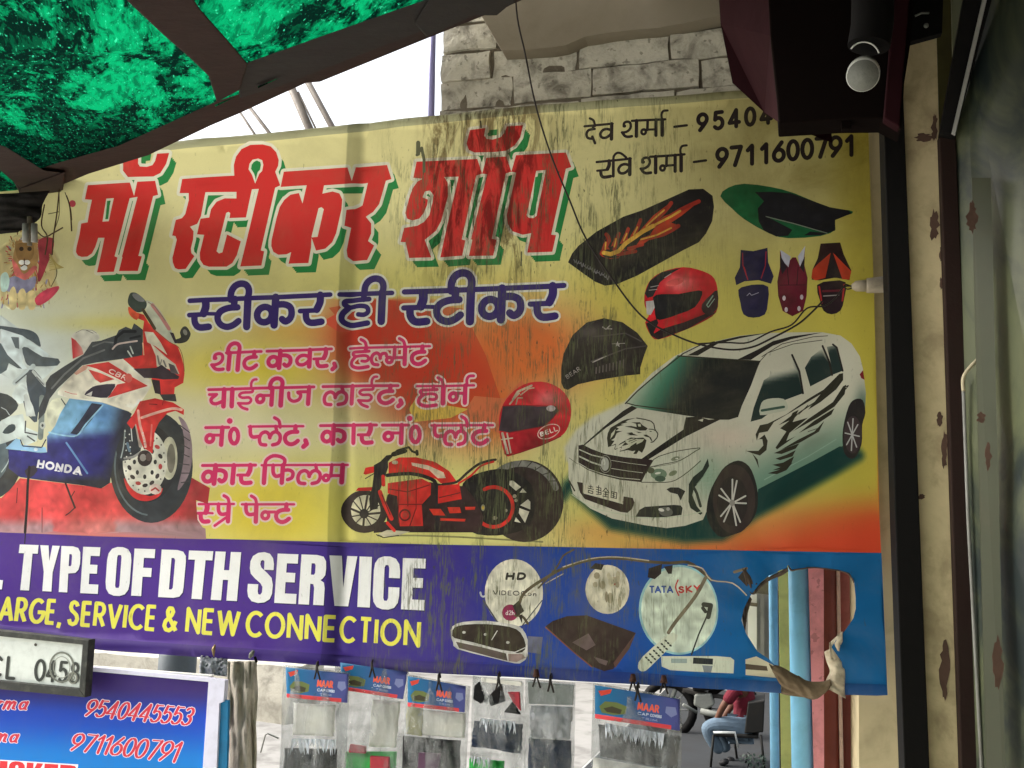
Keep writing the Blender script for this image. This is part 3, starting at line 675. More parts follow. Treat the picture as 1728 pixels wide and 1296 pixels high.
A.poly(g, [(1005, 560), (1030, 650), (1080, 715), (1150, 745), (1230, 740), (1300, 700), (1320, 640), (1250, 700), (1180, 700), (1100, 660), (1040, 600)], (206, 48, 48), Z2, 4)
A.poly(g, circ(1370, 400, 66, 175, 24), (196, 194, 170), Z2)
A.poly(g, circ(1385, 400, 34, 120, 18), (120, 116, 104), Z2)
A.poly(g, circ(1175, 430, 180, 265, 36), (228, 226, 210), Z2)
for k in range(14):
    a = 2 * math.pi * k / 14 + .2; A.poly(g, circ(1175 + 128 * math.cos(a), 430 + 190 * math.sin(a), 16, 24, 8, rot=k * 25), (60, 52, 52) if k % 4 else (190, 70, 70), Z2)
for k in range(20):
    a = 2 * math.pi * k / 20; A.poly(g, circ(1175 + 160 * math.cos(a), 430 + 236 * math.sin(a), 7, 8, 6), (90, 90, 84), Z2)
for k in range(8):
    a = 2 * math.pi * k / 8; A.poly(g, circ(1175 + 84 * math.cos(a), 430 + 120 * math.sin(a), 14, 20, 8), (44, 44, 46), Z2)
A.poly(g, circ(1262, 650, 52, 44, 12), (210, 190, 180), Z2); A.stroke(g, [(1230, 660), (1262, 640), (1290, 664)], 14, (170, 60, 60), Z2)
A.poly(g, [(935, 280), (1000, 150), (1060, 60), (1110, 110), (1130, 250), (1140, 340), (1060, 400), (1000, 420), (960, 400)], (48, 52, 58), Z2, 3)      # brake cylinder zone
for q, w_, c_ in (([(1010, 170), (1000, 300), (980, 395)], 10, (150, 160, 160)), ([(1100, 90), (1140, 300)], 30, (188, 172, 160)), ([(1010, 400), (1080, 390), (1140, 350)], 20, (150, 150, 146)), ([(1030, 280), (1050, 340)], 22, (104, 130, 150)), ([(1060, 150), (1070, 260)], 8, (200, 204, 200))): A.stroke(g, q, w_, c_, Z2, 3)
for k in range(9): A.poly(g, circ(1010 + (k * 37) % 70, 180 + 26 * k, 6), (210, 212, 206), Z2)
A.poly(g, circ(1175, 400, 60, 66, 16), (54, 44, 44), Z2); A.poly(g, circ(1160, 395, 26, 30, 12), (168, 162, 156), Z2); A.poly(g, circ(1205, 390, 24, 34, 10), (96, 80, 78), Z2)
# rear seat, tail and swing arm
PALE = (206, 220, 222); SL = (74, 86, 94)
A.poly(g, [(-100, 60), (0, 60), (200, 200), (345, 330), (420, 400), (505, 440), (500, 495), (390, 600), (240, 720), (100, 620), (0, 560), (-100, 600)], (206, 218, 216), Z1)
A.poly(g, [(-60, 150), (10, 150), (150, 170), (260, 190), (320, 230), (348, 300), (345, 332), (250, 272), (130, 222), (0, 180)], SL, Z1, 3)
A.poly(g, [(0, 175), (190, 235), (345, 340), (430, 400), (400, 435), (210, 330), (190, 470), (240, 520), (170, 525), (60, 420), (0, 330)], PALE, Z1)
A.poly(g, [(90, 245), (160, 250), (165, 350), (130, 340)], (92, 104, 110), Z1)
A.poly(g, [(190, 345), (240, 338), (370, 418), (508, 435), (500, 495), (300, 500), (235, 485), (210, 430)], SL, Z1, 2)
A.poly(g, [(-60, 290), (0, 300), (60, 400), (190, 520), (150, 515), (70, 470), (50, 530), (0, 560), (-60, 560)], (72, 86, 92), Z1)
A.stroke(g, [(120, 640), (250, 540), (290, 500)], 44, (186, 200, 202), Z1); A.stroke(g, [(130, 640), (255, 545)], 12, (80, 90, 98), Z1)
A.poly(g, [(230, 560), (300, 530), (400, 670), (395, 780), (330, 900), (320, 975), (270, 955), (262, 800), (235, 700)], (64, 76, 86), Z1, 2)
A.stroke(g, [(290, 545), (395, 665)], 26, (206, 214, 212), Z1); A.stroke(g, [(320, 590), (380, 655)], 8, (90, 96, 100), Z1)
A.poly(g, [(180, 640), (230, 690), (230, 780), (160, 820), (90, 740)], (212, 224, 222), Z1, 2)
A.poly(g, [(-200, 730), (0, 725), (90, 760), (150, 830), (100, 900), (0, 960), (-200, 960)], (50, 58, 62), Z1, 2)
A.stroke(g, [(0, 850), (40, 870), (70, 915)], 7, (180, 190, 190), Z1)
A.poly(g, [(-60, 130), (60, 60), (180, 40), (210, 150), (310, 190), (300, 260), (200, 300), (150, 230), (40, 270), (-60, 300)], (204, 216, 212), Z2)
A.poly(g, [(10, 190), (60, 130), (110, 125), (115, 170), (60, 200)], (66, 80, 84), Z2, 2)
for q in ([(190, -60), (215, 40), (280, 100)], [(200, 190), (300, 210)], [(205, 100), (200, 180)], [(220, 220), (280, 260)]): A.stroke(g, q, 12, (70, 76, 78), Z2)
A.poly(g, [(188, -110), (215, -130), (270, -20), (290, 60), (210, 60)], (196, 204, 200), Z2)
A.stroke(g, [(345, -90), (340, 80), (330, 230)], 46, (128, 140, 136), Z2); A.poly(g, circ(348, 135, 24, 30, 12), (206, 212, 204), Z2); A.poly(g, circ(348, 135, 10, 13, 8), (70, 76, 78), Z2)
A.poly(g, circ(475, 40, 92, 130, 20), (222, 224, 200), Z2); A.stroke(g, [(500, -80), (540, -20)], 10, (80, 84, 80), Z2)
# blue lower fairing
def fair(x, y):
    px_, py_ = x, y
    t = sst(728, 752, py_ + (px_ - 90) * .12); c = mix3((130, 184, 222), (48, 46, 122), t)
    c = mix3(c, (92, 138, 190), gs(px_, py_, 175, 700, 30, 30) * (1 - t))
    c = mix3(c, (44, 48, 62), max(sst(800, 815, py_ + (px_ - 60) * .03), sst(172, 205, px_ + (py_ - 740) * .15)) )
    return c
A.poly(g, [(567, -88), (800, -60), (1039, 20), (1068, 40), (1000, 170), (940, 330), (915, 450), (890, 600), (820, 645), (680, 620), (330, 577), (150, 552), (60, 480), (60, 330), (200, 340), (385, 350), (385, 225), (450, 140), (490, 40)], fair, Z2)
A.poly(g, [(740, -48), (825, -36), (740, 90), (640, 212), (575, 200), (640, 110)], (46, 50, 70), Z2)
A.stroke(g, [(400, 190), (520, 215), (630, 215), (700, 120), (830, -30)], 12, (158, 206, 232), Z2, 4)
A.stroke(g, [(545, 275), (620, 380), (715, 522)], 15, (104, 146, 196), Z2)
A.poly(g, [(35, 318), (120, 240), (155, 245), (165, 290), (372, 310), (384, 352), (330, 358), (200, 338), (60, 326)], (150, 196, 230), Z2)
A.stroke(g, [(160, 250), (180, 300), (340, 312), (375, 250)], 10, (40, 44, 80), Z2); A.poly(g, circ(290, 328, 18, 14, 10), (206, 222, 236), Z2)
A.poly(g, [(190, 500), (270, 455), (300, 500), (230, 560)], (56, 50, 62), Z2, 2)
lay_word(A, g, 'HONDA', 61, 139, [(61, 789), (140, 803)], [(61, 775), (139, 788)], (234, 234, 238), w=.26, pad=.16)
for x in (63, 68.5, 95.5, 101, 130.5, 138.5):
    yb_ = 789 + (x - 61) * .175; A.stroke(g, [(x - 1.6, yb_ - 1), (x + 1.6, yb_ - .6)], 1.8, (234, 234, 238))
for q, w_ in (([(540, 600), (575, 700), (612, 800)], 16), ([(612, 800), (570, 840), (538, 862)], 9), ([(580, 720), (612, 668)], 7)): A.stroke(g, q, w_, (56, 34, 38), Z2)
A.strokes('rain_drip_stain', [([(232, 470), (214, 600), (205, 780), (196, 1000)], 22), ([(212, 700), (196, 1090)], 9), ([(128, 640), (122, 760)], 6), ([(332, 800), (335, 1000)], 5)], (34, 26, 30), Z2)
# upper fairing
BKS = (66, 70, 74)
A.poly(g, [(610, 260), (640, 210), (720, 180), (820, 200), (860, 260), (800, 300), (720, 400), (630, 436)], (222, 220, 208), Z1, 2)
A.poly(g, [(612, 250), (650, 275), (705, 340), (722, 395), (632, 437)], lambda x, y: mix3((212, 56, 66), (226, 160, 150), sst(124, 142, x)), Z1)
A.strokes(g, [([(650, 210), (700, 185), (790, 190), (830, 215)], 4), ([(740, 190), (800, 215)], 6)], (120, 116, 110), Z1)
A.poly(g, [(400, 640), (440, 580), (560, 500), (720, 400), (790, 290), (870, 280), (1000, 232), (1020, 190), (1080, 160), (1130, 180), (1150, 130), (1180, 150), (1225, 185), (1225, 420), (1050, 437), (830, 467), (710, 492), (640, 560), (500, 690), (430, 780), (390, 900), (330, 960), (340, 850), (400, 720)], BKS, Z1)
A.strokes(g, [([(450, 690), (560, 570), (720, 430), (900, 360)], 16), ([(800, 330), (900, 290), (1000, 300)], 12)], (104, 108, 108), Z1)
A.strokes(g, [([(990, 310), (1000, 250), (1060, 200), (1160, 200)], 26), ([(1120, 260), (1200, 240)], 20)], (38, 40, 44), Z1)
A.stroke(g, [(970, 352), (1010, 312), (1080, 296), (1175, 282)], 15, (214, 196, 190), Z1, 3)
A.strokes(g, [([(1100, 370), (1140, 430)], 12), ([(1120, 330), (1145, 390)], 12)], (206, 214, 208), Z1)
A.poly(g, [(500, 745), (498, 720), (560, 640), (640, 560), (720, 490), (940, 458), (1060, 435), (1140, 510), (1295, 615), (1308, 660), (1230, 780), (1120, 887), (900, 812), (600, 775)], (236, 230, 212), Z1)
A.poly(g, [(640, 560), (720, 492), (760, 498), (740, 530), (660, 575)], (222, 170, 150), Z1)
A.poly(g, [(735, 492), (935, 462), (1060, 540), (1140, 592), (1272, 668), (918, 772), (1005, 655), (1078, 640), (985, 592), (830, 520)], (214, 62, 58), Z1)
A.poly(g, [(760, 525), (870, 560), (985, 610), (860, 640), (815, 610)], (216, 78, 70), Z1)
A.poly(g, [(722, 742), (770, 690), (830, 662), (988, 650), (960, 710), (915, 768), (800, 760)], (58, 50, 66), Z1, 2)
A.poly(g, [(735, 742), (790, 712), (780, 755)], (210, 206, 200), Z1)
A.strokes(g, [([(560, 715), (620, 735), (660, 738)], 6)], (214, 130, 120), Z1)
lay_word(A, g, 'CBR', 182, 212, [(182, 628.5), (212, 643)], [(182, 620), (212, 634)], (236, 214, 206), w=.2, pad=.12, shear=.2)
A.poly(g, circ(1105, 600, 34, 40, 12), (206, 92, 84), Z1)
# nose, screen, mirrors
RD = (218, 58, 54)
A.poly(g, [(840, 230), (930, 258), (1040, 390), (1160, 600), (1200, 700), (1270, 870), (1150, 830), (960, 670), (900, 540), (826, 360)], (206, 210, 190), Z3)
A.stroke(g, [(925, 300), (1040, 460), (1150, 640)], 52, (206, 140, 138), Z3); A.stroke(g, [(870, 260), (960, 320), (1100, 520)], 12, (150, 140, 120), Z3)
A.poly(g, [(1103, 3), (1127, -3), (1174, 38), (1233, 56), (1274, 126), (1327, 185), (1438, 279), (1515, 326), (1545, 400), (1570, 490), (1578, 560), (1568, 640), (1495, 680), (1490, 745), (1370, 742), (1300, 600), (1160, 520), (1060, 437), (1222, 405), (1228, 280), (1225, 180), (1235, 110), (1150, 75), (1108, 45)], RD, Z1)
A.poly(g, [(1238, 200), (1310, 206), (1370, 290), (1430, 400), (1330, 325), (1262, 292)], (232, 226, 204), Z1)
A.poly(g, [(1285, 295), (1340, 345), (1420, 420), (1500, 480), (1535, 565), (1440, 520), (1345, 500), (1335, 410)], (226, 216, 196), Z1)
A.stroke(g, [(1225, 300), (1235, 400)], 10, (238, 190, 150), Z1)
A.strokes(g, [([(1350, 410), (1365, 480)], 14), ([(1400, 450), (1420, 500)], 14), ([(1385, 440), (1370, 500)], 8)], (120, 116, 112), Z1)
A.poly(g, [(1148, 520), (1340, 512), (1385, 485), (1430, 520), (1535, 585), (1525, 607), (1400, 612), (1330, 602), (1240, 600)], (66, 54, 62), Z1)
A.poly(g, [(1300, 610), (1370, 620), (1380, 740), (1330, 730)], (60, 46, 52), Z1); A.poly(g, [(1440, 470), (1490, 490), (1530, 570), (1460, 550)], (90, 80, 84), Z1)
A.stroke(g, [(1325, 190), (1440, 285), (1520, 330), (1560, 420), (1576, 540)], 6, (150, 84, 60), Z1, 3)
A.poly(g, [(1370, 740), (1500, 735), (1510, 800), (1400, 790)], (60, 58, 60), Z1)
A.poly(g, [(582, 330), (622, 345), (700, 410), (740, 440), (700, 520), (620, 470), (585, 410)], (226, 92, 60), Z3, 2)
A.poly(g, [(578, 260), (590, 190), (625, 128), (700, 128), (785, 190), (842, 262), (838, 330), (775, 400), (690, 400), (600, 320)], (66, 78, 72), Z3, 3)
A.poly(g, [(650, 140), (720, 140), (790, 200), (820, 250), (730, 250), (660, 190)], (128, 130, 132), Z3, 2)
A.stroke(g, [(790, 370), (870, 500), (950, 640)], 44, (78, 66, 50), Z3)
A.poly(g, [(1240, 800), (1320, 765), (1308, 690), (1345, 620), (1400, 606), (1450, 670), (1465, 730), (1410, 825), (1300, 855), (1250, 840)], (64, 64, 60), Z3, 3)
A.poly(g, circ(1385, 690, 30, 46, 12, rot=-20), (128, 126, 118), Z3)
A.poly(g, [(1160, 690), (1215, 700), (1270, 850), (1235, 850)], (60, 50, 60), Z3)
# front mudguard and fork
A.poly(g, [(1200, 800), (1330, 772), (1480, 808), (1572, 868), (1570, 915), (1500, 880), (1430, 900), (1360, 980), (1325, 1060), (1308, 1245), (1232, 1198), (1195, 1120), (1165, 990), (1130, 1040), (1085, 985), (1150, 900)], (216, 52, 50), Z1)
A.stroke(g, [(1215, 940), (1330, 900), (1470, 860), (1550, 870)], 22, (240, 186, 170), Z1, 3)
A.stroke(g, [(1185, 880), (1200, 1000), (1235, 1120), (1250, 1190)], 22, (234, 168, 156), Z1, 3)
A.stroke(g, [(1300, 1000), (1290, 1180)], 14, (238, 120, 112), Z1)
A.strokes(g, [([(1280, 822), (1345, 826)], 8), ([(1400, 790), (1390, 830)], 5)], (130, 30, 34), Z1)
for k in range(6): A.poly(g, circ(1225 + 4 * k, 1070 + 24 * k, 7), (240, 220, 214), Z1)

# ---- helmets
ZO = (820, 440, 3.812)
def helm(g): pass
def glow(c, d, hx, hy, r, x2, y2): return lambda x, y: mix3(mix3(c, (250, 190, 180), .55 * gs(x, y, hx, hy, r, r * .6)), d, .8 * gs(x, y, x2, y2, r * 1.6, r * 1.3))
g = 'red_helmet_print'; HR = glow((214, 40, 52), (120, 20, 32), 925, 672, 22, 900, 755)
A.poly(g, [(82, 1070), (96, 950), (150, 860), (240, 793), (350, 775), (450, 805), (520, 870), (547, 960), (530, 1060), (480, 1130), (350, 1190), (170, 1252), (120, 1240)], HR, ZO, 3)
A.poly(g, [(106, 935), (200, 925), (330, 935), (448, 934), (463, 962), (430, 1010), (370, 1064), (260, 1085), (150, 1104), (82, 1092)], (70, 58, 64), ZO)
A.strokes(g, [([(106, 935), (200, 927), (448, 934), (463, 962), (430, 1010), (370, 1064), (150, 1104)], 6)], (130, 34, 42), ZO)
A.poly(g, circ(415, 948, 30, 20, 12), (190, 176, 176), ZO)
A.strokes(g, [([(105, 1110), (140, 1240)], 16), ([(135, 1110), (160, 1235)], 10), ([(100, 1150), (170, 1140)], 8)], (214, 200, 180), ZO)
A.strokes(g, [([(170, 890), (200, 840), (290, 800)], 14), ([(150, 920), (190, 870), (210, 850)], 10), ([(220, 860), (270, 820), (305, 815)], 8), ([(190, 920), (200, 880), (230, 880)], 8)], (196, 176, 150), ZO)
A.stroke(g, circ(402, 1098, 74, 42, 22, rot=-22) + [circ(402, 1098, 74, 42, 22, rot=-22)[0]], 6, (226, 190, 180), ZO)
lay_word(A, g, 'BELL', 912, 941.5, [(912, 737), (941, 727)], [(912, 729), (941, 718)], (240, 226, 214), w=.22, pad=.14)
A.stroke(g, [(120, 1243), (170, 1250), (350, 1190), (480, 1130)], 5, (120, 30, 36), ZO)
g = 'black_helmet_print'; HK = lambda x, y: mix3(mix3((44, 37, 38), (104, 94, 92), .7 * gs(x, y, 1000, 560, 30, 14)), (24, 20, 22), .7 * gs(x, y, 970, 630, 30, 30))
A.poly(g, [(482, 780), (484, 690), (500, 600), (560, 480), (650, 400), (760, 372), (880, 398), (975, 465), (1042, 550), (1020, 610), (995, 690), (994, 732), (900, 742), (700, 772), (590, 795), (525, 830), (498, 820)], HK, ZO)
A.strokes(g, [([(690, 492), (760, 486), (900, 470), (1000, 520)], 8), ([(680, 650), (770, 620), (900, 570), (1030, 550)], 9), ([(590, 560), (600, 460), (700, 395)], 5)], (84, 76, 76), ZO)
A.strokes(g, [([(690, 655), (775, 618)], 7), ([(755, 430), (775, 445), (800, 420)], 8), ([(780, 440), (812, 442)], 7), ([(815, 538), (895, 535)], 5)], (176, 168, 162), ZO)
A.poly(g, [(850, 522), (856, 536), (870, 536), (859, 544), (863, 558), (850, 549), (837, 558), (841, 544), (830, 536), (844, 536)], (206, 198, 190), ZO)
lay_word(A, g, 'BEAR', 957, 981, [(957, 640), (981, 625)], [(955, 634), (979, 618)], (140, 132, 128), w=.18, pad=.14)
A.strokes(g, [([(710 + 22 * k, 725 - 4 * k), (712 + 22 * k, 690 - 6 * k)], 8) for k in range(9)], (104, 94, 92), ZO)
g = 'red_black_helmet_print'
A.poly(g, [(1022, 210), (1055, 130), (1130, 75), (1270, 42), (1400, 68), (1470, 115), (1492, 210), (1482, 330), (1380, 402), (1250, 460), (1110, 508), (1060, 480), (1025, 400), (1050, 345), (1022, 290)], glow((214, 34, 44), (110, 18, 26), 1148, 478, 26, 1200, 545), ZO, 3)
A.poly(g, [(1022, 210), (1055, 130), (1130, 75), (1260, 45), (1180, 90), (1120, 140), (1075, 230), (1040, 240)], (44, 40, 42), ZO)
A.strokes(g, [([(1060, 170), (1110, 160)], 5), ([(1050, 190), (1100, 185)], 5), ([(1150, 110), (1190, 85)], 5)], (170, 164, 160), ZO)
A.poly(g, [(1075, 235), (1130, 215), (1240, 215), (1370, 190), (1392, 215), (1345, 300), (1240, 345), (1150, 375), (1095, 375), (1085, 300)], (32, 30, 32), ZO, 2)
A.poly(g, [(1028, 262), (1078, 256), (1086, 300), (1060, 350), (1035, 345)], (206, 200, 196), ZO)
A.poly(g, [(1030, 405), (1100, 375), (1110, 400), (1080, 460), (1100, 505), (1060, 480)], (44, 38, 40), ZO)
A.poly(g, [(1060, 482), (1110, 508), (1300, 440), (1478, 335), (1440, 330), (1280, 395), (1130, 440)], (52, 34, 38), ZO)
A.poly(g, [(1390, 280), (1450, 215), (1490, 190), (1490, 300), (1440, 345), (1395, 330)], (58, 40, 44), ZO, 2)
A.strokes(g, [([(1420, 285), (1460, 225)], 8), ([(1420, 285), (1430, 300), (1470, 245)], 5)], (140, 170, 150), ZO)
A.poly(g, circ(1215, 140, 60, 22, 14, rot=-15), (228, 96, 92), ZO)

# ---- seats and visor parts
ZP = (940, 300, 3.323)
g = 'flame_seat_print'
A.poly(g, [(62, 475), (85, 425), (120, 382), (220, 300), (370, 215), (480, 180), (620, 118), (740, 66), (820, 62), (872, 100), (880, 160), (870, 240), (835, 310), (795, 360), (700, 410), (450, 550), (340, 597), (270, 607), (215, 585), (150, 540)], (34, 30, 30), ZP)
A.stroke(g, [(235, 410), (236, 470), (262, 530), (330, 597)], 5, (60, 54, 54), ZP)
fl = [[(240, 400), (250, 440), (300, 455), (350, 445), (370, 410), (440, 385), (470, 340), (520, 320), (560, 260), (640, 220), (690, 180), (800, 130), (700, 210), (640, 250), (680, 265), (600, 320), (520, 345), (440, 400), (480, 372), (400, 420), (440, 415), (370, 400), (345, 450), (280, 452), (245, 430)],
      [(250, 400), (280, 310), (265, 360), (295, 400)], [(300, 385), (345, 285), (325, 330), (335, 370)], [(350, 370), (400, 265), (385, 310), (400, 350)], [(400, 345), (470, 225), (440, 290), (450, 330)], [(460, 300), (540, 210), (640, 135), (560, 210), (510, 280)], [(520, 270), (600, 215), (700, 175), (620, 235), (560, 270)], [(480, 335), (600, 300), (680, 265), (600, 325), (520, 345)]]
A.polys(g, fl, (188, 62, 34), ZP)
A.strokes(g, [([(250, 425), (290, 350), (275, 315)], 22), ([(320, 400), (345, 310)], 20), ([(370, 370), (398, 285)], 20), ([(430, 330), (468, 235)], 20), ([(500, 290), (600, 190), (640, 140)], 22), ([(560, 260), (690, 180), (795, 132)], 22), ([(480, 345), (600, 315), (680, 268)], 22), ([(340, 430), (440, 412)], 20), ([(400, 395), (480, 375)], 16)], (170, 50, 34), ZP, 2)
A.strokes(g, [([(262, 420), (300, 428), (345, 410), (385, 365), (430, 335), (480, 300), (540, 268)], 24), ([(480, 300), (560, 256), (640, 215), (690, 185)], 13), ([(470, 345), (560, 320), (640, 280)], 9), ([(500, 270), (560, 215), (600, 180)], 9), ([(270, 400), (272, 360)], 8), ([(320, 385), (330, 340)], 8), ([(372, 350), (390, 310)], 8), ([(430, 315), (450, 275)], 8)], (230, 178, 70), ZP)
random.seed(3)
A.strokes(g, [([(95 + 13 * k, 462 + 6.5 * k + random.uniform(-5, 5)), (103 + 13 * k, 478 + 6.5 * k + random.uniform(-8, 8)), (110 + 13 * k, 462 + 6.5 * k)], 5) for k in range(15)], (118, 114, 116), ZP)
g = 'green_seat_print'
A.poly(g, [(915, 102), (960, 55), (1050, 34), (1200, 52), (1330, 88), (1520, 165), (1640, 182), (1655, 200), (1560, 237), (1562, 290), (1480, 325), (1300, 337), (1190, 308), (1050, 230), (980, 170)], (24, 110, 64), ZP, 2)
A.poly(g, [(1110, 80), (1200, 78), (1310, 88), (1530, 166), (1630, 182), (1655, 198), (1560, 237), (1560, 295), (1480, 322), (1330, 322), (1230, 326), (1160, 292), (1130, 240), (1125, 170), (1160, 130)], (26, 26, 34), ZP)
A.poly(g, [(1180, 215), (1320, 255), (1510, 308), (1420, 300), (1370, 330), (1290, 330), (1320, 290)], (24, 104, 62), ZP)
A.stroke(g, [(1172, 214), (1330, 256), (1515, 310)], 5, (140, 150, 140), ZP)
g = 'visor_set_print'; NV = (38, 34, 74)
A.poly(g, [(1030, 402), (1100, 408), (1180, 388), (1184, 470), (1215, 550), (1200, 592), (1130, 572), (1050, 580), (1005, 602), (996, 560), (1025, 500)], NV, ZP)
A.strokes(g, [([(1040, 420), (1042, 490), (1070, 570)], 5), ([(1172, 410), (1168, 490), (1145, 560)], 5), ([(1050, 500), (1060, 540)], 5)], (170, 40, 50), ZP)
A.poly(g, [(1016, 628), (1060, 606), (1120, 596), (1184, 608), (1182, 700), (1165, 765), (1100, 784), (1045, 765), (1028, 700)], NV, ZP, 2)
A.strokes(g, [([(1065, 660), (1080, 645), (1090, 658), (1130, 642)], 4)], (190, 186, 206), ZP)
MR = (104, 24, 44)
A.poly(g, [(1250, 405), (1290, 480), (1320, 445), (1340, 445), (1360, 490), (1392, 378), (1385, 480), (1405, 560), (1400, 660), (1380, 745), (1320, 775), (1265, 745), (1240, 660), (1235, 580), (1250, 500)], MR, ZP)
A.polys(g, [[(1252, 400), (1310, 440), (1298, 500), (1262, 460)], [(1392, 380), (1350, 440), (1362, 498), (1384, 450)]], (196, 198, 216), ZP)
A.polys(g, [[(1250, 430), (1290, 500), (1262, 540), (1252, 500)], [(1390, 440), (1362, 500), (1385, 530)]], (40, 30, 40), ZP)
A.strokes(g, [([(1290, 500), (1300, 600)], 5), ([(1352, 500), (1345, 600)], 5), ([(1250, 600), (1395, 600)], 4), ([(1262, 660), (1280, 690)], 3)], (60, 20, 34), ZP)
for q in (circ(1273, 673, 9, 14), circ(1372, 668, 9, 14), circ(1285, 738, 9, 14), circ(1357, 732, 9, 14)): A.poly(g, q, (214, 196, 206), ZP)
A.poly(g, [(1478, 368), (1588, 362), (1608, 430), (1650, 520), (1640, 575), (1560, 560), (1470, 575), (1428, 570), (1432, 515), (1462, 450)], (46, 22, 26), ZP)
A.polys(g, [[(1465, 480), (1535, 420), (1505, 560), (1450, 575), (1426, 560), (1432, 515)], [(1548, 420), (1605, 480), (1650, 525), (1640, 572), (1600, 570)]], (204, 66, 38), ZP)
A.poly(g, [(1535, 425), (1505, 560), (1590, 562)], (34, 24, 30), ZP)
A.poly(g, [(1458, 600), (1540, 578), (1618, 586), (1610, 680), (1590, 745), (1540, 765), (1495, 745), (1475, 690)], (40, 24, 32), ZP, 2)
A.strokes(g, [([(1470, 610), (1485, 700)], 9), ([(1610, 600), (1600, 690)], 9)], (176, 44, 44), ZP); A.stroke(g, [(1495, 662), (1580, 658)], 6, (170, 160, 160), ZP); A.stroke(g, [(1490, 635), (1600, 632)], 12, (96, 26, 40), ZP)

# ---- white car with eagle and wing decals
ZQ = (940, 540, 3.240); ZR = (960, 700, 6.481); ZS = (1180, 560, 3.81); ZT = (1010, 660, 10.8)
g = 'car_print'
A.soft(g, [(30, 960), (60, 900), (300, 1120), (700, 1190), (900, 1180), (1080, 1060), (1500, 830), (1650, 740), (1560, 650), (1000, 850), (700, 900), (300, 850), (100, 850)], (18, 62, 58), bgc, ZQ, r=17, n=6)
PB = (212, 210, 190); TEAL = (98, 142, 122); DKG = (40, 36, 34)
def bodyc(x, y):
    X, Y = (x - 940) * 3.24, (y - 540) * 3.24
    t = sst(430, 760, Y + (X - 1500) * .42) * sst(820, 1010, X); c = mix3(PB, TEAL, .85 * t)
    c = mix3(c, (122, 164, 138), .7 * gs(X, Y, 830, 860, 90, 120)); c = mix3(c, (232, 206, 190), .5 * gs(X, Y, 920, 640, 150, 60))
    c = mix3(c, (60, 90, 80), .7 * gs(X, Y, 1670, 470, 40, 100)); return c
A.soft(g, [(60, 760), (52, 700), (110, 610), (200, 540), (330, 480), (420, 440), (500, 470), (140, 690), (120, 790)], PB, bgc, ZQ, r=8, n=3)
A.poly(g, [(60, 740), (112, 690), (140, 680), (380, 478), (368, 455), (400, 415), (520, 290), (640, 200), (740, 150), (860, 118), (1000, 85), (1150, 70), (1300, 66), (1450, 65), (1550, 85), (1610, 130), (1655, 200), (1672, 270), (1688, 400), (1684, 500), (1560, 690), (1545, 690), (1400, 770), (1100, 925), (1080, 1050), (1000, 1000), (900, 980), (820, 1040), (798, 1092), (700, 1125), (600, 1138), (480, 1122), (300, 1085), (180, 1030), (85, 950), (62, 860)], bodyc, ZQ)
def wsc(x, y):
    X = (x - 940) * 3.24 + ((y - 540) * 3.24 - 330) * .55
    return mix3(mix3((196, 204, 182), (70, 130, 104), sst(420, 620, X)), (32, 34, 34), sst(560, 780, X))
A.poly(g, [(375, 452), (430, 400), (500, 340), (660, 195), (1110, 225), (1060, 360), (1010, 470), (990, 530), (940, 545), (880, 545), (700, 522), (560, 500), (430, 480)], wsc, ZQ)
A.strokes(g, [([(375, 458), (440, 390), (560, 285), (690, 185)], 7), ([(660, 197), (1110, 226)], 7), ([(380, 455), (430, 468), (700, 500)], 6), ([(690, 185), (780, 140), (860, 120)], 6)], (52, 50, 40), ZQ)
wc = lambda y0, y1: (lambda x, y: mix3(PB, (34, 52, 50), sst(y0, y1, (y - 540) * 3.24 - ((x - 940) * 3.24 - 1250) * -.25)))
A.poly(g, [(1058, 556), (1075, 480), (1130, 330), (1160, 310), (1170, 270), (1290, 195), (1325, 280), (1345, 400), (1240, 440), (1200, 480), (1120, 540)], wc(270, 330), ZQ)
A.poly(g, [(1355, 260), (1390, 200), (1455, 150), (1490, 240), (1505, 300), (1385, 362)], wc(200, 262), ZQ)
A.poly(g, [(1475, 145), (1520, 138), (1545, 200), (1562, 278), (1508, 298), (1496, 230)], wc(180, 236), ZQ)
A.strokes(g, [([(1120, 200), (1230, 130), (1400, 90), (1480, 85)], 4), ([(1110, 225), (1150, 180), (1290, 130), (1450, 108)], 4)], (70, 64, 52), ZQ)
A.strokes(g, [([(1285, 190), (1325, 280), (1345, 400)], 11), ([(1452, 140), (1490, 230), (1504, 300)], 11), ([(1508, 132), (1530, 150), (1562, 278)], 10), ([(1110, 225), (1020, 420)], 5)], DKG, ZQ)
A.poly(g, [(1112, 470), (1130, 440), (1180, 428), (1240, 432), (1262, 470), (1250, 495), (1180, 510), (1110, 520)], (196, 200, 180), ZQ, 2)
A.strokes(g, [([(1120, 495), (1240, 475)], 14)], (60, 90, 78), ZQ)
A.polys(g, [[(712, 195), (800, 150), (860, 120), (1000, 88), (1160, 68), (1000, 100), (880, 130), (770, 196)], [(988, 215), (1100, 160), (1180, 115), (1280, 88), (1455, 65), (1280, 104), (1180, 140), (1110, 185), (1060, 218)],
             [(462, 762), (560, 690), (690, 600), (704, 532), (770, 528), (830, 545), (900, 540), (700, 640), (500, 765)], [(140, 686), (250, 590), (360, 500), (410, 470), (440, 482), (380, 520), (270, 590), (150, 686)]], DKG, ZQ)
A.polys(g, [[(770, 548), (800, 540), (796, 556)]], PB, ZQ)
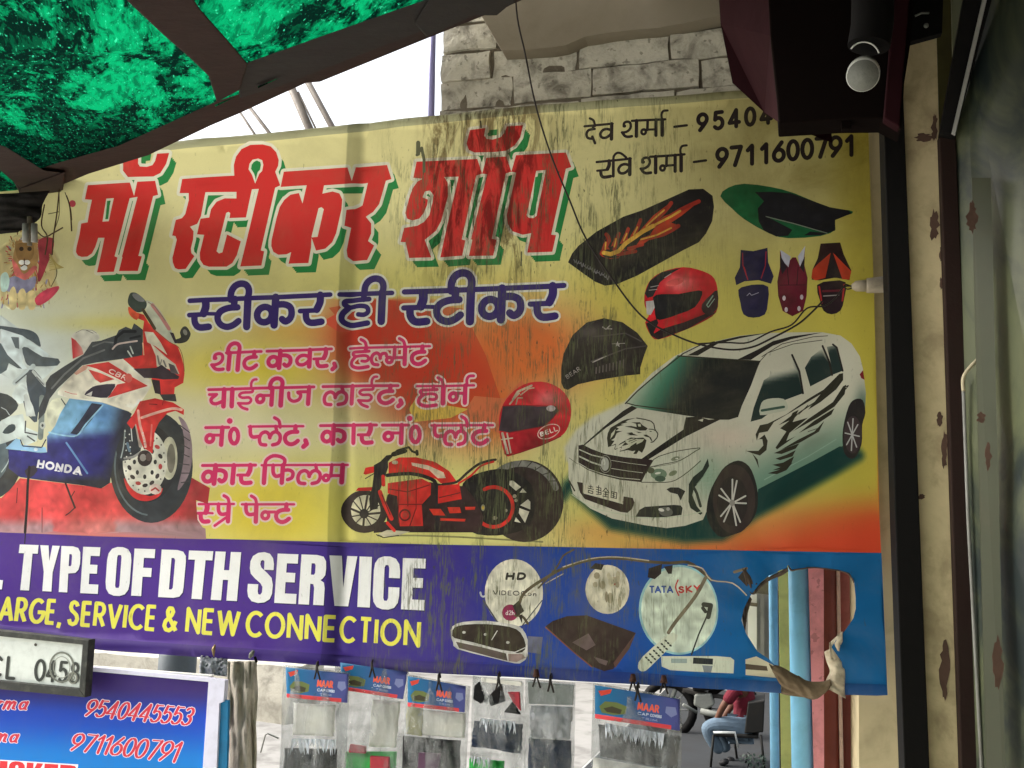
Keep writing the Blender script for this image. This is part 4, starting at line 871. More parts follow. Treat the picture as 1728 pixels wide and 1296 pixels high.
# front end
A.poly(g, [(103, 335), (150, 325), (250, 375), (400, 430), (600, 465), (920, 495), (880, 570), (840, 650), (795, 738), (560, 712), (340, 655), (200, 600), (103, 535)], (52, 40, 40), ZR)
A.strokes(g, [([(115, 380), (250, 440), (380, 470)], 12), ([(115, 455), (250, 520), (350, 552)], 16), ([(470, 500), (650, 530), (850, 555)], 5), ([(470, 588), (640, 615), (810, 636)], 6), ([(103, 525), (220, 595), (380, 650), (560, 690), (780, 710)], 8)], (204, 204, 186), ZR)
A.stroke(g, circ(402, 540, 62, 92, 24) + [circ(402, 540, 62, 92, 24)[0]], 8, (150, 150, 138), ZR); A.poly(g, circ(398, 540, 46, 74, 20), (176, 176, 166), ZR); A.poly(g, circ(385, 520, 18, 34, 12), (208, 208, 196), ZR)
A.poly(g, [(920, 495), (985, 450), (1150, 400), (1430, 362), (1440, 400), (1420, 510), (1310, 620), (1170, 710), (1050, 740), (795, 738), (850, 640)], (208, 210, 190), ZR)
for q, c_ in ((circ(985, 650, 90, 60, 14), (120, 142, 118)), (circ(1000, 700, 60, 34, 12), (76, 96, 80)), (circ(900, 610, 40, 34, 10), (92, 96, 76)), (circ(1140, 640, 50, 26, 10, rot=-25), (130, 140, 110)), (circ(1165, 480, 50, 22, 10, rot=-18), (132, 140, 116)), (circ(975, 640, 34, 12, 10, rot=-10), (226, 228, 214)), (circ(1180, 480, 18, 8, 8), (230, 230, 214))): A.poly(g, q, c_, ZR)
A.strokes(g, [([(850, 640), (930, 490), (1050, 435), (1200, 395), (1435, 362), (1380, 400), (1220, 500), (1040, 540), (880, 575)], 9), ([(795, 738), (1050, 740), (1170, 715), (1310, 620), (1440, 505)], 9), ([(935, 570), (1100, 545), (1190, 520)], 5)], (70, 72, 54), ZR, 2)
A.poly(g, [(86, 732), (150, 742), (158, 860), (590, 975), (598, 892), (700, 910), (718, 960), (690, 1030), (640, 1072), (560, 1062), (170, 920), (120, 850)], (60, 48, 44), ZR)
A.poly(g, [(155, 762), (592, 866), (592, 978), (150, 850)], (218, 214, 190), ZR)
CJ = {0: [[(215, 780), (262, 790)], [(240, 765), (238, 800)], [(205, 800), (270, 815)], [(212, 825), (262, 838), (258, 862), (208, 848), (212, 825)]],
      1: [[(300, 790), (350, 802)], [(325, 775), (320, 860)], [(300, 815), (350, 828)], [(300, 840), (345, 852)], [(300, 868), (352, 870)], [(350, 800), (352, 870)]],
      2: [[(405, 800), (370, 840)], [(405, 800), (440, 855)], [(385, 842), (425, 852)], [(405, 835), (398, 895)], [(375, 865), (430, 875)], [(370, 888), (430, 900)]],
      3: [[(465, 840), (460, 905)], [(465, 840), (525, 852), (518, 918)], [(478, 862), (505, 868)], [(475, 885), (505, 892)], [(490, 855), (488, 905)], [(470, 905), (510, 912)]]}
A.strokes(g, [(q, 9) for k in CJ for q in CJ[k]], (52, 46, 44), ZR)
A.poly(g, [(728, 1115), (770, 1040), (830, 1006), (1000, 995), (1150, 985), (1225, 992), (1244, 1020), (1232, 1095), (1120, 1110), (1000, 1128), (850, 1118)], (44, 46, 44), ZR)
A.poly(g, circ(1060, 1060, 78, 52, 16, rot=10), (104, 104, 98), ZR); A.poly(g, circ(1010, 1040, 34, 18, 10, rot=15), (220, 218, 208), ZR); A.poly(g, circ(1085, 1030, 22, 20, 10), (170, 168, 160), ZR)
A.polys(g, [[(1068, 815), (1110, 795), (1200, 795), (1275, 835), (1240, 900), (1225, 940), (1190, 870), (1110, 850)]], (44, 42, 42), ZR)
A.poly(g, [(1312, 760), (1360, 680), (1460, 600), (1520, 478), (1535, 560), (1440, 720), (1370, 800), (1350, 880), (1400, 1000), (1462, 1075), (1440, 1095), (1330, 1020), (1308, 950)], (40, 52, 46), ZR)
A.stroke(g, [(1370, 800), (1400, 860), (1440, 1000)], 30, (60, 66, 58), ZR); A.stroke(g, [(1400, 760), (1500, 640)], 6, (140, 160, 136), ZR)
A.strokes(g, [([(0, 720), (60, 830)], 16), ([(0, 470), (100, 540)], 5)], (70, 66, 54), ZR)
A.stroke(g, [(30, 870), (250, 1010), (560, 1085), (800, 1125), (1180, 1115), (1450, 1060)], 9, (196, 206, 180), ZR, 3)
# wheels
A.poly(g, [(820, 1080), (830, 960), (870, 870), (920, 800), (990, 768), (1050, 800), (1085, 880), (1098, 960), (1090, 1050), (1040, 1130), (960, 1175), (880, 1180)], (36, 36, 36), ZQ, 3)
A.poly(g, circ(968, 980, 116, 190, 30), (58, 48, 46), ZQ); A.poly(g, circ(960, 990, 84, 136, 26), (46, 40, 40), ZQ)
for k in range(5):
    for s_ in (-1, 1):
        a = R(-80 + 72 * k) + s_ * .16
        A.stroke(g, [(958 + 6 * math.cos(a), 1000 + 6 * math.sin(a)), (958 + 76 * math.cos(a), 1000 + 128 * math.sin(a))], 9, (206, 204, 196), ZQ)
A.poly(g, circ(958, 1000, 15, 18, 12), (150, 146, 140), ZQ)
A.poly(g, [(925, 740), (925, 620), (960, 480), (1000, 435), (1050, 440), (1068, 520), (1048, 600), (1045, 720), (1000, 810), (950, 800)], (40, 36, 38), ZS, 3)
A.poly(g, circ(988, 660, 56, 120, 24), (62, 50, 54), ZS)
for k in range(8):
    a = R(-84 + 45 * k); A.stroke(g, [(984, 660), (984 + 46 * math.cos(a), 660 + 102 * math.sin(a))], 8, (186, 186, 186), ZS)
A.poly(g, [(1030, 275), (1052, 248), (1062, 310), (1042, 300)], (130, 34, 40), ZS)
A.stroke(g, [(420, 950), (700, 800), (880, 690)], 6, (150, 180, 160), ZS)
# wing decal
A.polys(g, [[(370, 700), (362, 660), (390, 600), (440, 590), (560, 530), (700, 430), (800, 370), (900, 270), (925, 265), (925, 310), (880, 370), (780, 450), (700, 500), (780, 400), (600, 510), (480, 580), (440, 640), (385, 650)],
             [(925, 350), (945, 340), (935, 400), (870, 480), (760, 550), (600, 640), (700, 560), (860, 450)],
             [(870, 490), (850, 530), (760, 590), (640, 650), (740, 570)], [(805, 570), (770, 640), (650, 710), (520, 760), (640, 690), (740, 640)],
             [(600, 520), (640, 500), (600, 580), (700, 550), (580, 650), (560, 700), (620, 670), (500, 755), (490, 745), (560, 640), (520, 620), (580, 570), (510, 600), (590, 540)],
             [(645, 715), (620, 750), (530, 785), (480, 780), (560, 745)], [(620, 760), (600, 800), (520, 825), (490, 815), (560, 790)], [(610, 800), (590, 850), (520, 870), (470, 855), (540, 840)], [(600, 840), (560, 890), (500, 915), (440, 910), (520, 885), (470, 890)],
             [(370, 700), (420, 660), (440, 700), (432, 760), (390, 795), (340, 780), (300, 765), (380, 765), (412, 730), (405, 690), (385, 690)], [(340, 780), (375, 820), (385, 880), (365, 830)]], (46, 44, 34), ZS)
A.strokes(g, [([(880, 360), (760, 440), (640, 520), (560, 600)], 7), ([(925, 360), (960, 345), (940, 370)], 6), ([(905, 300), (860, 370), (720, 480)], 12), ([(700, 470), (640, 530)], 5), ([(760, 620), (700, 640)], 4)], (52, 50, 40), ZS)
# eagle decal
EK = (56, 54, 42)
A.polys(g, [[(160, 860), (175, 770), (225, 670), (330, 610), (440, 545), (520, 515), (700, 492), (560, 530), (500, 560), (540, 570), (410, 610), (470, 620), (330, 660), (380, 690), (320, 730), (440, 735), (340, 770), (300, 860), (240, 900), (300, 910), (235, 1000), (330, 960), (290, 1060), (440, 1030), (390, 1110), (540, 1080), (620, 1100), (680, 1090), (640, 1150), (700, 1150), (740, 1090), (800, 1130), (850, 1030), (880, 900), (820, 850), (700, 860), (600, 850), (520, 890), (400, 960), (360, 1000), (500, 930), (430, 1010), (620, 960), (580, 1030), (460, 1080), (400, 1090), (440, 1010), (300, 1080), (330, 980), (180, 1025)],
             [(600, 575), (760, 570), (800, 620), (900, 680), (870, 720), (760, 725), (640, 680), (480, 650), (600, 640), (700, 660), (690, 600)],
             [(510, 770), (620, 755), (640, 780), (730, 815), (600, 810), (520, 805), (580, 790)], [(820, 800), (880, 795), (960, 850), (990, 920), (960, 905), (930, 850), (850, 830)], [(680, 740), (800, 760), (740, 770)]], EK, ZT)
A.polys(g, [[(240, 780), (320, 690), (290, 790), (220, 880)], [(500, 900), (640, 870), (720, 880), (840, 880), (800, 930), (700, 980), (700, 940), (560, 1030), (510, 1060), (560, 980), (500, 940)], [(720, 605), (770, 600), (780, 650), (730, 650)]], (200, 200, 174), ZT)
A.strokes(g, [([(700, 495), (850, 520), (960, 550), (1010, 600), (1030, 700), (1085, 780), (1070, 850), (1000, 930), (960, 935)], 20), ([(920, 695), (1000, 700), (1030, 720)], 16), ([(940, 735), (965, 738)], 16), ([(560, 920), (680, 880)], 14), ([(600, 950), (700, 900)], 10), ([(540, 1070), (680, 1000)], 12)], EK, ZT)

# ---- red low chopper
ZN = (560, 740, 4.215); g = 'chopper_motorcycle_print'; CH = (58, 46, 44); CR = (222, 48, 42)
A.stroke(g, [(330, 690), (600, 690), (900, 700), (1500, 735)], 12, (150, 146, 96), ZN)
A.poly(g, circ(1372, 445, 276, 292, 40), CH, ZN)
A.stroke(g, arc(1345, 440, 262, 262, 200, 340, 14), 44, (132, 130, 124), ZN)
for k in range(9):
    a = R(205 + 15 * k); A.stroke(g, [(1345 + 240 * math.cos(a), 440 + 240 * math.sin(a)), (1345 + 284 * math.cos(a + .1), 440 + 284 * math.sin(a + .1))], 7, (76, 72, 68), ZN)
A.poly(g, [(930, 320), (1060, 240), (1250, 220), (1420, 330), (1440, 520), (1380, 640), (1180, 690), (980, 660), (920, 500)], (38, 34, 34), ZN, 3)
for q in ([(1265, 300), (1290, 300), (1345, 345), (1310, 372), (1262, 330)], [(1335, 385), (1358, 355), (1385, 385)], [(1340, 475), (1395, 432), (1412, 450), (1412, 505)], [(1335, 495), (1405, 520), (1375, 600), (1330, 530)], [(1300, 590), (1345, 600), (1310, 560)]): A.poly(g, q, (224, 218, 196), ZN)
A.stroke(g, arc(1150, 487, 138, 142, -118, 168, 26), 26, CR, ZN)
for q in (circ(1075, 492, 14, 24), circ(1160, 565, 18, 14), circ(1240, 512, 10, 12), circ(1300, 410, 14), circ(1310, 440, 12)): A.poly(g, q, (150, 142, 120), ZN)
A.poly(g, circ(1075, 492, 8, 14), (206, 176, 60), ZN)
A.poly(g, circ(232, 520, 168, 152, 32), CH, ZN); A.poly(g, circ(242, 512, 108, 110, 26), (222, 216, 184), ZN)
for k in range(12):
    a = R(30 * k + 8); A.stroke(g, [(235 + 20 * math.cos(a), 535 + 20 * math.sin(a)), (240 + 106 * math.cos(a), 515 + 106 * math.sin(a))], 9 if k % 3 else 16, (70, 60, 56), ZN)
A.poly(g, circ(232, 535, 34), (48, 42, 44), ZN)
A.poly(g, [(300, 610), (400, 590), (440, 660), (300, 672)], CH, ZN)
A.poly(g, [(400, 400), (560, 300), (700, 310), (760, 320), (940, 340), (1010, 420), (1080, 560), (1060, 668), (460, 668), (400, 600), (380, 480)], (60, 42, 42), ZN)
A.poly(g, [(330, 680), (400, 650), (560, 662), (480, 690), (390, 704)], (208, 200, 172), ZN); A.stroke(g, [(320, 684), (370, 705), (480, 690)], 7, (50, 44, 40), ZN)
A.poly(g, [(225, 250), (240, 208), (305, 196), (310, 240), (240, 258)], CR, ZN); A.stroke(g, [(240, 285), (300, 250)], 7, (50, 44, 44), ZN)
A.poly(g, [(170, 372), (190, 350), (300, 345), (312, 372)], CR, ZN)
A.poly(g, [(300, 250), (300, 190), (345, 165), (390, 120), (450, 112), (400, 165), (402, 205), (370, 300), (340, 380), (330, 500), (275, 512), (268, 430), (290, 340)], (48, 42, 44), ZN)
A.strokes(g, [([(365, 160), (430, 118), (470, 85), (548, 62), (570, 90), (604, 104)], 16), ([(440, 112), (520, 88)], 34), ([(604, 90), (606, 112)], 22)], (50, 46, 34), ZN)
A.poly(g, [(405, 172), (480, 135), (600, 133), (730, 165), (830, 230), (882, 300), (860, 322), (770, 318), (740, 288), (640, 262), (560, 245), (405, 252)], CR, ZN)
A.poly(g, [(565, 170), (680, 190), (790, 240), (806, 280), (750, 282), (690, 225), (570, 192)], (232, 208, 180), ZN)
A.poly(g, circ(450, 170, 22, 14), (206, 190, 160), ZN)
A.stroke(g, [(395, 262), (560, 250), (680, 278), (738, 325), (748, 480), (745, 650)], 26, (46, 40, 42), ZN, 3)
A.poly(g, [(400, 318), (640, 285), (702, 318), (700, 400), (640, 470), (650, 622), (490, 624), (480, 520), (470, 410), (400, 390)], (214, 52, 46), ZN)
A.strokes(g, [([(480, 330), (480, 600)], 6), ([(540, 300), (545, 480)], 8), ([(600, 290), (602, 500)], 6), ([(410, 360), (540, 380), (690, 330)], 7), ([(480, 470), (640, 468)], 7), ([(560, 620), (600, 500)], 8)], (120, 34, 34), ZN)
A.stroke(g, circ(525, 545, 36, 38, 16) + [(561, 545)], 12, (104, 34, 36), ZN); A.poly(g, circ(525, 545, 16), (180, 70, 60), ZN)
A.strokes(g, [([(345, 380), (380, 470), (430, 570)], 30), ([(365, 270), (370, 330)], 26), ([(400, 600), (450, 655)], 22)], CR, ZN)
A.strokes(g, [([(360, 400), (420, 540)], 7)], (70, 40, 40), ZN)
A.poly(g, [(752, 335), (905, 322), (922, 430), (752, 462)], CR, ZN); A.stroke(g, [(760, 420), (910, 385)], 6, (90, 36, 38), ZN)
A.strokes(g, [([(785, 325), (885, 308), (960, 245), (1040, 185), (1110, 160), (1165, 150)], 18)], (50, 42, 40), ZN, 4)
A.stroke(g, [(900, 318), (990, 262), (1060, 195), (1150, 165)], 14, CR, ZN, 3)
for q in ([(690, 500), (770, 500), (806, 548), (720, 545)], [(820, 488), (908, 488), (918, 528), (835, 532)], [(945, 486), (1020, 486), (1015, 506), (950, 508)], [(770, 566), (950, 572), (945, 590), (770, 584)]): A.poly(g, q, (224, 62, 44), ZN)

# ---- dishes and boxes on the blue band
ZU = (740, 920, 3.323)
g = 'dish_antenna_print'; CW = (222, 218, 200)
A.poly(g, circ(422, 268, 164, 190, 34), CW, ZU)
lay_word(A, g, 'HD', 852, 887.5, [(852, 979), (888, 979)], [(852, 966), (888, 965.5)], (40, 34, 40), w=.3, pad=.18, shear=.15)
lay_word(A, g, 'VIDEOCon', 831, 906, [(831, 1004), (906, 1006.5)], [(831, 996), (906, 997.5)], (60, 54, 60), w=.2, pad=.14)
A.poly(g, circ(402, 378, 46, 46, 18), (146, 40, 84), ZU); lay_word(A, g, 'd2h', 853, 868, [(852, 1038), (870, 1038)], [(852, 1030), (870, 1030)], (232, 214, 216), w=.16, pad=.1)
A.strokes(g, [([(250, 310), (330, 430)], 9), ([(580, 310), (470, 450)], 6)], (80, 80, 90), ZU); A.stroke(g, arc(250, 265, 16, 24, 180, 60, 6), 10, (206, 206, 214), ZU)
g = 'small_dish_print'
A.poly(g, circ(948, 248, 124, 138, 28), (214, 208, 186), ZU); A.poly(g, [(960, 180), (1012, 180), (1010, 225), (968, 222)], (190, 70, 64), ZU)
random.seed(5)
for k in range(12): A.poly(g, circ(870 + random.random() * 150, 170 + random.random() * 170, 8 + random.random() * 12, 16 + random.random() * 18, 7), mix3((150, 140, 116), (196, 188, 160), random.random()), ZU)
g = 'set_top_box_print'
A.poly(g, [(72, 500), (80, 455), (140, 430), (270, 424), (420, 445), (470, 470), (500, 530), (500, 620), (470, 655), (430, 662), (300, 630), (110, 582), (85, 545)], (208, 206, 200), ZU, 2)
A.poly(g, [(80, 495), (90, 462), (150, 445), (270, 442), (400, 458), (460, 490), (490, 560), (470, 600), (400, 598), (200, 545), (92, 520)], (48, 38, 36), ZU, 2)
A.poly(g, [(100, 540), (240, 570), (380, 606), (390, 648), (300, 626), (118, 576)], (96, 84, 80), ZU); A.poly(g, [(392, 608), (470, 610), (490, 630), (440, 655), (395, 650)], (150, 128, 122), ZU)
A.strokes(g, [([(360, 590), (430, 600), (485, 575)], 5), ([(330, 480), (300, 530)], 5), ([(470, 470), (500, 560)], 5)], (206, 204, 198), ZU)
for x, y in ((145, 488), (265, 500), (390, 545)): A.poly(g, circ(x, y, 10, 8, 8), (206, 204, 196), ZU)
A.poly(g, [(500, 510), (585, 515), (575, 610), (500, 600)], (104, 106, 128), ZU)
A.poly(g, [(600, 455), (640, 425), (720, 398), (830, 393), (960, 440), (1106, 492), (1060, 570), (1000, 660), (980, 695), (930, 706), (860, 680), (760, 600)], (54, 40, 40), ZU)
A.poly(g, [(980, 660), (1100, 500), (1106, 492), (1070, 580), (990, 690)], (100, 72, 66), ZU); A.polys(g, [[(750, 545), (840, 495), (880, 560), (830, 590)], [(870, 625), (950, 650), (940, 675), (900, 660)]], (100, 84, 84), ZU)
A.strokes(g, [([(600, 460), (760, 600), (860, 682)], 7)], (126, 76, 60), ZU)
g = 'large_dish_print'
A.poly(g, circ(1348, 362, 224, 252, 40), (150, 196, 200), ZU); A.poly(g, circ(1350, 362, 212, 240, 40), (202, 214, 196), ZU)
lay_word(A, g, 'TATA', 1097, 1137, [(1097, 1000.5), (1137, 1000.5)], [(1097, 988), (1137, 988)], (44, 78, 156), w=.22, pad=.06)
A.stroke(g, [(1345, 195), (1332, 235), (1350, 280)], 8, (206, 60, 60), ZU, 3)
lay_word(A, g, 'SKY', 1145.5, 1184, [(1145, 1001), (1184, 999)], [(1145, 989), (1184, 986)], (206, 52, 56), w=.24, pad=.1)
A.strokes(g, [([(1510, 390), (1460, 500), (1420, 612)], 9), ([(1490, 330), (1530, 335), (1515, 400)], 26), ([(1485, 350), (1500, 370)], 20)], (52, 56, 52), ZU)
g = 'remote_and_receiver_print'
A.poly(g, [(1248, 622), (1560, 618), (1640, 624), (1660, 640), (1655, 716), (1400, 705), (1300, 700), (1252, 680)], (206, 212, 192), ZU); A.polys(g, [[(1305, 635), (1395, 635), (1395, 660), (1305, 660)]], (150, 166, 160), ZU); A.poly(g, [(1430, 628), (1542, 632), (1540, 666), (1428, 662)], (40, 44, 50), ZU); A.poly(g, [(1480, 670), (1540, 672), (1530, 710), (1490, 708)], (128, 136, 140), ZU)
A.poly(g, [(1118, 675), (1145, 625), (1290, 498), (1330, 498), (1335, 530), (1190, 680), (1150, 708), (1125, 700)], (206, 212, 190), ZU, 2)
A.strokes(g, [([(1175 + 22 * i + 13 * j, 660 - 19 * i + 13 * j - 18), (1181 + 22 * i + 13 * j, 664 - 19 * i + 13 * j - 18)], 10) for i in range(6) for j in range(-1, 2)], (54, 60, 54), ZU)
g = 'receiver_print'
A.poly(g, [(95, 940), (190, 915), (330, 985), (410, 1035), (400, 1105), (95, 1080)], (206, 200, 172), (1240, 930, 5.183)); A.poly(g, [(95, 980), (280, 1000), (290, 1040), (95, 1030)], (84, 72, 60), (1240, 930, 5.183))

# ---- scuffs where the vinyl has cracked and peeled
g = 'crack_stain'
A.strokes(g, [([(440, 390), (465, 290), (520, 235), (600, 185), (700, 130), (850, 82), (1000, 72), (1180, 92), (1300, 100), (1400, 96), (1480, 150), (1530, 195)], 17), ([(560, 240), (660, 130), (700, 60), (760, 25)], 10), ([(430, 395), (470, 400), (500, 440)], 14)], (92, 80, 62), ZU, 3)
A.strokes(g, [([(700, 122), (850, 76), (1000, 66), (1180, 86)], 6), ([(1400, 112), (1480, 130), (1530, 195), (1650, 212), (1728, 280)], 7), ([(600, 215), (700, 160)], 5), ([(470, 300), (540, 250)], 5)], (190, 180, 156), ZU, 3)
A.strokes(g, [([(1500, 180), (1440, 290), (1330, 430), (1290, 490)], 20), ([(1660, 150), (1728, 130)], 16)], (116, 106, 88), ZU, 3)
for q in ([(850, 130), (880, 100), (930, 108), (915, 140)], [(1175, 180), (1180, 130), (1255, 105), (1250, 160), (1215, 190)], [(1265, 120), (1315, 112), (1310, 160), (1290, 160)], [(415, 340), (450, 310), (480, 370), (440, 400)], [(450, 400), (470, 385), (468, 440)], [(1680, 180), (1728, 120), (1728, 230), (1700, 200)]): A.poly(g, q, (48, 40, 40), ZU)
A.strokes('rain_drip_stain', [([(706, 241), (706, 260)], 7), ([(704, 262), (712, 250), (716, 270), (716, 290)], 5), ([(812, 215), (811, 205)], 3), ([(880, 425), (879, 448)], 2.4)], (96, 98, 72))

# ---- the long tear near the right end
ZH7 = (1240, 930, 5.183)
hole = [(155, 365), (230, 270), (300, 212), (400, 165), (450, 150), (466, 118), (500, 160), (560, 150), (640, 142), (780, 145), (900, 160), (1000, 190), (1040, 260), (1052, 400), (1050, 500), (1030, 580), (960, 690), (880, 770), (840, 830), (930, 960), (950, 1100), (960, 1300), (405, 1300), (405, 1045), (300, 940), (200, 870), (100, 715), (60, 600), (80, 500), (130, 400)]
A.poly(None, hole, (0, 0, 0), ZH7)
A.grid(-230, 130, 1500, 1180, 13)
A.grid(955, 560, 1465, 900, 6)
A.grid(0, 490, 330, 900, 7)
A.grid(570, 745, 955, 915, 6)
A.grid(840, 450, 1215, 770, 6)
A.grid(955, 315, 1440, 450, 8)
A.grid(0, 395, 110, 525, 6)
A.grid(760, 940, 1250, 1140, 8)

# ---- where every print point lies: a gently rippled sheet with rolled hems
TL_, TR_ = U(0, topy(0), 0), U(1460, 140, 0)
def ripple(X, Z):
    w = .0035 * math.sin(X * 7.3 + 1.1) * math.cos(Z * 3.1) + .002 * math.sin(X * 17 + Z * 6) + .0012 * math.sin(Z * 21 + X * 4)
    w += .008 * math.exp(-((X - XF - .012 * math.sin(Z * 5)) / .02) ** 2)         # a long fold
    w += .005 * noise.noise(Vector((X * 2.4, Z * 5.5, 1.3)))
    w += .004 * noise.noise(Vector((X * 9, Z * 3.0, 4.3)))
    d = math.hypot((X - XH) / .34, (Z - ZHH) / .2)
    w += -.022 * math.exp(-d * d) * (1 + .4 * math.sin(9 * math.atan2(Z - ZHH, X - XH)))
    return w
XF = U(592, 600, 0).x; _h = U(1340, 1050, 0); XH, ZHH = _h.x, _h.z
def yoff(x, y):
    P = U(x, y, 0); w = ripple(P.x, P.z)
    t = (y - topy(x)) / 17.0
    if t < 1 and y < 400: w += -.010 * math.sqrt(max(0, 1 - (2 * max(0, t) - 1) ** 2)) + .004
    b = (boty(x) - y) / 21.0
    if b < 1 and y > 900: w += -.009 * math.sqrt(max(0, 1 - (2 * max(0, b) - 1) ** 2))
    return P, w
def place(x, y):
    P, w = yoff(x, y); e = 1.5
    Pa, wa = yoff(x + e, y); Pb, wb = yoff(x, y + e)
    a = Vector((Pa.x, wa, Pa.z)) - Vector((P.x, w, P.z)); b = Vector((Pb.x, wb, Pb.z)) - Vector((P.x, w, P.z))
    n = a.cross(b).normalized()
    if n.y > 0: n = -n
    return Vector((P.x, w, P.z)), n

# vinyl: printed colour, mildew drips and dust over it, thin enough to let light through from behind
mvin, t, b, o = newmat('printed_vinyl')
at = t.nodes.new('ShaderNodeVertexColor'); at.layer_name = 'Col'; p = world_pos(t)
sx = t.nodes.new('ShaderNodeSeparateXYZ'); t.links.new(p, sx.inputs[0])
X0 = U(620, 600, 0).x; X1 = U(720, 600, 0).x; X2 = U(1060, 600, 0).x; X3 = U(1300, 600, 0).x
zone = mth(t, 'MULTIPLY', ramp(t, sx.outputs[0], X0 - .06, X1), mth(t, 'SUBTRACT', 1.0, ramp(t, sx.outputs[0], X2 - .1, X3)))
str1 = noi(t, scl(t, p, (120, 1, 9)), 1, 6, .7, 1.6); blob = noi(t, scl(t, p, (11, 1, 5)), 1, 5, .65, .7)
drips = mth(t, 'MULTIPLY', ramp(t, str1, .46, .60), ramp(t, blob, .42, .60))
drips = mth(t, 'MULTIPLY', mth(t, 'MULTIPLY', drips, zone), .85)
fleck = noi(t, scl(t, p, (120, 1, 42), (0, R(14), 0)), 1, 3, .5); dens = noi(t, scl(t, p, (4, 1, 4)), 1, 3, .6)
fl_ = mth(t, 'MULTIPLY', ramp(t, fleck, .64, .71), ramp(t, dens, .40, .62)); fl_ = mth(t, 'MULTIPLY', fl_, mth(t, 'MULTIPLY_ADD', zone, .6, .35))
c1 = mixc(t, drips, at.outputs['Color'], lin((92, 96, 66))); c2 = mixc(t, fl_, c1, lin((66, 70, 46)))
dust = noi(t, scl(t, p, (3, 1, 3)), 1, 7, .68, .6)
c3 = mixc(t, mth(t, 'MULTIPLY', ramp(t, dust, .42, .75), .22), c2, lin((128, 120, 92)))
weave = t.nodes.new('ShaderNodeTexWave'); weave.inputs['Scale'].default_value = 260; weave.bands_direction = 'Z'; weave.inputs['Distortion'].default_value = 1.2
t.links.new(p, weave.inputs[0])
c4 = mixc(t, mth(t, 'MULTIPLY', noi(t, p, 420, 2, .6), .14), c3, lin((60, 56, 48)))
# dark mildew blotches that have run down over the last headline word
hz = mth(t, 'MULTIPLY', ramp(t, sx.outputs[0], U(690, 330, 0).x, U(740, 330, 0).x), mth(t, 'SUBTRACT', 1.0, ramp(t, sx.outputs[0], U(880, 330, 0).x, U(960, 330, 0).x)))
hz = mth(t, 'MULTIPLY', hz, ramp(t, sx.outputs[2], U(800, 520, 0).z, U(800, 400, 0).z))
hz = mth(t, 'MULTIPLY', hz, ramp(t, noi(t, scl(t, p, (26, 1, 5)), 1, 6, .7, 1.4), .42, .58))
c4 = mixc(t, mth(t, 'MULTIPLY', hz, .9), c4, (.28, .22, .18), 'MULTIPLY')
# painted shade of the batten behind, a dark band along the fold
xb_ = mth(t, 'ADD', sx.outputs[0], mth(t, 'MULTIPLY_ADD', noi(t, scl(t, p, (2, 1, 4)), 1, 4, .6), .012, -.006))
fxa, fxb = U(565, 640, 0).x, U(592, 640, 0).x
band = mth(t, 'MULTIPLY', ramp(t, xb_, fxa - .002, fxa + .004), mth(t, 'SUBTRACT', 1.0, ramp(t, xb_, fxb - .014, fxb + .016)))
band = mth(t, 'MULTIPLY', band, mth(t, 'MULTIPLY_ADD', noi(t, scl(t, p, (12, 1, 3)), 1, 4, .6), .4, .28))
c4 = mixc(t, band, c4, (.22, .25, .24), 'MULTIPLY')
# grime plus painted shade, darkening the corner under the shutter housing
grime_shade = mth(t, 'MULTIPLY', ramp(t, sx.outputs[0], U(900, 300, 0).x, U(1330, 300, 0).x), ramp(t, sx.outputs[2], U(1200, 640, 0).z, U(1200, 250, 0).z))
grime_shade = mth(t, 'MULTIPLY', grime_shade, mth(t, 'MULTIPLY_ADD', noi(t, scl(t, p, (6, 1, 6)), 1, 7, .7, .8), .9, .36), None, True)
c4 = mixc(t, grime_shade, c4, (.30, .27, .17), 'MULTIPLY')
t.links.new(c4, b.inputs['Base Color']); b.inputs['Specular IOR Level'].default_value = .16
t.links.new(mth(t, 'MULTIPLY_ADD', dust, .3, .42), b.inputs['Roughness'])
bm_ = node(t, 'ShaderNodeBump', Strength=.25, Distance=.0006); t.links.new(weave.outputs['Fac'], bm_.inputs['Height'])
bm2 = node(t, 'ShaderNodeBump', Strength=.35, Distance=.006); t.links.new(noi(t, scl(t, p, (9, 1, 5)), 1, 4, .55, .4), bm2.inputs['Height']); t.links.new(bm_.outputs[0], bm2.inputs['Normal'])
t.links.new(bm2.outputs[0], b.inputs['Normal'])
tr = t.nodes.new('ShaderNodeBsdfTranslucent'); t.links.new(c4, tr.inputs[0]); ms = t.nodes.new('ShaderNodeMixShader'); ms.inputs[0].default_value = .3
t.links.new(b.outputs[0], ms.inputs[1]); t.links.new(tr.outputs[0], ms.inputs[2]); t.links.new(ms.outputs[0], o.inputs[0])

banner = thing('shop_banner', 'large printed vinyl shop banner with red headline, motorcycles, helmets and a white car', 'banner', tuple(U(740, 640, 0)))
A.build(place, mvin, banner)

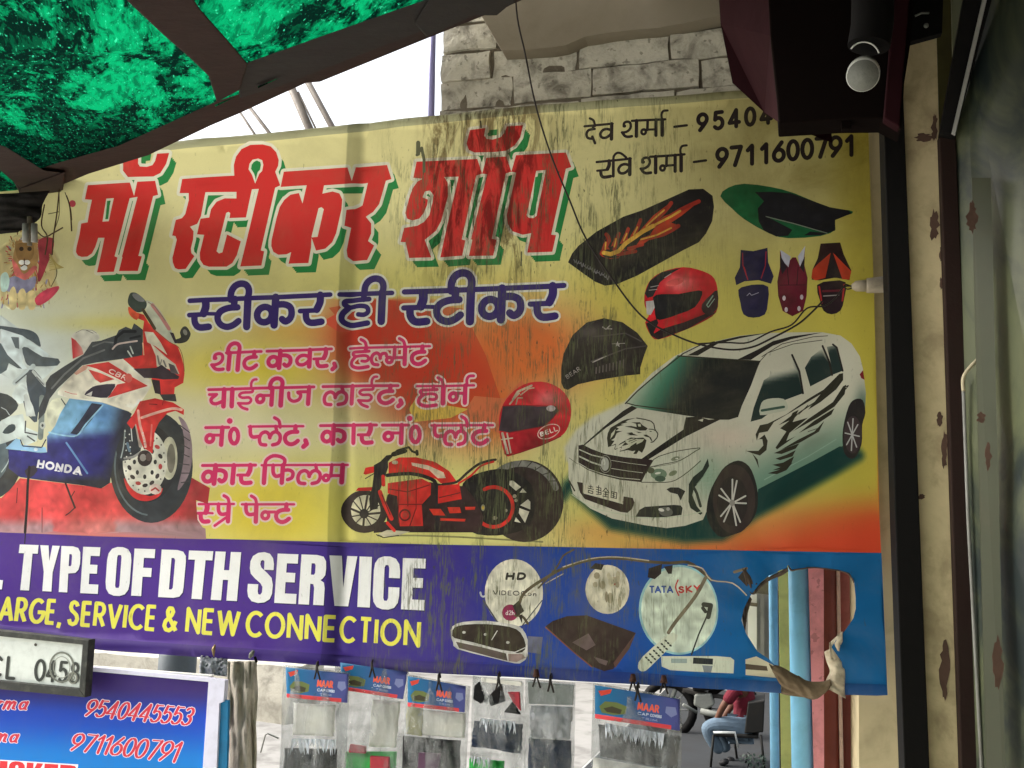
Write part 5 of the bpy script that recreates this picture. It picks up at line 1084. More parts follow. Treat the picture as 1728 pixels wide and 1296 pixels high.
# ================================================================ ground and far street
GZ = -0.5
m_street = simple('street_concrete', (200, 198, 192), .85, .25, 1.6, .4)
m_asph = simple('shaded_asphalt', (44, 46, 48), .9, .3, 2.2, .5)  # asphalt with the shade on this side put into its colour
def struct(o): o['kind'] = 'structure'; return o
g0 = obj('ground', [(-120, -60, GZ), (120, -60, GZ), (120, 160, GZ), (-120, 160, GZ)], [[0, 1, 2, 3]], m_street); struct(g0)
xr = G(1000, 1250, GZ).x
struct(obj('road', [(xr, 2.2, GZ + .004), (60, 2.2, GZ + .004), (60, 40, GZ + .004), (xr + 1.2, 40, GZ + .004)], [[0, 1, 2, 3]], m_asph))
struct(obj('pavement', [(-40, 2.2, GZ + .004), (xr - .02, 2.2, GZ + .004), (xr + 1.18, 40, GZ + .004), (-40, 40, GZ + .004)], [[0, 1, 2, 3]], simple('pavement_concrete', (138, 136, 132), .85, .5, 2.6, .4)))
m_floor = simple('shop_plinth_floor', (214, 210, 200), .8, .15, 4, .3)
struct(boxm('floor', (0, -2.2, GZ / 2 - .01), (9, 5.0, -GZ - .02), m_floor))
m_white = simple('far_white_plaster', (226, 226, 222), .9, .12, 2.5, .2)
b = thing('white_building', 'low white building across the street, blown bright behind the packets', 'building', (-6, 13, GZ))
boxm('wall', (-7.2, 13.2, GZ + 1.9), (17, .4, 3.8), m_white, b); boxm('cornice', (-7.2, 12.95, GZ + 3.7), (17.2, .16, .2), m_white, b)
for i in range(4): boxm('window', (-13 + 4.2 * i, 12.985, GZ + 2.2), (1.1, .05, 1.0), simple('dark_pane', (60, 66, 70), .3) if i == 0 else bpy.data.materials['dark_pane'], b)
m_dark = simple('far_dark_shopfront', (58, 56, 54), .8, .5, 3, .3)
b = thing('dark_shopfront', 'dim open shopfront across the street behind the seated man', 'building', (5, 14, GZ))
boxm('wall', (8.2, 14.4, GZ + 2.3), (13, .4, 4.6), m_dark, b); boxm('awning', (8.2, 13.6, GZ + 3.2), (13, 1.4, .12), simple('awning_grey', (96, 90, 84), .8), b)
for i in range(5): boxm('pillar', (2.4 + 2.8 * i, 14.1, GZ + 1.6), (.3, .2, 3.2), simple('pillar_grey', (120, 116, 108), .8) if i == 0 else bpy.data.materials['pillar_grey'], b)

# rubble wall and drum seen under the banner, far left
m_rub = simple('rubble', (188, 184, 172), .95, .5, 9, 1.0)
def rough_block(name, c, s, mt, amp, parent=None, seed=0, n=6):
    bm = bmesh.new(); bmesh.ops.create_cube(bm, size=1); bmesh.ops.subdivide_edges(bm, edges=bm.edges[:], cuts=n, use_grid_fill=True)
    for v in bm.verts:
        q = Vector((v.co.x * s[0], v.co.y * s[1], v.co.z * s[2]))
        k = Vector((seed * 3.1, seed * 1.7, 0))
        d = noise.noise_vector(q * (2.2 / max(.05, min(s))) * .35 + k) * amp
        v.co = q + d + Vector(c) - (parent_loc(parent) if parent is not None else Vector((0, 0, 0)))
    me = bpy.data.meshes.new(name); bm.to_mesh(me); bm.free(); me.materials.append(mt)
    for p_ in me.polygons: p_.use_smooth = True
    me.set_sharp_from_angle(angle=R(38))
    o = link(bpy.data.objects.new(name, me), parent); return o
q = U(260, 1118, 2.2)
tag(rough_block('rubble_wall', (q.x, 2.3, q.z - .12), (1.7, .4, .30), m_rub, .05, None, 2, 10), 'pale rubble wall seen in the gap between banner and blue board', 'wall')
q = U(300, 1112, 1.5)
dr = tube('drum', [(q.x, 1.5, q.z - .5), (q.x, 1.5, q.z + .02), (q.x, 1.5, q.z + .04)], [.085, .085, .07], simple('drum_paint', (70, 78, 84), .5), None, 24); tag(dr, 'dark grey drum standing before the rubble wall, just under the banner', 'drum')

# ================================================================ wall behind the banner
m_brick = simple('whitewashed_brick', (196, 192, 176), .92, .85, 14, .9, dcol=(58, 52, 42), speck=.5)
m_mort = simple('mortar', (112, 104, 90), .95, .5, 20, .8)
m_plas = simple('old_plaster', (128, 120, 104), .9, .25, 5, .35, dcol=(96, 84, 66))
wall = thing('brick_wall', 'whitewashed brick wall showing above the middle of the banner', 'wall', tuple(U(980, 160, .16)))
xa = U(744, 120, .16).x; xb = U(1530, 120, .16).x
zt = U(900, -260, .16).z; zb = U(900, 900, .16).z
z1 = U(744, 92, .16).z; z2 = U(744, 141, .16).z; z3 = U(744, 187, .16).z; hc = (z1 - z3) / 2
boxm('mortar', ((xa + xb) / 2 + .006, .296, (zt + zb) / 2), (xb - xa - .012, .254, zt - zb), m_mort, wall)
rows = [(z3 - hc * 2, [744, 850, 1010, 1170, 1320, 1520]), (z3 - hc, [744, 830, 980, 1140, 1290, 1520]), (z3, [744, 865, 1000, 1180, 1330, 1520]), (z2, [744, 828, 975, 1130, 1262, 1400, 1520]), (z1, [744, 840, 990, 1150, 1300, 1520]), (z1 + hc, [744, 850, 1010, 1170, 1330, 1520])]
k_ = 0
for z0_, bx in rows:
    for a, c in zip(bx, bx[1:]):
        x0_, x1_ = U(a, 120, .16).x, U(c, 120, .16).x
        rough_block('brick', ((x0_ + x1_) / 2, .185 + random.uniform(-.006, .006), z0_ + hc / 2 + random.uniform(-.002, .002)), (x1_ - x0_ - random.uniform(.004, .014), .05, hc - random.uniform(.004, .012)), m_brick, .0075, wall, k_, 5); k_ += 1
# cut, peeling plaster lintel over the bricks
lint = thing('concrete_lintel', 'smooth cream plastered lintel with a broken lower edge above the brick wall', 'lintel', tuple(U(1050, 20, .08)))
lo_ = slab('plaster', [(p[0], p[1], .10) for p in [(812, 26), (847, 85), (880, 84), (932, 80), (955, 76), (987, 62), (1030, 55), (1073, 50), (1110, 47), (1150, 40), (1215, 27), (1300, 16), (1540, -26), (1540, -420), (806, -420)]], .1, m_plas, lint)
panel = slab('backing_board', [(-260, 381, .05), (738, 372, .05), (1448, 366, .05), (1440, 905, .05), (738, 905, .05), (-260, 893, .05)], .012, simple('plywood', (120, 96, 70), .85, .4, 5, .2))
tag(panel, 'plywood board behind the middle of the banner', 'board')
bat = slab('batten', [(587, 214, .022), (610, 213, .022), (590, 640, .022), (575, 1120, .022), (549, 1118, .022), (563, 640, .022)], .022, simple('grey_timber', (88, 84, 74), .85)); tag(bat, 'vertical timber batten behind the fold of the banner', 'batten')
m_lav = simple('lavender_plastic', (150, 148, 200), .4, .15, 12, .1)
pp = tube('plastic_pipe', [U(731, 20, .12), U(729, 120, .12), U(727, 240, .12)], .0105, m_lav, None, 14); tag(pp, 'thin lavender plastic pipe at the left edge of the brick wall', 'pipe')
m_rod = simple('rusty_rod', (120, 112, 104), .6, .4, 20, .2)
for i, (a, c, r) in enumerate((((404, 188), (436, 236), .005), ((422, 182), (462, 234), .007), ((488, 140), (532, 240), .016), ((517, 184), (540, 232), .004), ((516, 132), (572, 236), .012))):
    o = tube('roof_rod', [U(a[0] - (c[0] - a[0]) * .6, a[1] - (c[1] - a[1]) * .6, .5), U(*c, .5), U(c[0] + (c[0] - a[0]) * .5, c[1] + (c[1] - a[1]) * .5, .5)], r, m_rod, None, 8)
    tag(o, ['thin rod above the banner, leftmost against the white sky', 'second rod from the left above the banner against the sky', 'thickest rod slanting against the white sky above the banner', 'thin bent wire between the two thick rods above the banner', 'rightmost slanting rod against the white sky above the banner'][i], 'rod', 'rods sticking up behind the banner')

# ================================================================ things seen through the tear and at its right
m_sky = simple('blue_gloss_paint', (122, 188, 224), .35, .2, 9, .12); m_blu = simple('blue_pipe_paint', (112, 170, 206), .4, .25, 9, .15)
m_yel = simple('lime_paint', (206, 214, 128), .6, .3, 10, .25); m_pnk = simple('pink_paint', (224, 150, 160), .6, .3, 14, .3, speck=.35)
m_mar = simple('maroon_paint', (122, 62, 54), .6, .35, 8, .3); m_rose = simple('rose_plaster', (190, 116, 108), .8, .45, 8, .4); m_cream = simple('cream_plaster', (196, 182, 146), .85, .35, 6, .35)
def vert(px_, py0, py1, px1, Y, r, mt, name, label, cat, grp=None, seg=20):
    o = tube(name, [U(px_, py0, Y), U(px1, py1, Y)], r, mt, None, seg); tag(o, label, cat, grp); return o
vert(1302, 700, 1420, 1309, .45, .0135, m_blu, 'narrow_pipe', 'narrow sky blue pipe, left one of two behind the torn banner corner', 'pipe', 'painted pipes behind the tear')
vert(1343, 700, 1420, 1356, .38, .030, m_sky, 'wide_pipe', 'wide glossy sky blue pipe beside the pink post behind the tear', 'pipe', 'painted pipes behind the tear')
o = slab('lime_post', [(1310, 700, .52), (1334, 700, .52), (1347, 1420, .52), (1320, 1420, .52)], .12, m_yel); tag(o, 'lime green painted post between the two blue pipes', 'post')
o = slab('gap_shade_strip', [(1300, 700, .66), (1320, 700, .66), (1330, 1420, .66), (1306, 1420, .66)], .05, simple('gap_shade_black', (30, 28, 28), .8)); tag(o, 'black strip standing in for the shaded gap between narrow blue pipe and lime post', 'board')  # black strip added where the gap is only in shade
t_ = thing('pink_post', 'square post with pink front face and dull maroon side behind the tear', 'post', tuple(U(1385, 1296, .34)))
slab('front_face', [(1357, 700, .34), (1389.5, 700, .34), (1391, 1420, .34), (1377, 1420, .34)], .05, m_pnk, t_)
slab('side_face', [(1389.8, 700, .342), (1412, 700, .40), (1420, 1420, .40), (1391.3, 1420, .342)], .03, m_mar, t_)
o = slab('maroon_wall', [(1405, 700, .44), (1470, 700, .44), (1470, 1420, .44), (1405, 1420, .44)], .1, m_rose); tag(o, 'dusty rose plastered wall right of the pink post behind the tear', 'wall')
o = slab('maroon_board', [(1408, 1165, .41), (1448, 1165, .41), (1452, 1420, .41), (1410, 1420, .41)], .02, m_mar); tag(o, 'dark maroon board below the torn banner corner', 'board')
o = tube('cable_conduit', [U(1411, 800, .39), U(1414, 950, .39), U(1416, 1080, .39), U(1418, 1190, .39), U(1423, 1420, .39)], .0055, simple('pale_pvc', (214, 184, 168), .5)); tag(o, 'thin pale conduit running down the maroon board', 'conduit')
# grey shutter box and light meter seen left in the tear
m_sh = simple('grey_sheet', (140, 140, 136), .5, .35, 10, .2)
t_ = thing('shutter_box', 'grey and white metal shutter cabinet seen at the left of the tear', 'cabinet', tuple(U(1280, 1060, .75)))
slab('cabinet_body', [(1246, 1000, .75), (1304, 990, .75), (1304, 1160, .75), (1246, 1160, .75)], .1, m_sh, t_); slab('white_panel', [(1262, 1001, .735), (1277, 1003, .735), (1277, 1100, .735), (1262, 1100, .735)], .01, m_white, t_)
slab('dark_bar', [(1262, 1016, .72), (1278, 1018, .72), (1278, 1024, .72), (1262, 1022, .72)], .01, m_mort, t_)
slab('ridge', [(1283, 1000, .735), (1290, 1000, .735), (1290, 1150, .735), (1283, 1150, .735)], .01, m_sh, t_)
o = slab('grey_cloth_roll', [(1268, 1000, .6), (1290, 975, .6), (1325, 955, .6), (1335, 985, .6), (1300, 1004, .6)], .06, simple('grey_cloth', (112, 104, 96), .95, .5, 12, .6)); tag(o, 'grey rag stuffed at the top of the tear', 'cloth')
# torn flap and curled vinyl: parts of the banner
def curl(name, P, Q, mt, parent, Y0=-.012, amp=.012, nu=26, nv=6, seed=0):
    """a crumpled strip between two polylines (px)"""
    P, Q = catmull(P, 6), catmull(Q, 6); vs = []; fs = []
    for i in range(nu + 1):
        a = P[min(len(P) - 1, round(i * (len(P) - 1) / nu))]; c = Q[min(len(Q) - 1, round(i * (len(Q) - 1) / nu))]
        for j in range(nv + 1):
            u = j / nv; x = a[0] + (c[0] - a[0]) * u; y = a[1] + (c[1] - a[1]) * u
            d = Y0 - amp * math.sin(math.pi * u) + amp * .8 * noise.noise(Vector((i * .35 + seed, j * .6, seed * 2.1)))
            vs.append(U(x, y, d))
    for i in range(nu):
        for j in range(nv):
            k = i * (nv + 1) + j; fs.append([k, k + 1, k + nv + 2, k + nv + 1])
    o = obj(name, vs, fs, mt, parent, True); s = o.modifiers.new('thickness', 'SOLIDIFY'); s.thickness = .001; return o
m_flap = simple('vinyl_back', (112, 96, 74), .7, .5, 16, .6, dcol=(70, 56, 42)); m_flap2 = simple('vinyl_back_pale', (196, 184, 160), .65, .5, 20, .6, dcol=(110, 84, 62))
Z7 = (1240, 930, 5.183); z7 = lambda L: [T(Z7, p) for p in L]
curl('torn_flap', z7([(300, 985), (405, 1010), (520, 1075), (640, 1135), (760, 1140), (830, 1120)]), z7([(330, 1055), (410, 1180), (560, 1260), (690, 1300), (780, 1250), (850, 1180)]), m_flap, banner, -.018, .014)
curl('torn_flap', z7([(780, 880), (800, 960), (830, 1050), (800, 1120), (790, 1190)]), z7([(940, 800), (950, 960), (965, 1080), (960, 1200), (970, 1290)]), m_flap2, banner, -.012, .012, seed=3)
curl('torn_flap', z7([(830, 800), (860, 770), (940, 700)]), z7([(830, 960), (900, 930), (945, 800)]), m_flap2, banner, -.02, .012, 14, 5, seed=5)
curl('torn_flap', z7([(400, 1080), (410, 1200), (420, 1250), (700, 1290)]), z7([(560, 1090), (640, 1150), (700, 1180), (860, 1190)]), m_flap, banner, -.008, .01, 18, 6, seed=8)
curl('torn_edge', z7([(120, 340), (160, 360), (200, 300), (300, 225), (400, 175), (456, 135)]), z7([(150, 380), (180, 375), (225, 320), (320, 250), (410, 215), (470, 175)]), simple('burnt_vinyl', (74, 62, 52), .7, .4, 20, .5), banner, -.01, .008, 30, 3, seed=1)
curl('torn_edge', z7([(470, 118), (500, 158), (560, 146), (700, 138), (900, 155), (1010, 190), (1050, 270)]), z7([(466, 130), (490, 176), (560, 166), (700, 150), (890, 172), (990, 205), (1036, 280)]), bpy.data.materials['burnt_vinyl'], banner, -.008, .006, 36, 3, seed=2)
curl('torn_edge', z7([(60, 560), (85, 480), (130, 395)]), z7([(90, 720), (110, 560), (150, 420)]), bpy.data.materials['burnt_vinyl'], banner, .004, .004, 16, 3, seed=4)
curl('torn_edge', z7([(60, 130), (100, 160), (150, 230), (190, 270)]), z7([(100, 300), (140, 330), (165, 350), (200, 300)]), bpy.data.materials['burnt_vinyl'], banner, -.012, .01, 12, 4, seed=6)

# ================================================================ canopy over the left
P1, P2, P3 = U(60, 300, -.25), U(860, -15, -1.45), U(250, -30, -1.75)
NRM = (P2 - P1).cross(P3 - P1).normalized()
def PLp(px_, py_, f=1.0):
    d = ray(px_, py_); t_ = (P1 - CAM).dot(NRM) / d.dot(NRM); return CAM + d * (t_ * f)
m_tarp, t, b, o = newmat('green_tarpaulin')
p = world_pos(t)
def dotp(v):
    n = t.nodes.new('ShaderNodeVectorMath'); n.operation = 'DOT_PRODUCT'; t.links.new(p, n.inputs[0]); n.inputs[1].default_value = v; return n.outputs['Value']
cb = t.nodes.new('ShaderNodeCombineXYZ'); t.links.new(dotp((.83, .52, .2)), cb.inputs[0]); t.links.new(mth(t, 'MULTIPLY', dotp((.55, -.8, -.2)), .24), cb.inputs[1]); pt = cb.outputs[0]   # litter slides down the slope and lies in long patches
n1 = noi(t, pt, 7, 9, .74, .6); n2 = noi(t, pt, 55, 6, .7, .5); n3 = noi(t, pt, 170, 3, .6)
tsx = t.nodes.new('ShaderNodeSeparateXYZ'); t.links.new(p, tsx.inputs[0]); txx = mth(t, 'ADD', tsx.outputs[0], .9)
mask = mth(t, 'ADD', mth(t, 'MULTIPLY', ramp(t, mth(t, 'SUBTRACT', n1, mth(t, 'MULTIPLY', txx, .05)), .43, .57), .85), mth(t, 'MULTIPLY', ramp(t, n2, .44, .6), .6), None, True)
cc = mixc(t, mask, lin((4, 134, 84)), lin((2, 24, 18))); cc = mixc(t, mth(t, 'MULTIPLY', ramp(t, n3, .6, .7), .5), cc, lin((60, 214, 160)))
t.links.new(cc, b.inputs['Base Color']); b.inputs['Roughness'].default_value = .95; b.inputs['Specular IOR Level'].default_value = .03
tl = t.nodes.new('ShaderNodeBsdfTranslucent'); t.links.new(cc, tl.inputs[0]); ms = t.nodes.new('ShaderNodeMixShader'); ms.inputs[0].default_value = .62
bn = node(t, 'ShaderNodeBump', Strength=.3, Distance=.006); t.links.new(n2, bn.inputs['Height']); t.links.new(bn.outputs[0], b.inputs['Normal']); t.links.new(bn.outputs[0], tl.inputs['Normal'])
t.links.new(b.outputs[0], ms.inputs[1]); t.links.new(tl.outputs[0], ms.inputs[2]); t.links.new(ms.outputs[0], o.inputs[0])
canopy = thing('canopy', 'green tarpaulin canopy on a dark steel frame at the upper left', 'canopy', tuple(P2))
Cn = Art(); Cn.poly('tarpaulin', [(60, 306), (365, 182), (520, 98), (730, 12), (900, -70), (1000, -360), (500, -700), (-300, -600), (-500, 100), (-420, 300), (-60, 430), (10, 372)], (0, 0, 0)); Cn.grid(-500, -700, 1000, 430, 22)
def tplace(x, y):
    q = PLp(x, y, 1.015); return q + NRM * (.012 * noise.noise(q * 9) + .02 * noise.noise(q * 3)), -NRM
Cn.build(tplace, m_tarp, canopy)
m_iron = simple('old_brown_iron', (36, 20, 16), .85, .5, 9, .35, dcol=(26, 22, 20)); m_iron2 = simple('grey_iron', (30, 29, 28), .85, .5, 9, .3, dcol=(34, 28, 26))
def rail(name, outline, mt, f0=.985, f1=1.04):
    f = [PLp(x, y, f0) for x, y in outline]; bk2 = [PLp(x, y, f1) for x, y in outline]; n = len(f)
    o = obj(name, f + bk2, [list(range(n)), list(range(2 * n - 1, n - 1, -1))] + [[i, (i + 1) % n, n + (i + 1) % n, n + i] for i in range(n)], mt, canopy); bevel(o, .003); return o
rail('edge_beam', [(20, 300), (100, 274), (200, 246), (365, 171), (400, 160), (470, 132), (640, 60), (760, 14), (900, -44), (900, -8), (855, 11), (725, 63), (540, 138), (516, 140), (400, 193), (355, 212), (250, 262), (150, 293), (95, 316), (40, 340)], m_iron)
rail('top_rail', [(400, 118), (416, 106), (560, 55), (722, -2), (860, -62), (900, -30), (760, 34), (640, 80), (470, 146), (404, 166)], m_iron2, .97, 1.0)
rail('gusset_rail', [(725, -4), (870, -60), (870, 4), (855, 12), (838, 26), (800, 26), (720, 62), (700, 40)], m_iron2, .955, .968)
rail('rafter', [(205, -8), (322, -8), (338, 16), (394, 79), (418, 108), (404, 152), (366, 172), (352, 128), (320, 97), (275, 58)], m_iron, .96, .984)
rail('rafter', [(-40, 232), (10, 248), (75, 288), (110, 292), (104, 340), (70, 350), (36, 318), (0, 287), (-40, 262)], m_iron, .96, .984)
rail('corner_post', [(36, 318), (110, 290), (100, 340), (70, 358), (60, 380), (36, 390), (0, 398), (-60, 440), (-90, 420), (0, 378)], m_iron, .95, 1.06)
for x, y in ((380, 172), (452, 141)): rail('tarpaulin_edge', [(x - 18, y + 5), (x + 14, y - 8), (x + 19, y - 9), (x - 16, y + 8)], m_tarp, .955, .958)
# unseen second sheet in the same plane, added to shade the upper banner
def plz(X, Y): return P1.z - (NRM.x * (X - P1.x) + NRM.y * (Y - P1.y)) / NRM.z
vs = []; fs = []
for j in range(13):
    for i in range(17):
        X, Y = -3.9 + 5.1 * i / 16, -2.15 - 1.9 * j / 12; vs.append((X, Y, plz(X, Y) + .02 * noise.noise(Vector((X * 3, Y * 3, 0)))))
for j in range(12):
    for i in range(16): k = j * 17 + i; fs.append([k, k + 1, k + 18, k + 17])
obj('tarpaulin', vs, fs, m_tarp, canopy, True)
print('PLANE', plz(-1, -2.2), plz(-1, -4.5), plz(1, -2.2), plz(-3, -1), P1, P2, P3)
# little hanging things at the far left
o = curl('hanging_cloth', [(-40, 330), (-44, 352), (-50, 375), (-60, 400)], [(84, 322), (72, 345), (66, 370), (30, 392)], simple('dark_rag', (26, 24, 23), .9, .4, 12, .6), None, -.3, .03, 22, 10, seed=9); tag(o, 'dark rag hanging under the canopy corner at the far left', 'cloth')
t_ = thing('tape_spool', 'small grey spool hanging below the canopy corner', 'spool', tuple(U(52, 392, -.36)))
for x in (43, 58): tube('flange', [U(x, 378, -.36), U(x, 408, -.36)], .009, m_sh, t_, 12)
tube('core', [U(50, 366, -.35), U(50, 414, -.35)], .007, m_mort, t_, 10)
t_ = thing('cord', 'brown tangled cord hanging over the banner above the lion', 'cord', tuple(U(80, 380, -.1)))
for i, L in enumerate(([(100, 320), (96, 360), (90, 400), (88, 430)], [(75, 345), (70, 380), (80, 400), (76, 430)], [(112, 330), (118, 350), (121, 390)], [(62, 390), (75, 400), (92, 392), (106, 384)])):
    tube('strand', [U(x, y, -.1 - .01 * i) for x, y in catmull(L, 5)], .0022, simple('brown_cord', (76, 58, 38), .8) if i == 0 else bpy.data.materials['brown_cord'], t_, 6)

# ================================================================ shop front at the right
m_maroon = simple('maroon_housing_paint', (34, 12, 16), .9, .3, 6, .2, dcol=(20, 10, 10), spec=.06); m_hous2 = simple('dark_brown_housing', (12, 7, 6), .95, .3, 7, .2, dcol=(14, 10, 8), spec=.04)
m_black = simple('black_steel', (14, 13, 13), .7, .3, 10, .2, dcol=(20, 18, 16), spec=.1); m_cdoor = simple('cream_door_frame', (206, 190, 150), .7, .6, 8, .3, dcol=(116, 100, 74), speck=.15)
hs_ = thing('shutter_housing', 'dark maroon shutter housing hanging over the top right of the banner', 'housing', tuple(U(1400, 120, -.9)))
F_ = [(1294, -60), (1300, 60), (1311, 165), (1314, 207), (1419, 200), (1488, 199), (1522, 216), (1526, 140), (1537, 70), (1548, -60)]
slab('front_panel', [(x, y, -1.0) for x, y in F_], .07, m_hous2, hs_, .003)
f = [U(1209, -60, -.62), U(1216, 40, -.62), U(1236, 140, -.62), U(1290, 190, -.62), U(1313.5, 206, -.98), U(1310.5, 165, -.98), U(1299.5, 60, -.98), U(1293.5, -60, -.98)]
bk3 = [v + Vector((.10, .12, 0)) for v in f]
obj('side_panel', f + bk3, [list(range(8)), list(range(15, 7, -1))] + [[i, (i + 1) % 8, 8 + (i + 1) % 8, 8 + i] for i in range(8)], m_maroon, hs_)
slab('tab', [(1419, 196, -.99), (1437, 196, -.99), (1436, 217, -.99), (1421, 217, -.99)], .02, m_hous2, hs_, .001)
slab('flange', [(1500, -60, -1.03), (1540, -60, -1.03), (1528, 80, -1.03), (1518, 214, -1.03), (1492, 198, -1.03), (1502, 80, -1.03)], .028, m_maroon, hs_, .002)
ch = thing('steel_shaft', 'black steel shaft with a pale round end cap under the shutter housing', 'shaft', tuple(U(1458, 60, -1.1)))
tube('shaft_body', [U(1474, -60, -1.12), U(1472, 40, -1.12), U(1466, 78, -1.12)], .034, m_black, ch, 24)
m_cap = simple('pale_worn_metal', (112, 114, 108), .6, .6, 90, .3, dcol=(90, 92, 88))
c0, c1_ = U(1458, 118, -1.10), U(1456, 128, -1.16)
tube('end_cap', [c0, c0 + (c1_ - c0) * .7, c1_], [.0235, .0245, .0245], m_cap, ch, 28)
for p_ in ch.children[-1].data.polygons:
    if len(p_.vertices) > 6: p_.use_smooth = False
ch.children[-1].modifiers.new('edges', 'EDGE_SPLIT').split_angle = R(50); tube('cap_rim', [c0 + (c1_ - c0) * .5, c0 + (c1_ - c0) * .9], [.0262, .0262], simple('bright_rim', (190, 192, 186), .3, .1), ch, 28)
tube('collar', [U(1458 + 26 * math.cos(R(a)), 96 - 25 * math.sin(R(a)), -1.165) for a in range(15, 150, 12)], .0013, bpy.data.materials['bright_rim'], ch, 6)
o = thing('latch_bracket', 'small dark bracket with a screw at the top of the cream door frame', 'bracket', tuple(U(1560, 45, -.75)))
slab('plate', [(1534, -10, -.75), (1592, -10, -.75), (1590, 55, -.75), (1536, 70, -.75)], .02, m_black, o, .001); tube('screw', [U(1563, 43, -.75), U(1563, 43, -.765)], [.005, .005], m_cap, o, 12); tube('hook', [U(1544, 27, -.76), U(1555, 22, -.765), U(1568, 22, -.765)], .0022, m_cap, o, 6)
o = slab('wall_pier', [(1446, -80, .08), (1530, -80, .08), (1590, 1500, .08), (1451, 1500, .08), (1449, 1165, .08), (1446, 900, .08)], .3, m_cream); tag(o, 'cream plastered pier between the right banner edge and the black post', 'pier')
o = slab('black_post', [(1490, 150, -.52), (1524, 150, -.52), (1552, 880, -.52), (1575, 1450, -.52), (1532, 1450, -.52), (1511, 880, -.52)], .11, m_black, None, .002); tag(o, 'tall black steel post right of the banner', 'post')
o = slab('transom_panel', [(1560, -120, -.36), (1760, -120, -.36), (1740, 330, -.36), (1575, 330, -.36)], .04, simple('olive_board', (74, 72, 40), .9, .5, 6, .3)); tag(o, 'dark olive board above the glass door at the top right', 'board')
dr_ = thing('door_frame', 'cream painted door frame with peeled brown patches right of the black post', 'door frame', tuple(U(1600, 1200, -.5)))
slab('jamb', [(1516, -80, -.5), (1577, -80, -.5), (1586, 260, -.5), (1608, 880, -.5), (1630, 1450, -.5), (1573, 1450, -.5), (1550.5, 880, -.5), (1523, 260, -.5)], .09, m_cdoor, dr_, .002)
m_peel_refl = simple('bare_wood_and_reflection', (92, 70, 60), .8, .4, 20, .3)
def patch(c, rx, ry, Y, parent, seed=0, rot=0):
    pts = [(x * (1 + .0), y) for x, y in circ(c[0], c[1], rx, ry, 22, rot=rot)]; random.seed(seed)
    pts = [(c[0] + (x - c[0]) * random.uniform(.5, 1.35), c[1] + (y - c[1]) * random.uniform(.8, 1.2)) for x, y in pts]
    slab('peel_and_reflection_patch', [(x, y, Y - .0012) for x, y in pts], .001, m_peel_refl, parent)
for i, (x, y, rx, ry) in enumerate(((1560, 232, 14, 7), (1577, 215, 5, 24), (1576, 380, 8, 24), (1586, 708, 5, 12), (1594, 760, 5, 30), (1588, 430, 3, 12), (1594, 1130, 8, 48), (1555, 838, 6, 5), (1588, 478, 3, 10))): patch((x, y), rx, ry, -.5, dr_, i)
m_stile = simple('dark_door_stile', (40, 27, 24), .7, .4, 12, .3, spec=.12)
gd = thing('glass_door', 'grimy glass door with painted reflections and dark stile at the right edge of the picture', 'door', tuple(U(1680, 1200, -.55)))
slab('stile', [(1586, 225, -.54), (1612, 215, -.54), (1640, 880, -.54), (1664, 1450, -.54), (1628, 1450, -.54), (1608, 880, -.54)], .04, m_stile, gd, .002)
slab('stay_bar', [(1586, 225, -.56), (1640, -80, -.70), (1695, -80, -.70), (1622, 190, -.57), (1612, 230, -.56)], .03, m_black, gd, .002)
slab('stay_bar', [(1606, 225, -.58), (1676, -80, -.72), (1684, -80, -.72), (1612, 228, -.58)], .006, m_sh, gd, .001)
tube('metal_trim', [U(1625, 640, -.56), U(1634, 880, -.56), U(1646, 1100, -.56), U(1662, 1400, -.56)], .0035, m_sh, gd, 8)
mg, t, b, o_ = newmat('grime_and_reflection_glass'); p = world_pos(t)
na = noi(t, scl(t, p, (9, 1, 2.2)), 1, 6, .65, .8); nb = noi(t, scl(t, p, (30, 1, 5)), 1, 5, .6)
c = mixc(t, ramp(t, na, .40, .62), lin((92, 98, 72)), lin((34, 44, 46))); c = mixc(t, mth(t, 'MULTIPLY', nb, .5), c, lin((36, 38, 28)))  # mottled bands painted in for reflections, along with grime
c = mixc(t, mth(t, 'MULTIPLY', ramp(t, noi(t, scl(t, p, (5, 1, .7)), 1, 3, .5), .55, .7), .5), c, lin((78, 72, 58)))
t.links.new(c, b.inputs['Base Color']); b.inputs['Specular IOR Level'].default_value = .5; t.links.new(mth(t, 'MULTIPLY_ADD', nb, .3, .22), b.inputs['Roughness'])
a0, a1 = U(1612, 100, -.53), U(1640, 1450, -.53)
GX = lambda px_, Y: U(px_, 700, Y).x
slab('pane', [(1604, -80, -.53), (1900, -80, -.9), (1900, 1450, -.9), (1648, 1450, -.53), (1622, 700, -.53)], .012, mg, gd)
slab('painted_reflection_strip', [(1640, 300, -.645), (1672, 300, -.67), (1700, 1450, -.68), (1668, 1450, -.65)], .004, simple('reflection_paint', (60, 64, 48), .5, .5, 7, .1, dcol=(70, 66, 52)), gd)  # painted reflection of the cream jamb on the pane
for i, (x, y, rx, ry) in enumerate(((1640, 365, 9, 26), (1656, 705, 7, 10), (1668, 770, 5, 22), (1684, 1120, 8, 46))): patch((x, y), rx, ry, -.685, gd, 20 + i)  # mirror images of the jamb's peeled patches, painted on the pane
o = tube('white_cable', [U(x, y, -.62) for x, y in catmull([(1790, 400), (1728, 494), (1700, 545), (1660, 595), (1628, 632), (1626, 660)], 6)], .0038, simple('off_white_rubber', (176, 166, 140), .6), None, 8); tag(o, 'off-white cable sagging across the glass door', 'cable')

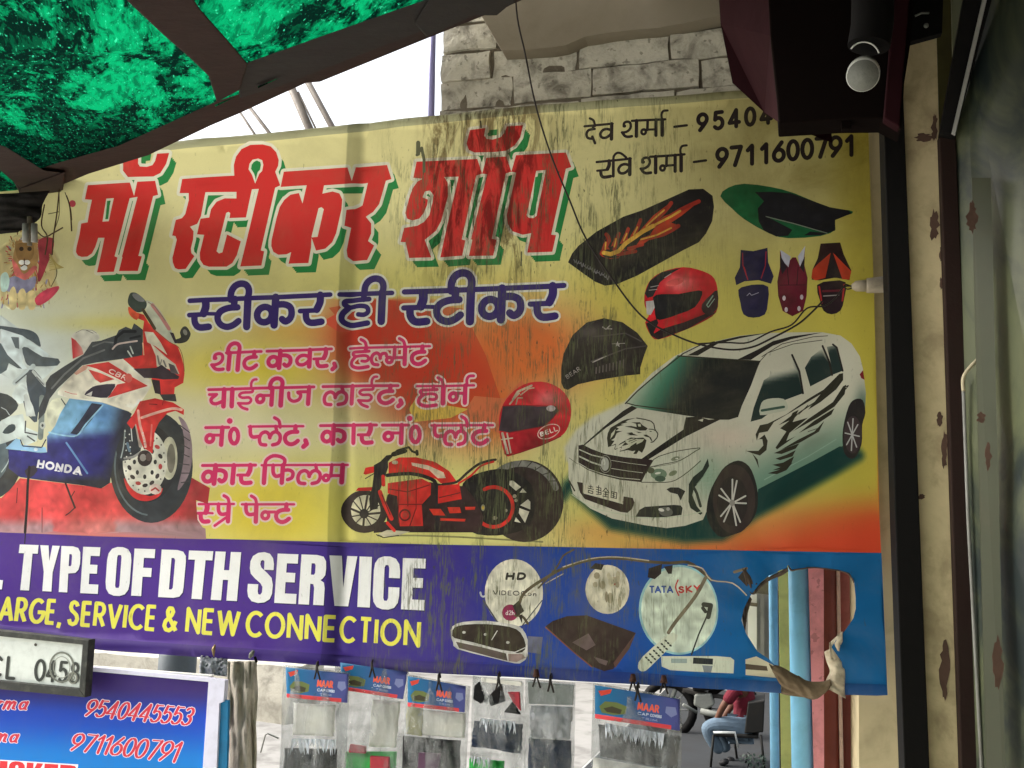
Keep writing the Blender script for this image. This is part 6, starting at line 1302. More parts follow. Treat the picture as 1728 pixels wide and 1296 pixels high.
# black cable over the banner and its connector
m_cab = simple('black_rubber', (34, 28, 24), .5, .2, 30, .1)
t_ = thing('hanging_cable', 'thin black cable sagging across the banner from the lintel to the visors', 'cable', tuple(U(905, 180, -.06)))
cp = [(868, -40), (873, 30), (886, 90), (904, 178), (930, 262), (960, 335), (990, 405), (1040, 480), (1072, 522), (1098, 545), (1130, 562), (1176, 580), (1230, 590), (1268, 586), (1300, 572), (1345, 548), (1372, 525), (1388, 508)]
tube('strand', [U(x, y, -.085 + .04 * min(1, y / 600)) for x, y in catmull(cp, 5)], .0026, m_cab, t_, 7)
cp2 = [(1176, 580), (1225, 578), (1262, 578), (1300, 560), (1336, 548), (1362, 520), (1392, 516), (1412, 500), (1424, 484), (1440, 483)]
tube('strand', [U(x, y, -.052) for x, y in catmull(cp2, 5)], .0022, m_cab, t_, 7)
t_ = thing('cable_connector', 'grey plastic cable connector beside the black post', 'connector', tuple(U(1465, 482, -.06)))
m_con = simple('grey_connector_plastic', (150, 140, 122), .5, .3, 30, .15)
tube('plug_body', [U(1437, 484, -.05), U(1444, 483, -.05), U(1462, 482, -.05)], [.006, .014, .016], m_con, t_, 16); tube('socket_body', [U(1462, 482, -.05), U(1465, 482, -.05), U(1493, 480, -.05)], [.019, .02, .022], m_con, t_, 16)
tube('wire_loop', [U(x, y, -.05) for x, y in catmull([(1437, 484), (1428, 480), (1424, 484), (1430, 488), (1438, 486)], 4)], .0018, m_cab, t_, 6)

# unseen slabs, sheet and walls added to keep light off the upper right
ax0 = -0.35
o = boxm('light_block_slab', ((ax0 + 6) / 2, -2.9, 3.36), (6 - ax0, 6.0, .14), m_plas); tag(o, 'unseen slab added overhead at the right to block light', 'awning')
xs_ = U(1728, 600, -.9).x + .12
o = boxm('light_block_eave', (-1.9, -.42, 3.36), (3.0, .95, .1), m_plas); tag(o, 'unseen slab added over the banner to block light from the upper left', 'eave')
vs = []
for Y, z in ((.0, 3.31), (-1.35, 2.53), (-2.0, 2.17), (-3.3, 2.15)):
    for X in (-.34, 1.9): vs += [(X, Y, z), (X, Y, z + .03)]
fs = []
for k in range(3):
    i = 4 * k; fs += [[i, i + 2, i + 6, i + 4], [i + 1, i + 5, i + 7, i + 3], [i, i + 4, i + 5, i + 1], [i + 2, i + 3, i + 7, i + 6]]
fs += [[0, 1, 3, 2], [12, 14, 15, 13]]
o = obj('light_block_sheet', vs, fs, simple('light_block_grey', (96, 92, 86), .7)); tag(o, 'sloping sheet just out of view, added to block light on the upper banner', 'awning')
m_dim = simple('light_block_wall', (96, 88, 70), .85, .3, 3, .2)
o = boxm('light_block_side', (xs_ + .35, -3.6, 1.4), (.3, 6.0, 4.0), m_dim); tag(o, 'unseen side wall at the right, added to dim the right side', 'wall')
o = boxm('light_block_back', (3.6, -6.9, 1.4), (4.0, .3, 4.0), m_dim); tag(o, 'unseen wall behind the camera, added to dim the right side', 'wall')

# ================================================================ number plate and blue board
mcard, t, b, o_ = newmat('printed_card'); at = t.nodes.new('ShaderNodeVertexColor'); at.layer_name = 'Col'; p = world_pos(t)
cc = mixc(t, mth(t, 'MULTIPLY', noi(t, p, 30, 5, .6), .18), at.outputs['Color'], lin((90, 90, 84))); t.links.new(cc, b.inputs['Base Color']); b.inputs['Roughness'].default_value = .5; b.inputs['Specular IOR Level'].default_value = .15
def planar(Y):
    return (lambda x, y: (U(x, y, Y), Vector((0, -1, 0)))), ((lambda x, y: U(x, y, Y)), (lambda v: PX(v.x, v.z, Y)))
YP = -.2
np_ = thing('number_plate', 'white number plate CL 0458 in a grimy black frame below the banner', 'number plate', tuple(U(60, 1120, YP)))
m_pf = simple('grimy_black_frame', (48, 50, 48), .6, .5, 30, .3, dcol=(96, 96, 88))
slab('plate_sheet', [(-330, 1040, YP), (139.5, 1087, YP), (133.5, 1163, YP), (-330, 1116, YP)], .02, simple('white_plate_paint', (206, 212, 208), .35, .15, 30, .05), np_)
slab('frame_top', [(-330, 1028, YP - .012), (150, 1080, YP - .012), (139.5, 1088, YP - .012), (-330, 1040, YP - .012)], .03, m_pf, np_, .002)
slab('frame_side', [(139.5, 1087, YP - .012), (150, 1079, YP - .012), (143, 1176, YP - .012), (133.5, 1163, YP - .012)], .03, m_pf, np_, .002)
slab('frame_bottom', [(-330, 1115, YP - .012), (133.5, 1162, YP - .012), (143, 1177, YP - .012), (-330, 1132, YP - .012)], .03, m_pf, np_, .002)
Nn = Art(); pl_, fl2 = planar(YP - .0015)
nb_ = [(0, 1145.8), (134, 1155)]; ntp = [(0, 1106), (134, 1118)]
for wi_, (wd_, a, b_) in enumerate((('C', -22, 1), ('L', 9, 24.5), ('D', -52, -32), ('0', 56.5, 75), ('4', 77, 93), ('5', 97, 112), ('8', 117, 132))):
    lay_word(Nn, 'plate_lettering' + ('#' + str(wi_)), wd_, a, b_, nb_, ntp, (52, 56, 54), w=.13, flat=fl2)
Nn.stroke('plate_seal', circ(104, 1126, 20, 25, 26) + [(124, 1126)], 3.0, (112, 116, 108)); Nn.stroke('plate_seal', circ(104, 1126, 14, 18, 22) + [(118, 1126)], 1.2, (140, 144, 136))
Nn.stroke('plate_seal', circ(122.5, 1144, 7, 9, 16) + [(129.5, 1144)], 2.2, (120, 122, 112)); Nn.stroke('plate_seal', circ(122.5, 1144, 3, 4, 10) + [(125.5, 1144)], 1.6, (120, 122, 112))
Nn.poly('plate_seal', circ(60, 1088, 2.6, 2.6, 10), (70, 66, 60))
Nn.build(pl_, mcard, np_)

YB = -.14
bd = thing('sticker_shop_board', 'blue printed board with white frame and red telephone numbers at lower left', 'sign board', tuple(U(200, 1250, YB)))
m_wf = simple('white_board_frame', (206, 206, 226), .5, .15, 20, .1)
slab('board_panel', [(-340, 1090, YB), (354, 1150, YB), (340, 1500, YB), (-340, 1440, YB)], .012, simple('board_back', (60, 60, 110), .6), bd)
slab('frame_top', [(-340, 1080, YB - .008), (352, 1144, YB - .008), (353, 1151, YB - .008), (-340, 1088, YB - .008)], .02, m_wf, bd, .001)
slab('frame_lip', [(-340, 1086, YB + .02), (356, 1140, YB + .02), (352, 1146, YB + .02), (-340, 1094, YB + .02)], .02, m_white, bd)
slab('frame_side', [(352, 1144, YB - .008), (380, 1148, YB - .008), (377, 1184, YB - .008), (370, 1187, YB - .008), (357, 1500, YB - .008), (338, 1500, YB - .008), (342, 1296, YB - .008)], .02, m_wf, bd, .001)
slab('teal_edge', [(372, 1180, YB), (385, 1182, YB), (378, 1500, YB), (360, 1500, YB)], .01, simple('teal_sheet', (20, 112, 160), .4), bd)
Bb = Art(); pl_, fl2 = planar(YB - .002)
def bcol(x, y):
    v = y - (x - 0) * .035
    c = mix3((50, 28, 104), (14, 66, 184), sst(1150, 1205, v)); return mix3(c, (2, 120, 208), sst(1200, 1280, v))
Bb.poly('blue_print', [(-330, 1092), (353.5, 1151.5), (341.5, 1330), (-330, 1300)], bcol)
Bb.grid(-330, 1080, 360, 1330, 12)
def script(word, x0, x1, base, top, flat=fl2):
    gn = 'red_script_lettering#%d' % (int(base[0][1]) + x0)
    tp2, bk2 = flat; n = len(word); tot = sum(FONT[c][0] + .16 for c in word); L = []; x = 0
    LB = lambda L_, xx: L_[0][1] + (L_[1][1] - L_[0][1]) * (xx - L_[0][0]) / (L_[1][0] - L_[0][0])
    for c in word:
        for pl in FONT[c][1]:
            q = []
            for p_ in pl:
                xx = x0 + (x1 - x0) * (x + p_[0]) / tot; yb2 = LB(base, xx); h = yb2 - LB(top, xx)
                q.append((xx + p_[1] * h * .42, yb2 - p_[1] * h))
            for i in range(len(q) - 1):           # thick down strokes, thin up strokes
                d = Vector(q[i + 1]) - Vector(q[i]); wd2 = 2.0 + 3.0 * abs(d.y) / max(.1, d.length); L.append(([q[i], q[i + 1]], wd2))
        x += FONT[c][0] + .16
    Bb.strokes(gn, L, (226, 214, 232), extra=2.2); Bb.strokes(gn, L, (206, 52, 74))
script('9540445553', 142, 322, [(142, 1207), (322, 1224)], [(142, 1181), (322, 1196)])
script('9711600791', 117, 300, [(117, 1265), (300, 1286)], [(117, 1238), (300, 1254)])
script('arma', -22, 46, [(0, 1195.5), (50, 1197)], [(0, 1172), (50, 1174)])
script('arma', -36, 30, [(-20, 1250), (34, 1252.5)], [(-20, 1226), (34, 1230)])
for cc2, e_ in (((236, 230, 240), 2.0), ((214, 48, 60), 0)):
    for wd_, a, b_ in (('STICKER', -60, 128),):
        if e_:
            Bb.poly('red_block_lettering', [(-64, 1278), (132, 1290), (126, 1330), (-64, 1330)], cc2)
            Bb.polys('red_block_lettering', [[(12 + k * 24, 1280), (15.5 + k * 24, 1280), (14.5 + k * 24, 1335), (11 + k * 24, 1335)] for k in range(0)], cc2)
        else: lay_word(Bb, 'red_block_lettering', wd_, a, b_, [(0, 1322), (128, 1329)], [(0, 1284), (128, 1292)], cc2, heavy=True, flat=fl2)
Bb.build(pl_, mcard, bd)
# grey fabric bundle beside the board
def drape(name, tl_, tr_, br_, bl_, Y, amp, mt, parent=None, nu=14, nv=22, seed=0, freq=1.0, thick=.0015, bulge=.0):
    vs = []; fs = []
    for j in range(nv + 1):
        v = j / nv
        for i in range(nu + 1):
            u = i / nu
            x = (tl_[0] + (tr_[0] - tl_[0]) * u) * (1 - v) + (bl_[0] + (br_[0] - bl_[0]) * u) * v
            y = (tl_[1] + (tr_[1] - tl_[1]) * u) * (1 - v) + (bl_[1] + (br_[1] - bl_[1]) * u) * v
            d = amp * noise.noise(Vector((u * 5 * freq + seed, v * 3.2 * freq, seed * 1.3))) + amp * .5 * noise.noise(Vector((u * 13 * freq, v * 8 * freq + seed, 2.2))) - bulge * math.sin(math.pi * u) * math.sin(math.pi * min(1, v * 1.3))
            ex = 2.2 * noise.noise(Vector((v * 7, seed, u))) if i in (0, nu) else 0
            vs.append(U(x + ex, y, Y + d))
    for j in range(nv):
        for i in range(nu):
            k = j * (nu + 1) + i; fs.append([k, k + 1, k + nu + 2, k + nu + 1])
    o = obj(name, vs, fs, mt, parent, True)
    if thick: s = o.modifiers.new('thickness', 'SOLIDIFY'); s.thickness = thick
    return o
m_jute = simple('grey_woven_sack', (182, 174, 160), .9, .5, 22, .8, stretch=(3, 3, .5), dcol=(70, 60, 52))
o = drape('hanging_sack', (384, 1116), (434, 1116), (432, 1420), (380, 1420), -.02, .03, m_jute, None, 18, 26, 4, 1.2, .003, .04); tag(o, 'grey woven sack hanging between the blue board and the packets', 'sack')
t_ = thing('hook_wire', 'thin grey wire bridging the sack and the first packet', 'wire', tuple(U(450, 1238, -.01))); tube('wire', [U(440, 1270, -.01), U(448, 1240, -.01), U(452, 1238, -.01), U(470, 1246, -.01)], .0022, m_sh, t_, 6)
m_foil = simple('silver_wrap', (176, 178, 186), .3, .3, 16, .8)
o = drape('crumpled_wrapper', (338, 1106), (384, 1112), (384, 1142), (336, 1136), -.01, .02, m_foil, None, 14, 8, 6, 2); tag(o, 'crumpled clear wrapper caught under the banner above the blue board', 'wrapper')
t_ = thing('banner_clip', 'small brass clip on the banner hem over the crumpled wrapper', 'clip', tuple(U(361, 1098, -.02)), 'clips on the lower hem of the banner'); tube('clip_body', [U(363, 1088, -.02), U(360, 1096, -.025), U(361, 1108, -.02)], [.003, .006, .002], simple('brass', (150, 130, 92), .4, .2, 30, .1, .6), t_, 8)
t_ = thing('banner_clip', 'white plastic clip on the banner hem above the woven sack', 'clip', tuple(U(425, 1104, -.02)), 'clips on the lower hem of the banner'); tube('clip_body', [U(428, 1098, -.02), U(424, 1105, -.027), U(421, 1110, -.02)], [.004, .008, .003], m_cap, t_, 8); tube('pin', [U(430, 1108, -.02), U(433, 1118, -.02)], .004, m_black, t_, 8)

# ================================================================ packets hanging under the banner
mpl, t, b, o_ = newmat('clear_plastic_bag'); p = world_pos(t)
b.inputs['Base Color'].default_value = (.42, .44, .45, 1); b.inputs['Roughness'].default_value = .1; b.inputs['Specular IOR Level'].default_value = 1.0
bn = node(t, 'ShaderNodeBump', Strength=1.0, Distance=.03); t.links.new(noi(t, scl(t, p, (30, 30, 12)), 1, 5, .6, 1.6), bn.inputs['Height']); t.links.new(bn.outputs[0], b.inputs['Normal'])
tp3 = t.nodes.new('ShaderNodeBsdfTransparent'); tp3.inputs[0].default_value = (.93, .94, .94, 1); ms = t.nodes.new('ShaderNodeMixShader'); t.links.new(mth(t, 'MULTIPLY_ADD', noi(t, scl(t, p, (14, 14, 6)), 1, 4, .6, 1), 1.5, -.48, True), ms.inputs[0])
t.links.new(tp3.outputs[0], ms.inputs[1]); t.links.new(b.outputs[0], ms.inputs[2]); t.links.new(ms.outputs[0], o_.inputs[0])
m_felt = simple('black_felt', (22, 23, 26), .95, .3, 20, .8); m_bluf = simple('dark_blue_knit', (34, 46, 70), .95, .4, 24, 1.0); m_brst = simple('white_fringe', (208, 214, 226), .8, .2, 30, .4)
m_grn = simple('green_cloth', (60, 176, 84), .8, .3, 14, .5); m_redc = simple('red_cloth', (176, 62, 74), .8, .3, 14, .5); m_paper = simple('white_insert_paper', (222, 220, 214), .7, .1, 12, .2); m_yel2 = simple('olive_paper', (150, 148, 92), .7, .2, 12, .2)
def header(parent, tl_, tr_, br_, bl_, Y, big=False):
    Hh = Art(); pl2, fl3 = planar(Y)
    bi = lambda u, v: ((tl_[0] + (tr_[0] - tl_[0]) * u) * (1 - v) + (bl_[0] + (br_[0] - bl_[0]) * u) * v, (tl_[1] + (tr_[1] - tl_[1]) * u) * (1 - v) + (bl_[1] + (br_[1] - bl_[1]) * u) * v)
    Q = lambda L: [bi(*p_) for p_ in L]; n = 'header_card'
    Hh.poly(n, Q([(0, 0), (.5, 0), (1, 0), (1, 1), (.5, 1), (0, 1)]), lambda x, y: mix3((24, 104, 152), (70, 74, 140), sst(tl_[0], tr_[0], x)))
    Hh.poly(n, Q([(0, .87), (.9, .87), (.9, 1), (0, 1)]), (206, 62, 70))
    Hh.poly(n, Q([(.04, .16), (.2, .04), (.18, .18), (.07, .3)]), (206, 66, 52))
    Hh.poly(n, Q([(.05, .62), (.12, .44), (.26, .42), (.38, .5), (.36, .74), (.22, .82), (.08, .8)]), (104, 116, 66)); Hh.poly(n, Q([(.1, .66), (.2, .56), (.32, .62), (.3, .76), (.14, .76)]), (66, 62, 44))
    for wd_, u0, u1, v0, v1, c_, w_ in (('MAAR', .5, .78, .3, .55, (228, 96, 70), .2), ('CAP COVERS', .5, .8, .6, .7, (196, 206, 226), .2), ('TRIM', .54, .76, .75, .83, (150, 160, 200), .2)):
        for k, part_ in enumerate(wd_.split(' ')):
            nn = len(wd_.split(' ')); a_ = u0 + (u1 - u0) * k / nn; e_ = u0 + (u1 - u0) * (k + .9) / nn
            L0, L1 = bi(a_, v1), bi(e_, v1); T0, T1 = bi(a_, v0), bi(e_, v0)
            lay_word(Hh, n, part_, L0[0], L1[0], [L0, L1], [T0, T1], c_, w=w_, pad=.12, flat=fl3)
    Hh.poly(n, Q([(.84, .3), (.95, .28), (.97, .5), (.9, .62), (.83, .5)]), (120, 128, 176))
    Hh.grid(tl_[0], tl_[1], tr_[0], br_[1], 12)
    o = Hh.build(pl2, mcard, parent)
    s = o[n].modifiers.new('thickness', 'SOLIDIFY'); s.thickness = .0006; s.offset = -1
def fringe(parent, x0, y0, x1, y1, ln, Y, n, mt, seed, wd2=1.6):
    """a row of loose strands, one part"""
    random.seed(seed); vs = []; fs = []
    for i in range(n):
        u = (i + random.random() * .6) / n; x = x0 + (x1 - x0) * u; y = y0 + (y1 - y0) * u; l_ = ln * random.uniform(.5, 1.15); dx = random.uniform(-5, 5)
        k = len(vs); a = wd2 * random.uniform(.6, 1.3)
        for (px_, py_), dd in (((x - a, y), 0), ((x + a, y), 0), ((x + dx * .5 + a, y + l_ * .6), -.004), ((x + dx * .5 - a, y + l_ * .6), -.004), ((x + dx, y + l_), 0)): vs.append(U(px_, py_, Y + dd + random.uniform(-.003, .003)))
        fs += [[k, k + 1, k + 2, k + 3], [k + 3, k + 2, k + 4]]
    return obj('fringe', vs, fs, mt, parent)
def packet(label, bag, card, Y, inner=(), seed=0):
    (a, b_, c_, d_) = bag
    t_ = thing('accessory_packet', label, 'packet', tuple(U((a[0] + b_[0]) / 2, a[1], Y)), 'plastic packets hung under the banner')
    drape('bag_front', a, b_, c_, d_, Y - .006, .016, mpl, t_, 16, 22, seed, 1.3, 0, .022); drape('bag_back', a, b_, c_, d_, Y + .016, .006, mpl, t_, 8, 10, seed + 5, 1, 0, -.01)
    if card: header(t_, *card, Y - .016)
    for f_ in inner: f_(t_, Y)
    hx, hy = (a[0] + b_[0]) / 2, (a[1] + b_[1]) / 2
    h_ = tube('hook', [U(hx - 4, hy + 18, Y - .03), U(hx - 1, hy + 6, Y - .03), U(hx, hy - 8, Y - .02), U(hx + 2, hy - 12, Y - .005), U(hx + 3, hy - 4, Y)], .0028, m_cab, t_, 6)
    tube('hook', [U(hx + 6, hy + 20, Y - .03), U(hx + 2, hy + 6, Y - .03), U(hx, hy - 8, Y - .02)], .0026, m_cab, t_, 6)
    return t_
blk = lambda name, pts, mt, dy=0.0, th=.012: (lambda t_, Y: slab(name, [(x, y, Y + dy) for x, y in pts], th, mt, t_, .002))
dr2 = lambda name, q, mt, dy=0.0, amp=.008, seed=0: (lambda t_, Y: drape(name, *q, Y + dy, amp, mt, t_, 12, 10, seed, 1.6, .004, .008))
fr = lambda x0, y0, x1, y1, ln, n, s, dy=-.008: (lambda t_, Y: fringe(t_, x0, y0, x1, y1, ln, Y + dy, n, m_brst, s))
packet('leftmost clear packet with blue card and black brush, white fringe near its bottom', [(478, 1121), (591, 1135), (578, 1420), (468, 1420)], [(482, 1126), (588, 1137), (586, 1186), (484, 1177)], -.03,
       [dr2('brush_head', [(480, 1262), (568, 1264), (566, 1420), (476, 1420)], m_felt, 0, .008, 1), fr(492, 1246, 568, 1248, 26, 26, 2), dr2('inner_sheet', [(496, 1186), (566, 1190), (562, 1243), (494, 1240)], m_paper, .004, .004, 3)], 1)
packet('second packet from the left, raised blue card, green and red cloth at bottom', [(565, 1116), (690, 1134), (676, 1420), (572, 1420)], [(574, 1118), (688, 1134), (680, 1180), (578, 1164)], .005,
       [dr2('green_cloth', [(584, 1268), (670, 1268), (662, 1420), (580, 1420)], m_grn, 0, .006, 2), blk('red_patch', [(624, 1276), (656, 1278), (656, 1340), (624, 1340)], m_redc, -.018), blk('red_patch', [(590, 1256), (616, 1260), (616, 1272), (588, 1270)], m_redc, -.016), dr2('inner_sheet', [(628, 1180), (676, 1184), (668, 1262), (622, 1260)], m_paper, .006, .006, 5)], 2)
packet('third packet from the left, blue card with broad red strip over a white insert', [(686, 1137), (794, 1158), (780, 1420), (676, 1420)], [(688, 1141), (786, 1158), (784, 1202), (688, 1192)], -.02,
       [dr2('inner_sheet', [(712, 1197), (786, 1204), (784, 1246), (708, 1240)], m_paper, .002, .005, 4), dr2('olive_sheet', [(688, 1192), (714, 1196), (712, 1242), (686, 1238)], m_yel2, .003, .003, 2), dr2('dark_cloth', [(680, 1242), (778, 1250), (770, 1420), (676, 1420)], m_felt, 0, .012, 6), blk('violet_patch', [(706, 1270), (742, 1272), (738, 1340), (702, 1340)], simple('violet_cloth', (96, 70, 92), .9), -.02)], 3)
packet('fourth packet with black and red shapes above dark blue cloth and a green glove', [(798, 1140), (884, 1152), (888, 1420), (788, 1420)], None, -.025,
       [blk('black_shape', [(800, 1158), (808, 1150), (822, 1184), (812, 1188), (798, 1180)], m_felt, -.012), blk('black_shape', [(822, 1176), (846, 1154), (852, 1184), (828, 1192)], m_felt, -.012), blk('red_triangle', [(856, 1168), (876, 1168), (878, 1200), (866, 1186)], m_redc, -.012), blk('black_triangle', [(850, 1202), (864, 1184), (878, 1206)], m_felt, -.014),
        dr2('blue_cloth', [(800, 1216), (882, 1222), (880, 1272), (796, 1258)], m_bluf, 0, .01, 7), fr(812, 1212, 872, 1218, 22, 18, 9, -.014), dr2('green_glove', [(792, 1280), (850, 1284), (846, 1420), (788, 1420)], m_grn, 0, .014, 8), fr(796, 1276, 830, 1280, 20, 8, 4, -.02), blk('header_strip', [(812, 1143), (880, 1150), (880, 1158), (812, 1151)], m_paper, -.012)], 4)
packet('fifth packet, plain clear upper half with crinkled sheet above blue grey yarn', [(886, 1146), (971, 1152), (968, 1420), (884, 1420)], None, -.015,
       [dr2('crinkled_sheet', [(896, 1190), (966, 1193), (962, 1248), (895, 1246)], m_foil, 0, .014, 11), dr2('yarn', [(892, 1246), (964, 1250), (962, 1420), (888, 1420)], m_bluf, 0, .01, 12), blk('clear_insert', [(890, 1150), (968, 1156), (966, 1190), (892, 1188)], simple('frosted_insert', (150, 156, 154), .4), .004)], 5)
packet('rightmost and widest packet with blue card, white fringe and black pad', [(1001, 1152), (1150, 1177), (1150, 1420), (993, 1420)], [(1004, 1156), (1147, 1180), (1147, 1233), (1004, 1212)], -.03,
       [dr2('black_pad', [(1010, 1222), (1148, 1242), (1142, 1300), (1014, 1276)], m_felt, .002, .008, 13), fr(1022, 1220, 1120, 1238, 26, 60, 6, -.014), dr2('lower_packet', [(1002, 1278), (1142, 1302), (1136, 1440), (994, 1440)], m_paper, -.004, .012, 14)], 6)
for i, (x, y) in enumerate(((905, 1150), (1068, 1158), (1120, 1160))):
    t_ = thing('banner_clip', ['black wire clip on the banner hem above the fifth packet', 'rusty clip on the blue hem above the widest packet', 'dark clip on the hem at the right end of the widest packet'][i], 'clip', tuple(U(x, y, -.03)), 'clips on the lower hem of the banner')
    tube('clip_body', [U(x, y - 20, -.022), U(x, y - 8, -.03)], [.006, .010], simple('rusty_clip', (70, 44, 36), .7) if i == 0 else bpy.data.materials['rusty_clip'], t_, 8); tube('leg', [U(x - 1, y - 8, -.03), U(x - 6, y + 9, -.03)], .0025, m_cab, t_, 6); tube('leg', [U(x + 1, y - 8, -.03), U(x + 7, y + 11, -.03)], .0025, m_cab, t_, 6)

# ================================================================ seated man and motorcycle in the street
def skin(name, V_, E_, mt, parent, sub=2):
    me = bpy.data.meshes.new(name); off = parent_loc(parent); me.from_pydata([tuple(Vector(v[:3]) - off) for v in V_], E_, []); o = link(bpy.data.objects.new(name, me), parent)
    s = o.modifiers.new('skin', 'SKIN')
    for i, v in enumerate(V_): me.skin_vertices[0].data[i].radius = (v[3], v[3] if len(v) < 5 else v[4])
    me.skin_vertices[0].data[0].use_root = True
    ss = o.modifiers.new('smooth', 'SUBSURF'); ss.levels = sub; ss.render_levels = sub; me.materials.append(mt); return o
B0 = G(1250, 1290, GZ); YD = B0.y; kk = (YD + 2.8) * 1.0 / F * 1.03     # metres per pixel there
m_skin = simple('brown_skin', (84, 54, 40), .6, .1, 30, .1); m_shirt = simple('maroon_shirt', (88, 16, 32), .85, .25, 9, .4); m_jean = simple('pale_jeans', (84, 100, 114), .9, .3, 9, .4); m_shoe = simple('black_shoe', (28, 28, 30), .6, .2, 20, .2)
def J(px_, py_, dy, r): v = U(px_, py_, YD + dy); return (v.x, v.y, v.z, r)
man = thing('person', 'man in maroon shirt and pale jeans seated on a chair in the street', 'person', (B0.x, B0.y, GZ))
pel = J(1258, 1228, 0, .115); 
skin('body', [pel, J(1262, 1196, 0, .10), J(1262, 1172, 0, .11), J(1256, 1146, 0, .05), J(1252, 1132, 0, .055), J(1250, 1118, 0, .085), J(1248, 1106, 0, .075),
              J(1243, 1158, -.16, .042), J(1220, 1192, -.2, .036), J(1206, 1222, -.12, .028), J(1199, 1228, -.1, .03),
              J(1258, 1158, .17, .042), J(1232, 1194, .2, .036), J(1212, 1224, .14, .028), J(1204, 1230, .13, .03)],
     [(0, 1), (1, 2), (2, 3), (3, 4), (4, 5), (5, 6), (2, 7), (7, 8), (8, 9), (9, 10), (2, 11), (11, 12), (12, 13), (13, 14)], m_skin, man)
skin('shirt', [J(1252, 1222, 0, .125), J(1260, 1198, 0, .125), J(1262, 1172, 0, .135), J(1257, 1154, 0, .07), J(1243, 1160, -.16, .068), J(1224, 1188, -.2, .06), J(1258, 1160, .17, .068), J(1236, 1190, .2, .06)],
     [(0, 1), (1, 2), (2, 3), (2, 4), (4, 5), (2, 6), (6, 7)], m_shirt, man)
skin('trousers', [J(1256, 1230, 0, .13), J(1250, 1230, -.1, .11), J(1216, 1222, -.16, .095), J(1190, 1226, -.18, .085), J(1206, 1254, -.16, .066), J(1218, 1272, -.14, .058), J(1250, 1232, .1, .11), J(1218, 1226, .14, .09), J(1196, 1230, .16, .08), J(1222, 1256, .15, .064), J(1228, 1270, .15, .056)],
     [(0, 1), (1, 2), (2, 3), (3, 4), (4, 5), (0, 6), (6, 7), (7, 8), (8, 9), (9, 10)], m_jean, man)
skin('shoe', [J(1222, 1280, -.14, .05), J(1226, 1287, -.14, .045), J(1212, 1289, -.15, .036)], [(0, 1), (1, 2)], m_shoe, man)
skin('shoe', [J(1232, 1276, .15, .055), J(1234, 1286, .15, .05), J(1220, 1290, .14, .038)], [(0, 1), (1, 2)], m_shoe, man)
skin('hair', [J(1252, 1103, 0, .085), J(1256, 1112, 0, .075)], [(0, 1)], m_black, man)
chr_ = thing('chair', 'dark chair with thin metal legs under the seated man', 'chair', (B0.x, B0.y, GZ))
m_chr = simple('dark_chair_plastic', (20, 20, 18), .7, .3, 12, .2)
def boxpx(name, pts, dy, th, mt, parent): return slab(name, [(x, y, YD + dy) for x, y in pts], th, mt, parent, .01)
boxpx('seat', [(1206, 1237), (1280, 1241), (1280, 1247), (1206, 1243)], -.24, .48, m_chr, chr_); boxpx('backrest', [(1262, 1186), (1290, 1182), (1288, 1236), (1256, 1238)], -.26, .5, m_chr, chr_)
for x0_, x1_, dy in ((1204, 1199, -.25), (1238, 1246, .25), (1284, 1290, -.25), (1284, 1290, .25)): tube('leg', [U(x0_, 1240, YD + dy), U(x1_, 1297, YD + dy)], .012, m_chr, chr_, 8)
tube('armrest', [U(1204, 1236, YD - .27), U(1240, 1236, YD - .27), U(1246, 1262, YD - .27)], .012, simple('bright_tube', (170, 174, 172), .3), chr_, 8)
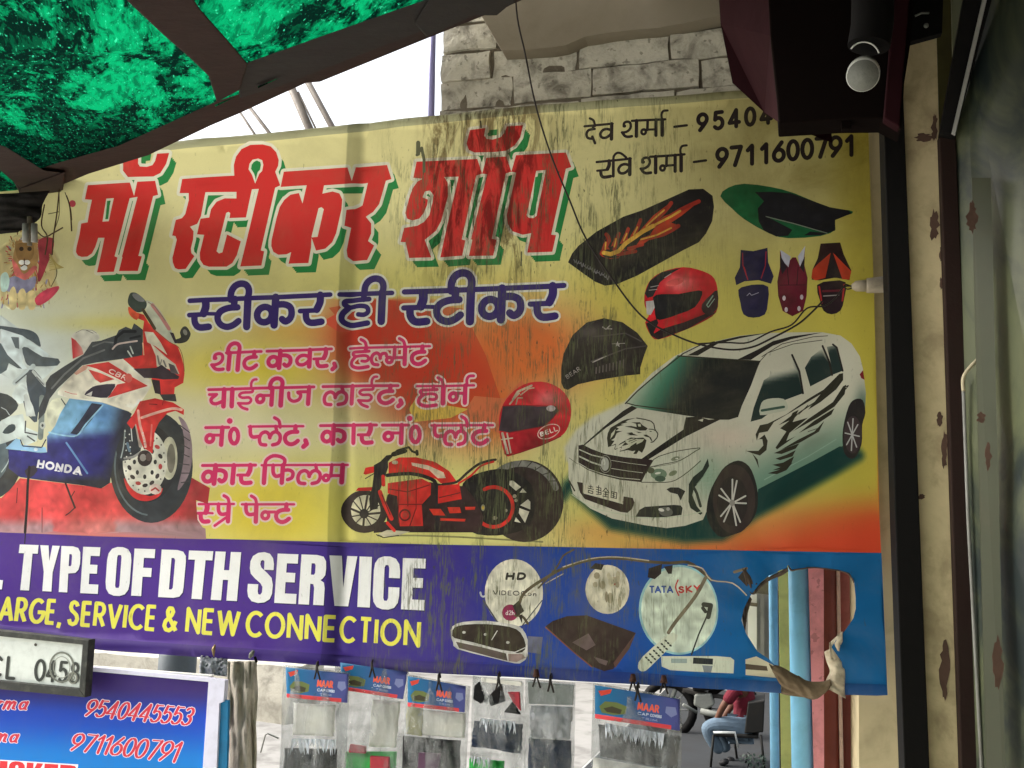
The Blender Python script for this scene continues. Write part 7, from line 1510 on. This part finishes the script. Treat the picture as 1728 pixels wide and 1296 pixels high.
# parked motorcycle behind him
YM = YD + 1.5; mb = thing('parked_motorcycle', 'dark parked motorcycle with bare silver engine behind the seated man', 'motorcycle', tuple(U(1180, 1190, YM)))
def wheel(cx_, cy_, r):
    c = U(cx_, cy_, YM); s = (YM + 2.8) / F; w_ = tube('wheel', [c + Vector((r * math.cos(R(a)), 0, r * math.sin(R(a)))) for a in range(0, 361, 15)], .05, m_black, mb, 8)
    for a in range(0, 360, 45): tube('spoke', [c, c + Vector((r * math.cos(R(a)), 0, r * math.sin(R(a))))], .008, m_sh, w_, 5)
wheel(1128, 1196, .28); wheel(1236, 1198, .28)
boxpx2 = lambda name, pts, dy, th, mt, bv=.02: slab(name, [(x, y, YM + dy) for x, y in pts], th, mt, mb, bv)
boxpx2('engine', [(1172, 1172), (1200, 1170), (1206, 1190), (1188, 1200), (1170, 1190)], -.12, .2, m_cap); boxpx2('tank', [(1166, 1150), (1206, 1146), (1214, 1164), (1170, 1168)], -.14, .26, m_black); boxpx2('seat', [(1206, 1152), (1250, 1150), (1252, 1160), (1208, 1164)], -.12, .24, m_black)
boxpx2('frame', [(1150, 1160), (1230, 1176), (1232, 1182), (1150, 1170)], -.05, .1, m_dark)
tube('exhaust', [U(1182, 1200, YM - .16), U(1210, 1206, YM - .16), U(1250, 1204, YM - .16)], .035, m_cap, mb, 10); tube('fork', [U(1148, 1140, YM), U(1128, 1196, YM)], .025, m_cap, mb, 8); tube('footrest', [U(1153, 1189, YM - .3), U(1176, 1202, YM - .2)], .018, m_cap, mb, 8)

def bush(name, label, base, h, n, mt, seed):
    random.seed(seed); vs = []; fs = []
    for i in range(n):
        a = random.uniform(0, 6.28); r_ = h * .45 * math.sqrt(random.random()); z_ = h * random.uniform(.15, 1); c = Vector((base.x + r_ * math.cos(a), base.y + r_ * math.sin(a), base.z + z_))
        d = Vector((random.uniform(-1, 1), random.uniform(-1, 1), random.uniform(-.3, 1))).normalized() * h * .16; s_ = d.cross(Vector((0, 0, 1))).normalized() * h * .05
        k = len(vs); vs += [c - d * .5, c + s_, c + d * .5, c - s_]; fs.append([k, k + 1, k + 2, k + 3])
    t_ = thing(name, label, 'plant', tuple(base)); obj('foliage', vs, fs, mt, t_); tube('stem', [base, base + Vector((0, 0, h * .6))], .012, m_chr, t_, 6)
bush('street_plant', 'small dark green plant at the street edge beside the seated man', G(1272, 1325, GZ), .26, 200, simple('dark_leaf', (16, 36, 26), .6, .3, 20, .1), 4)
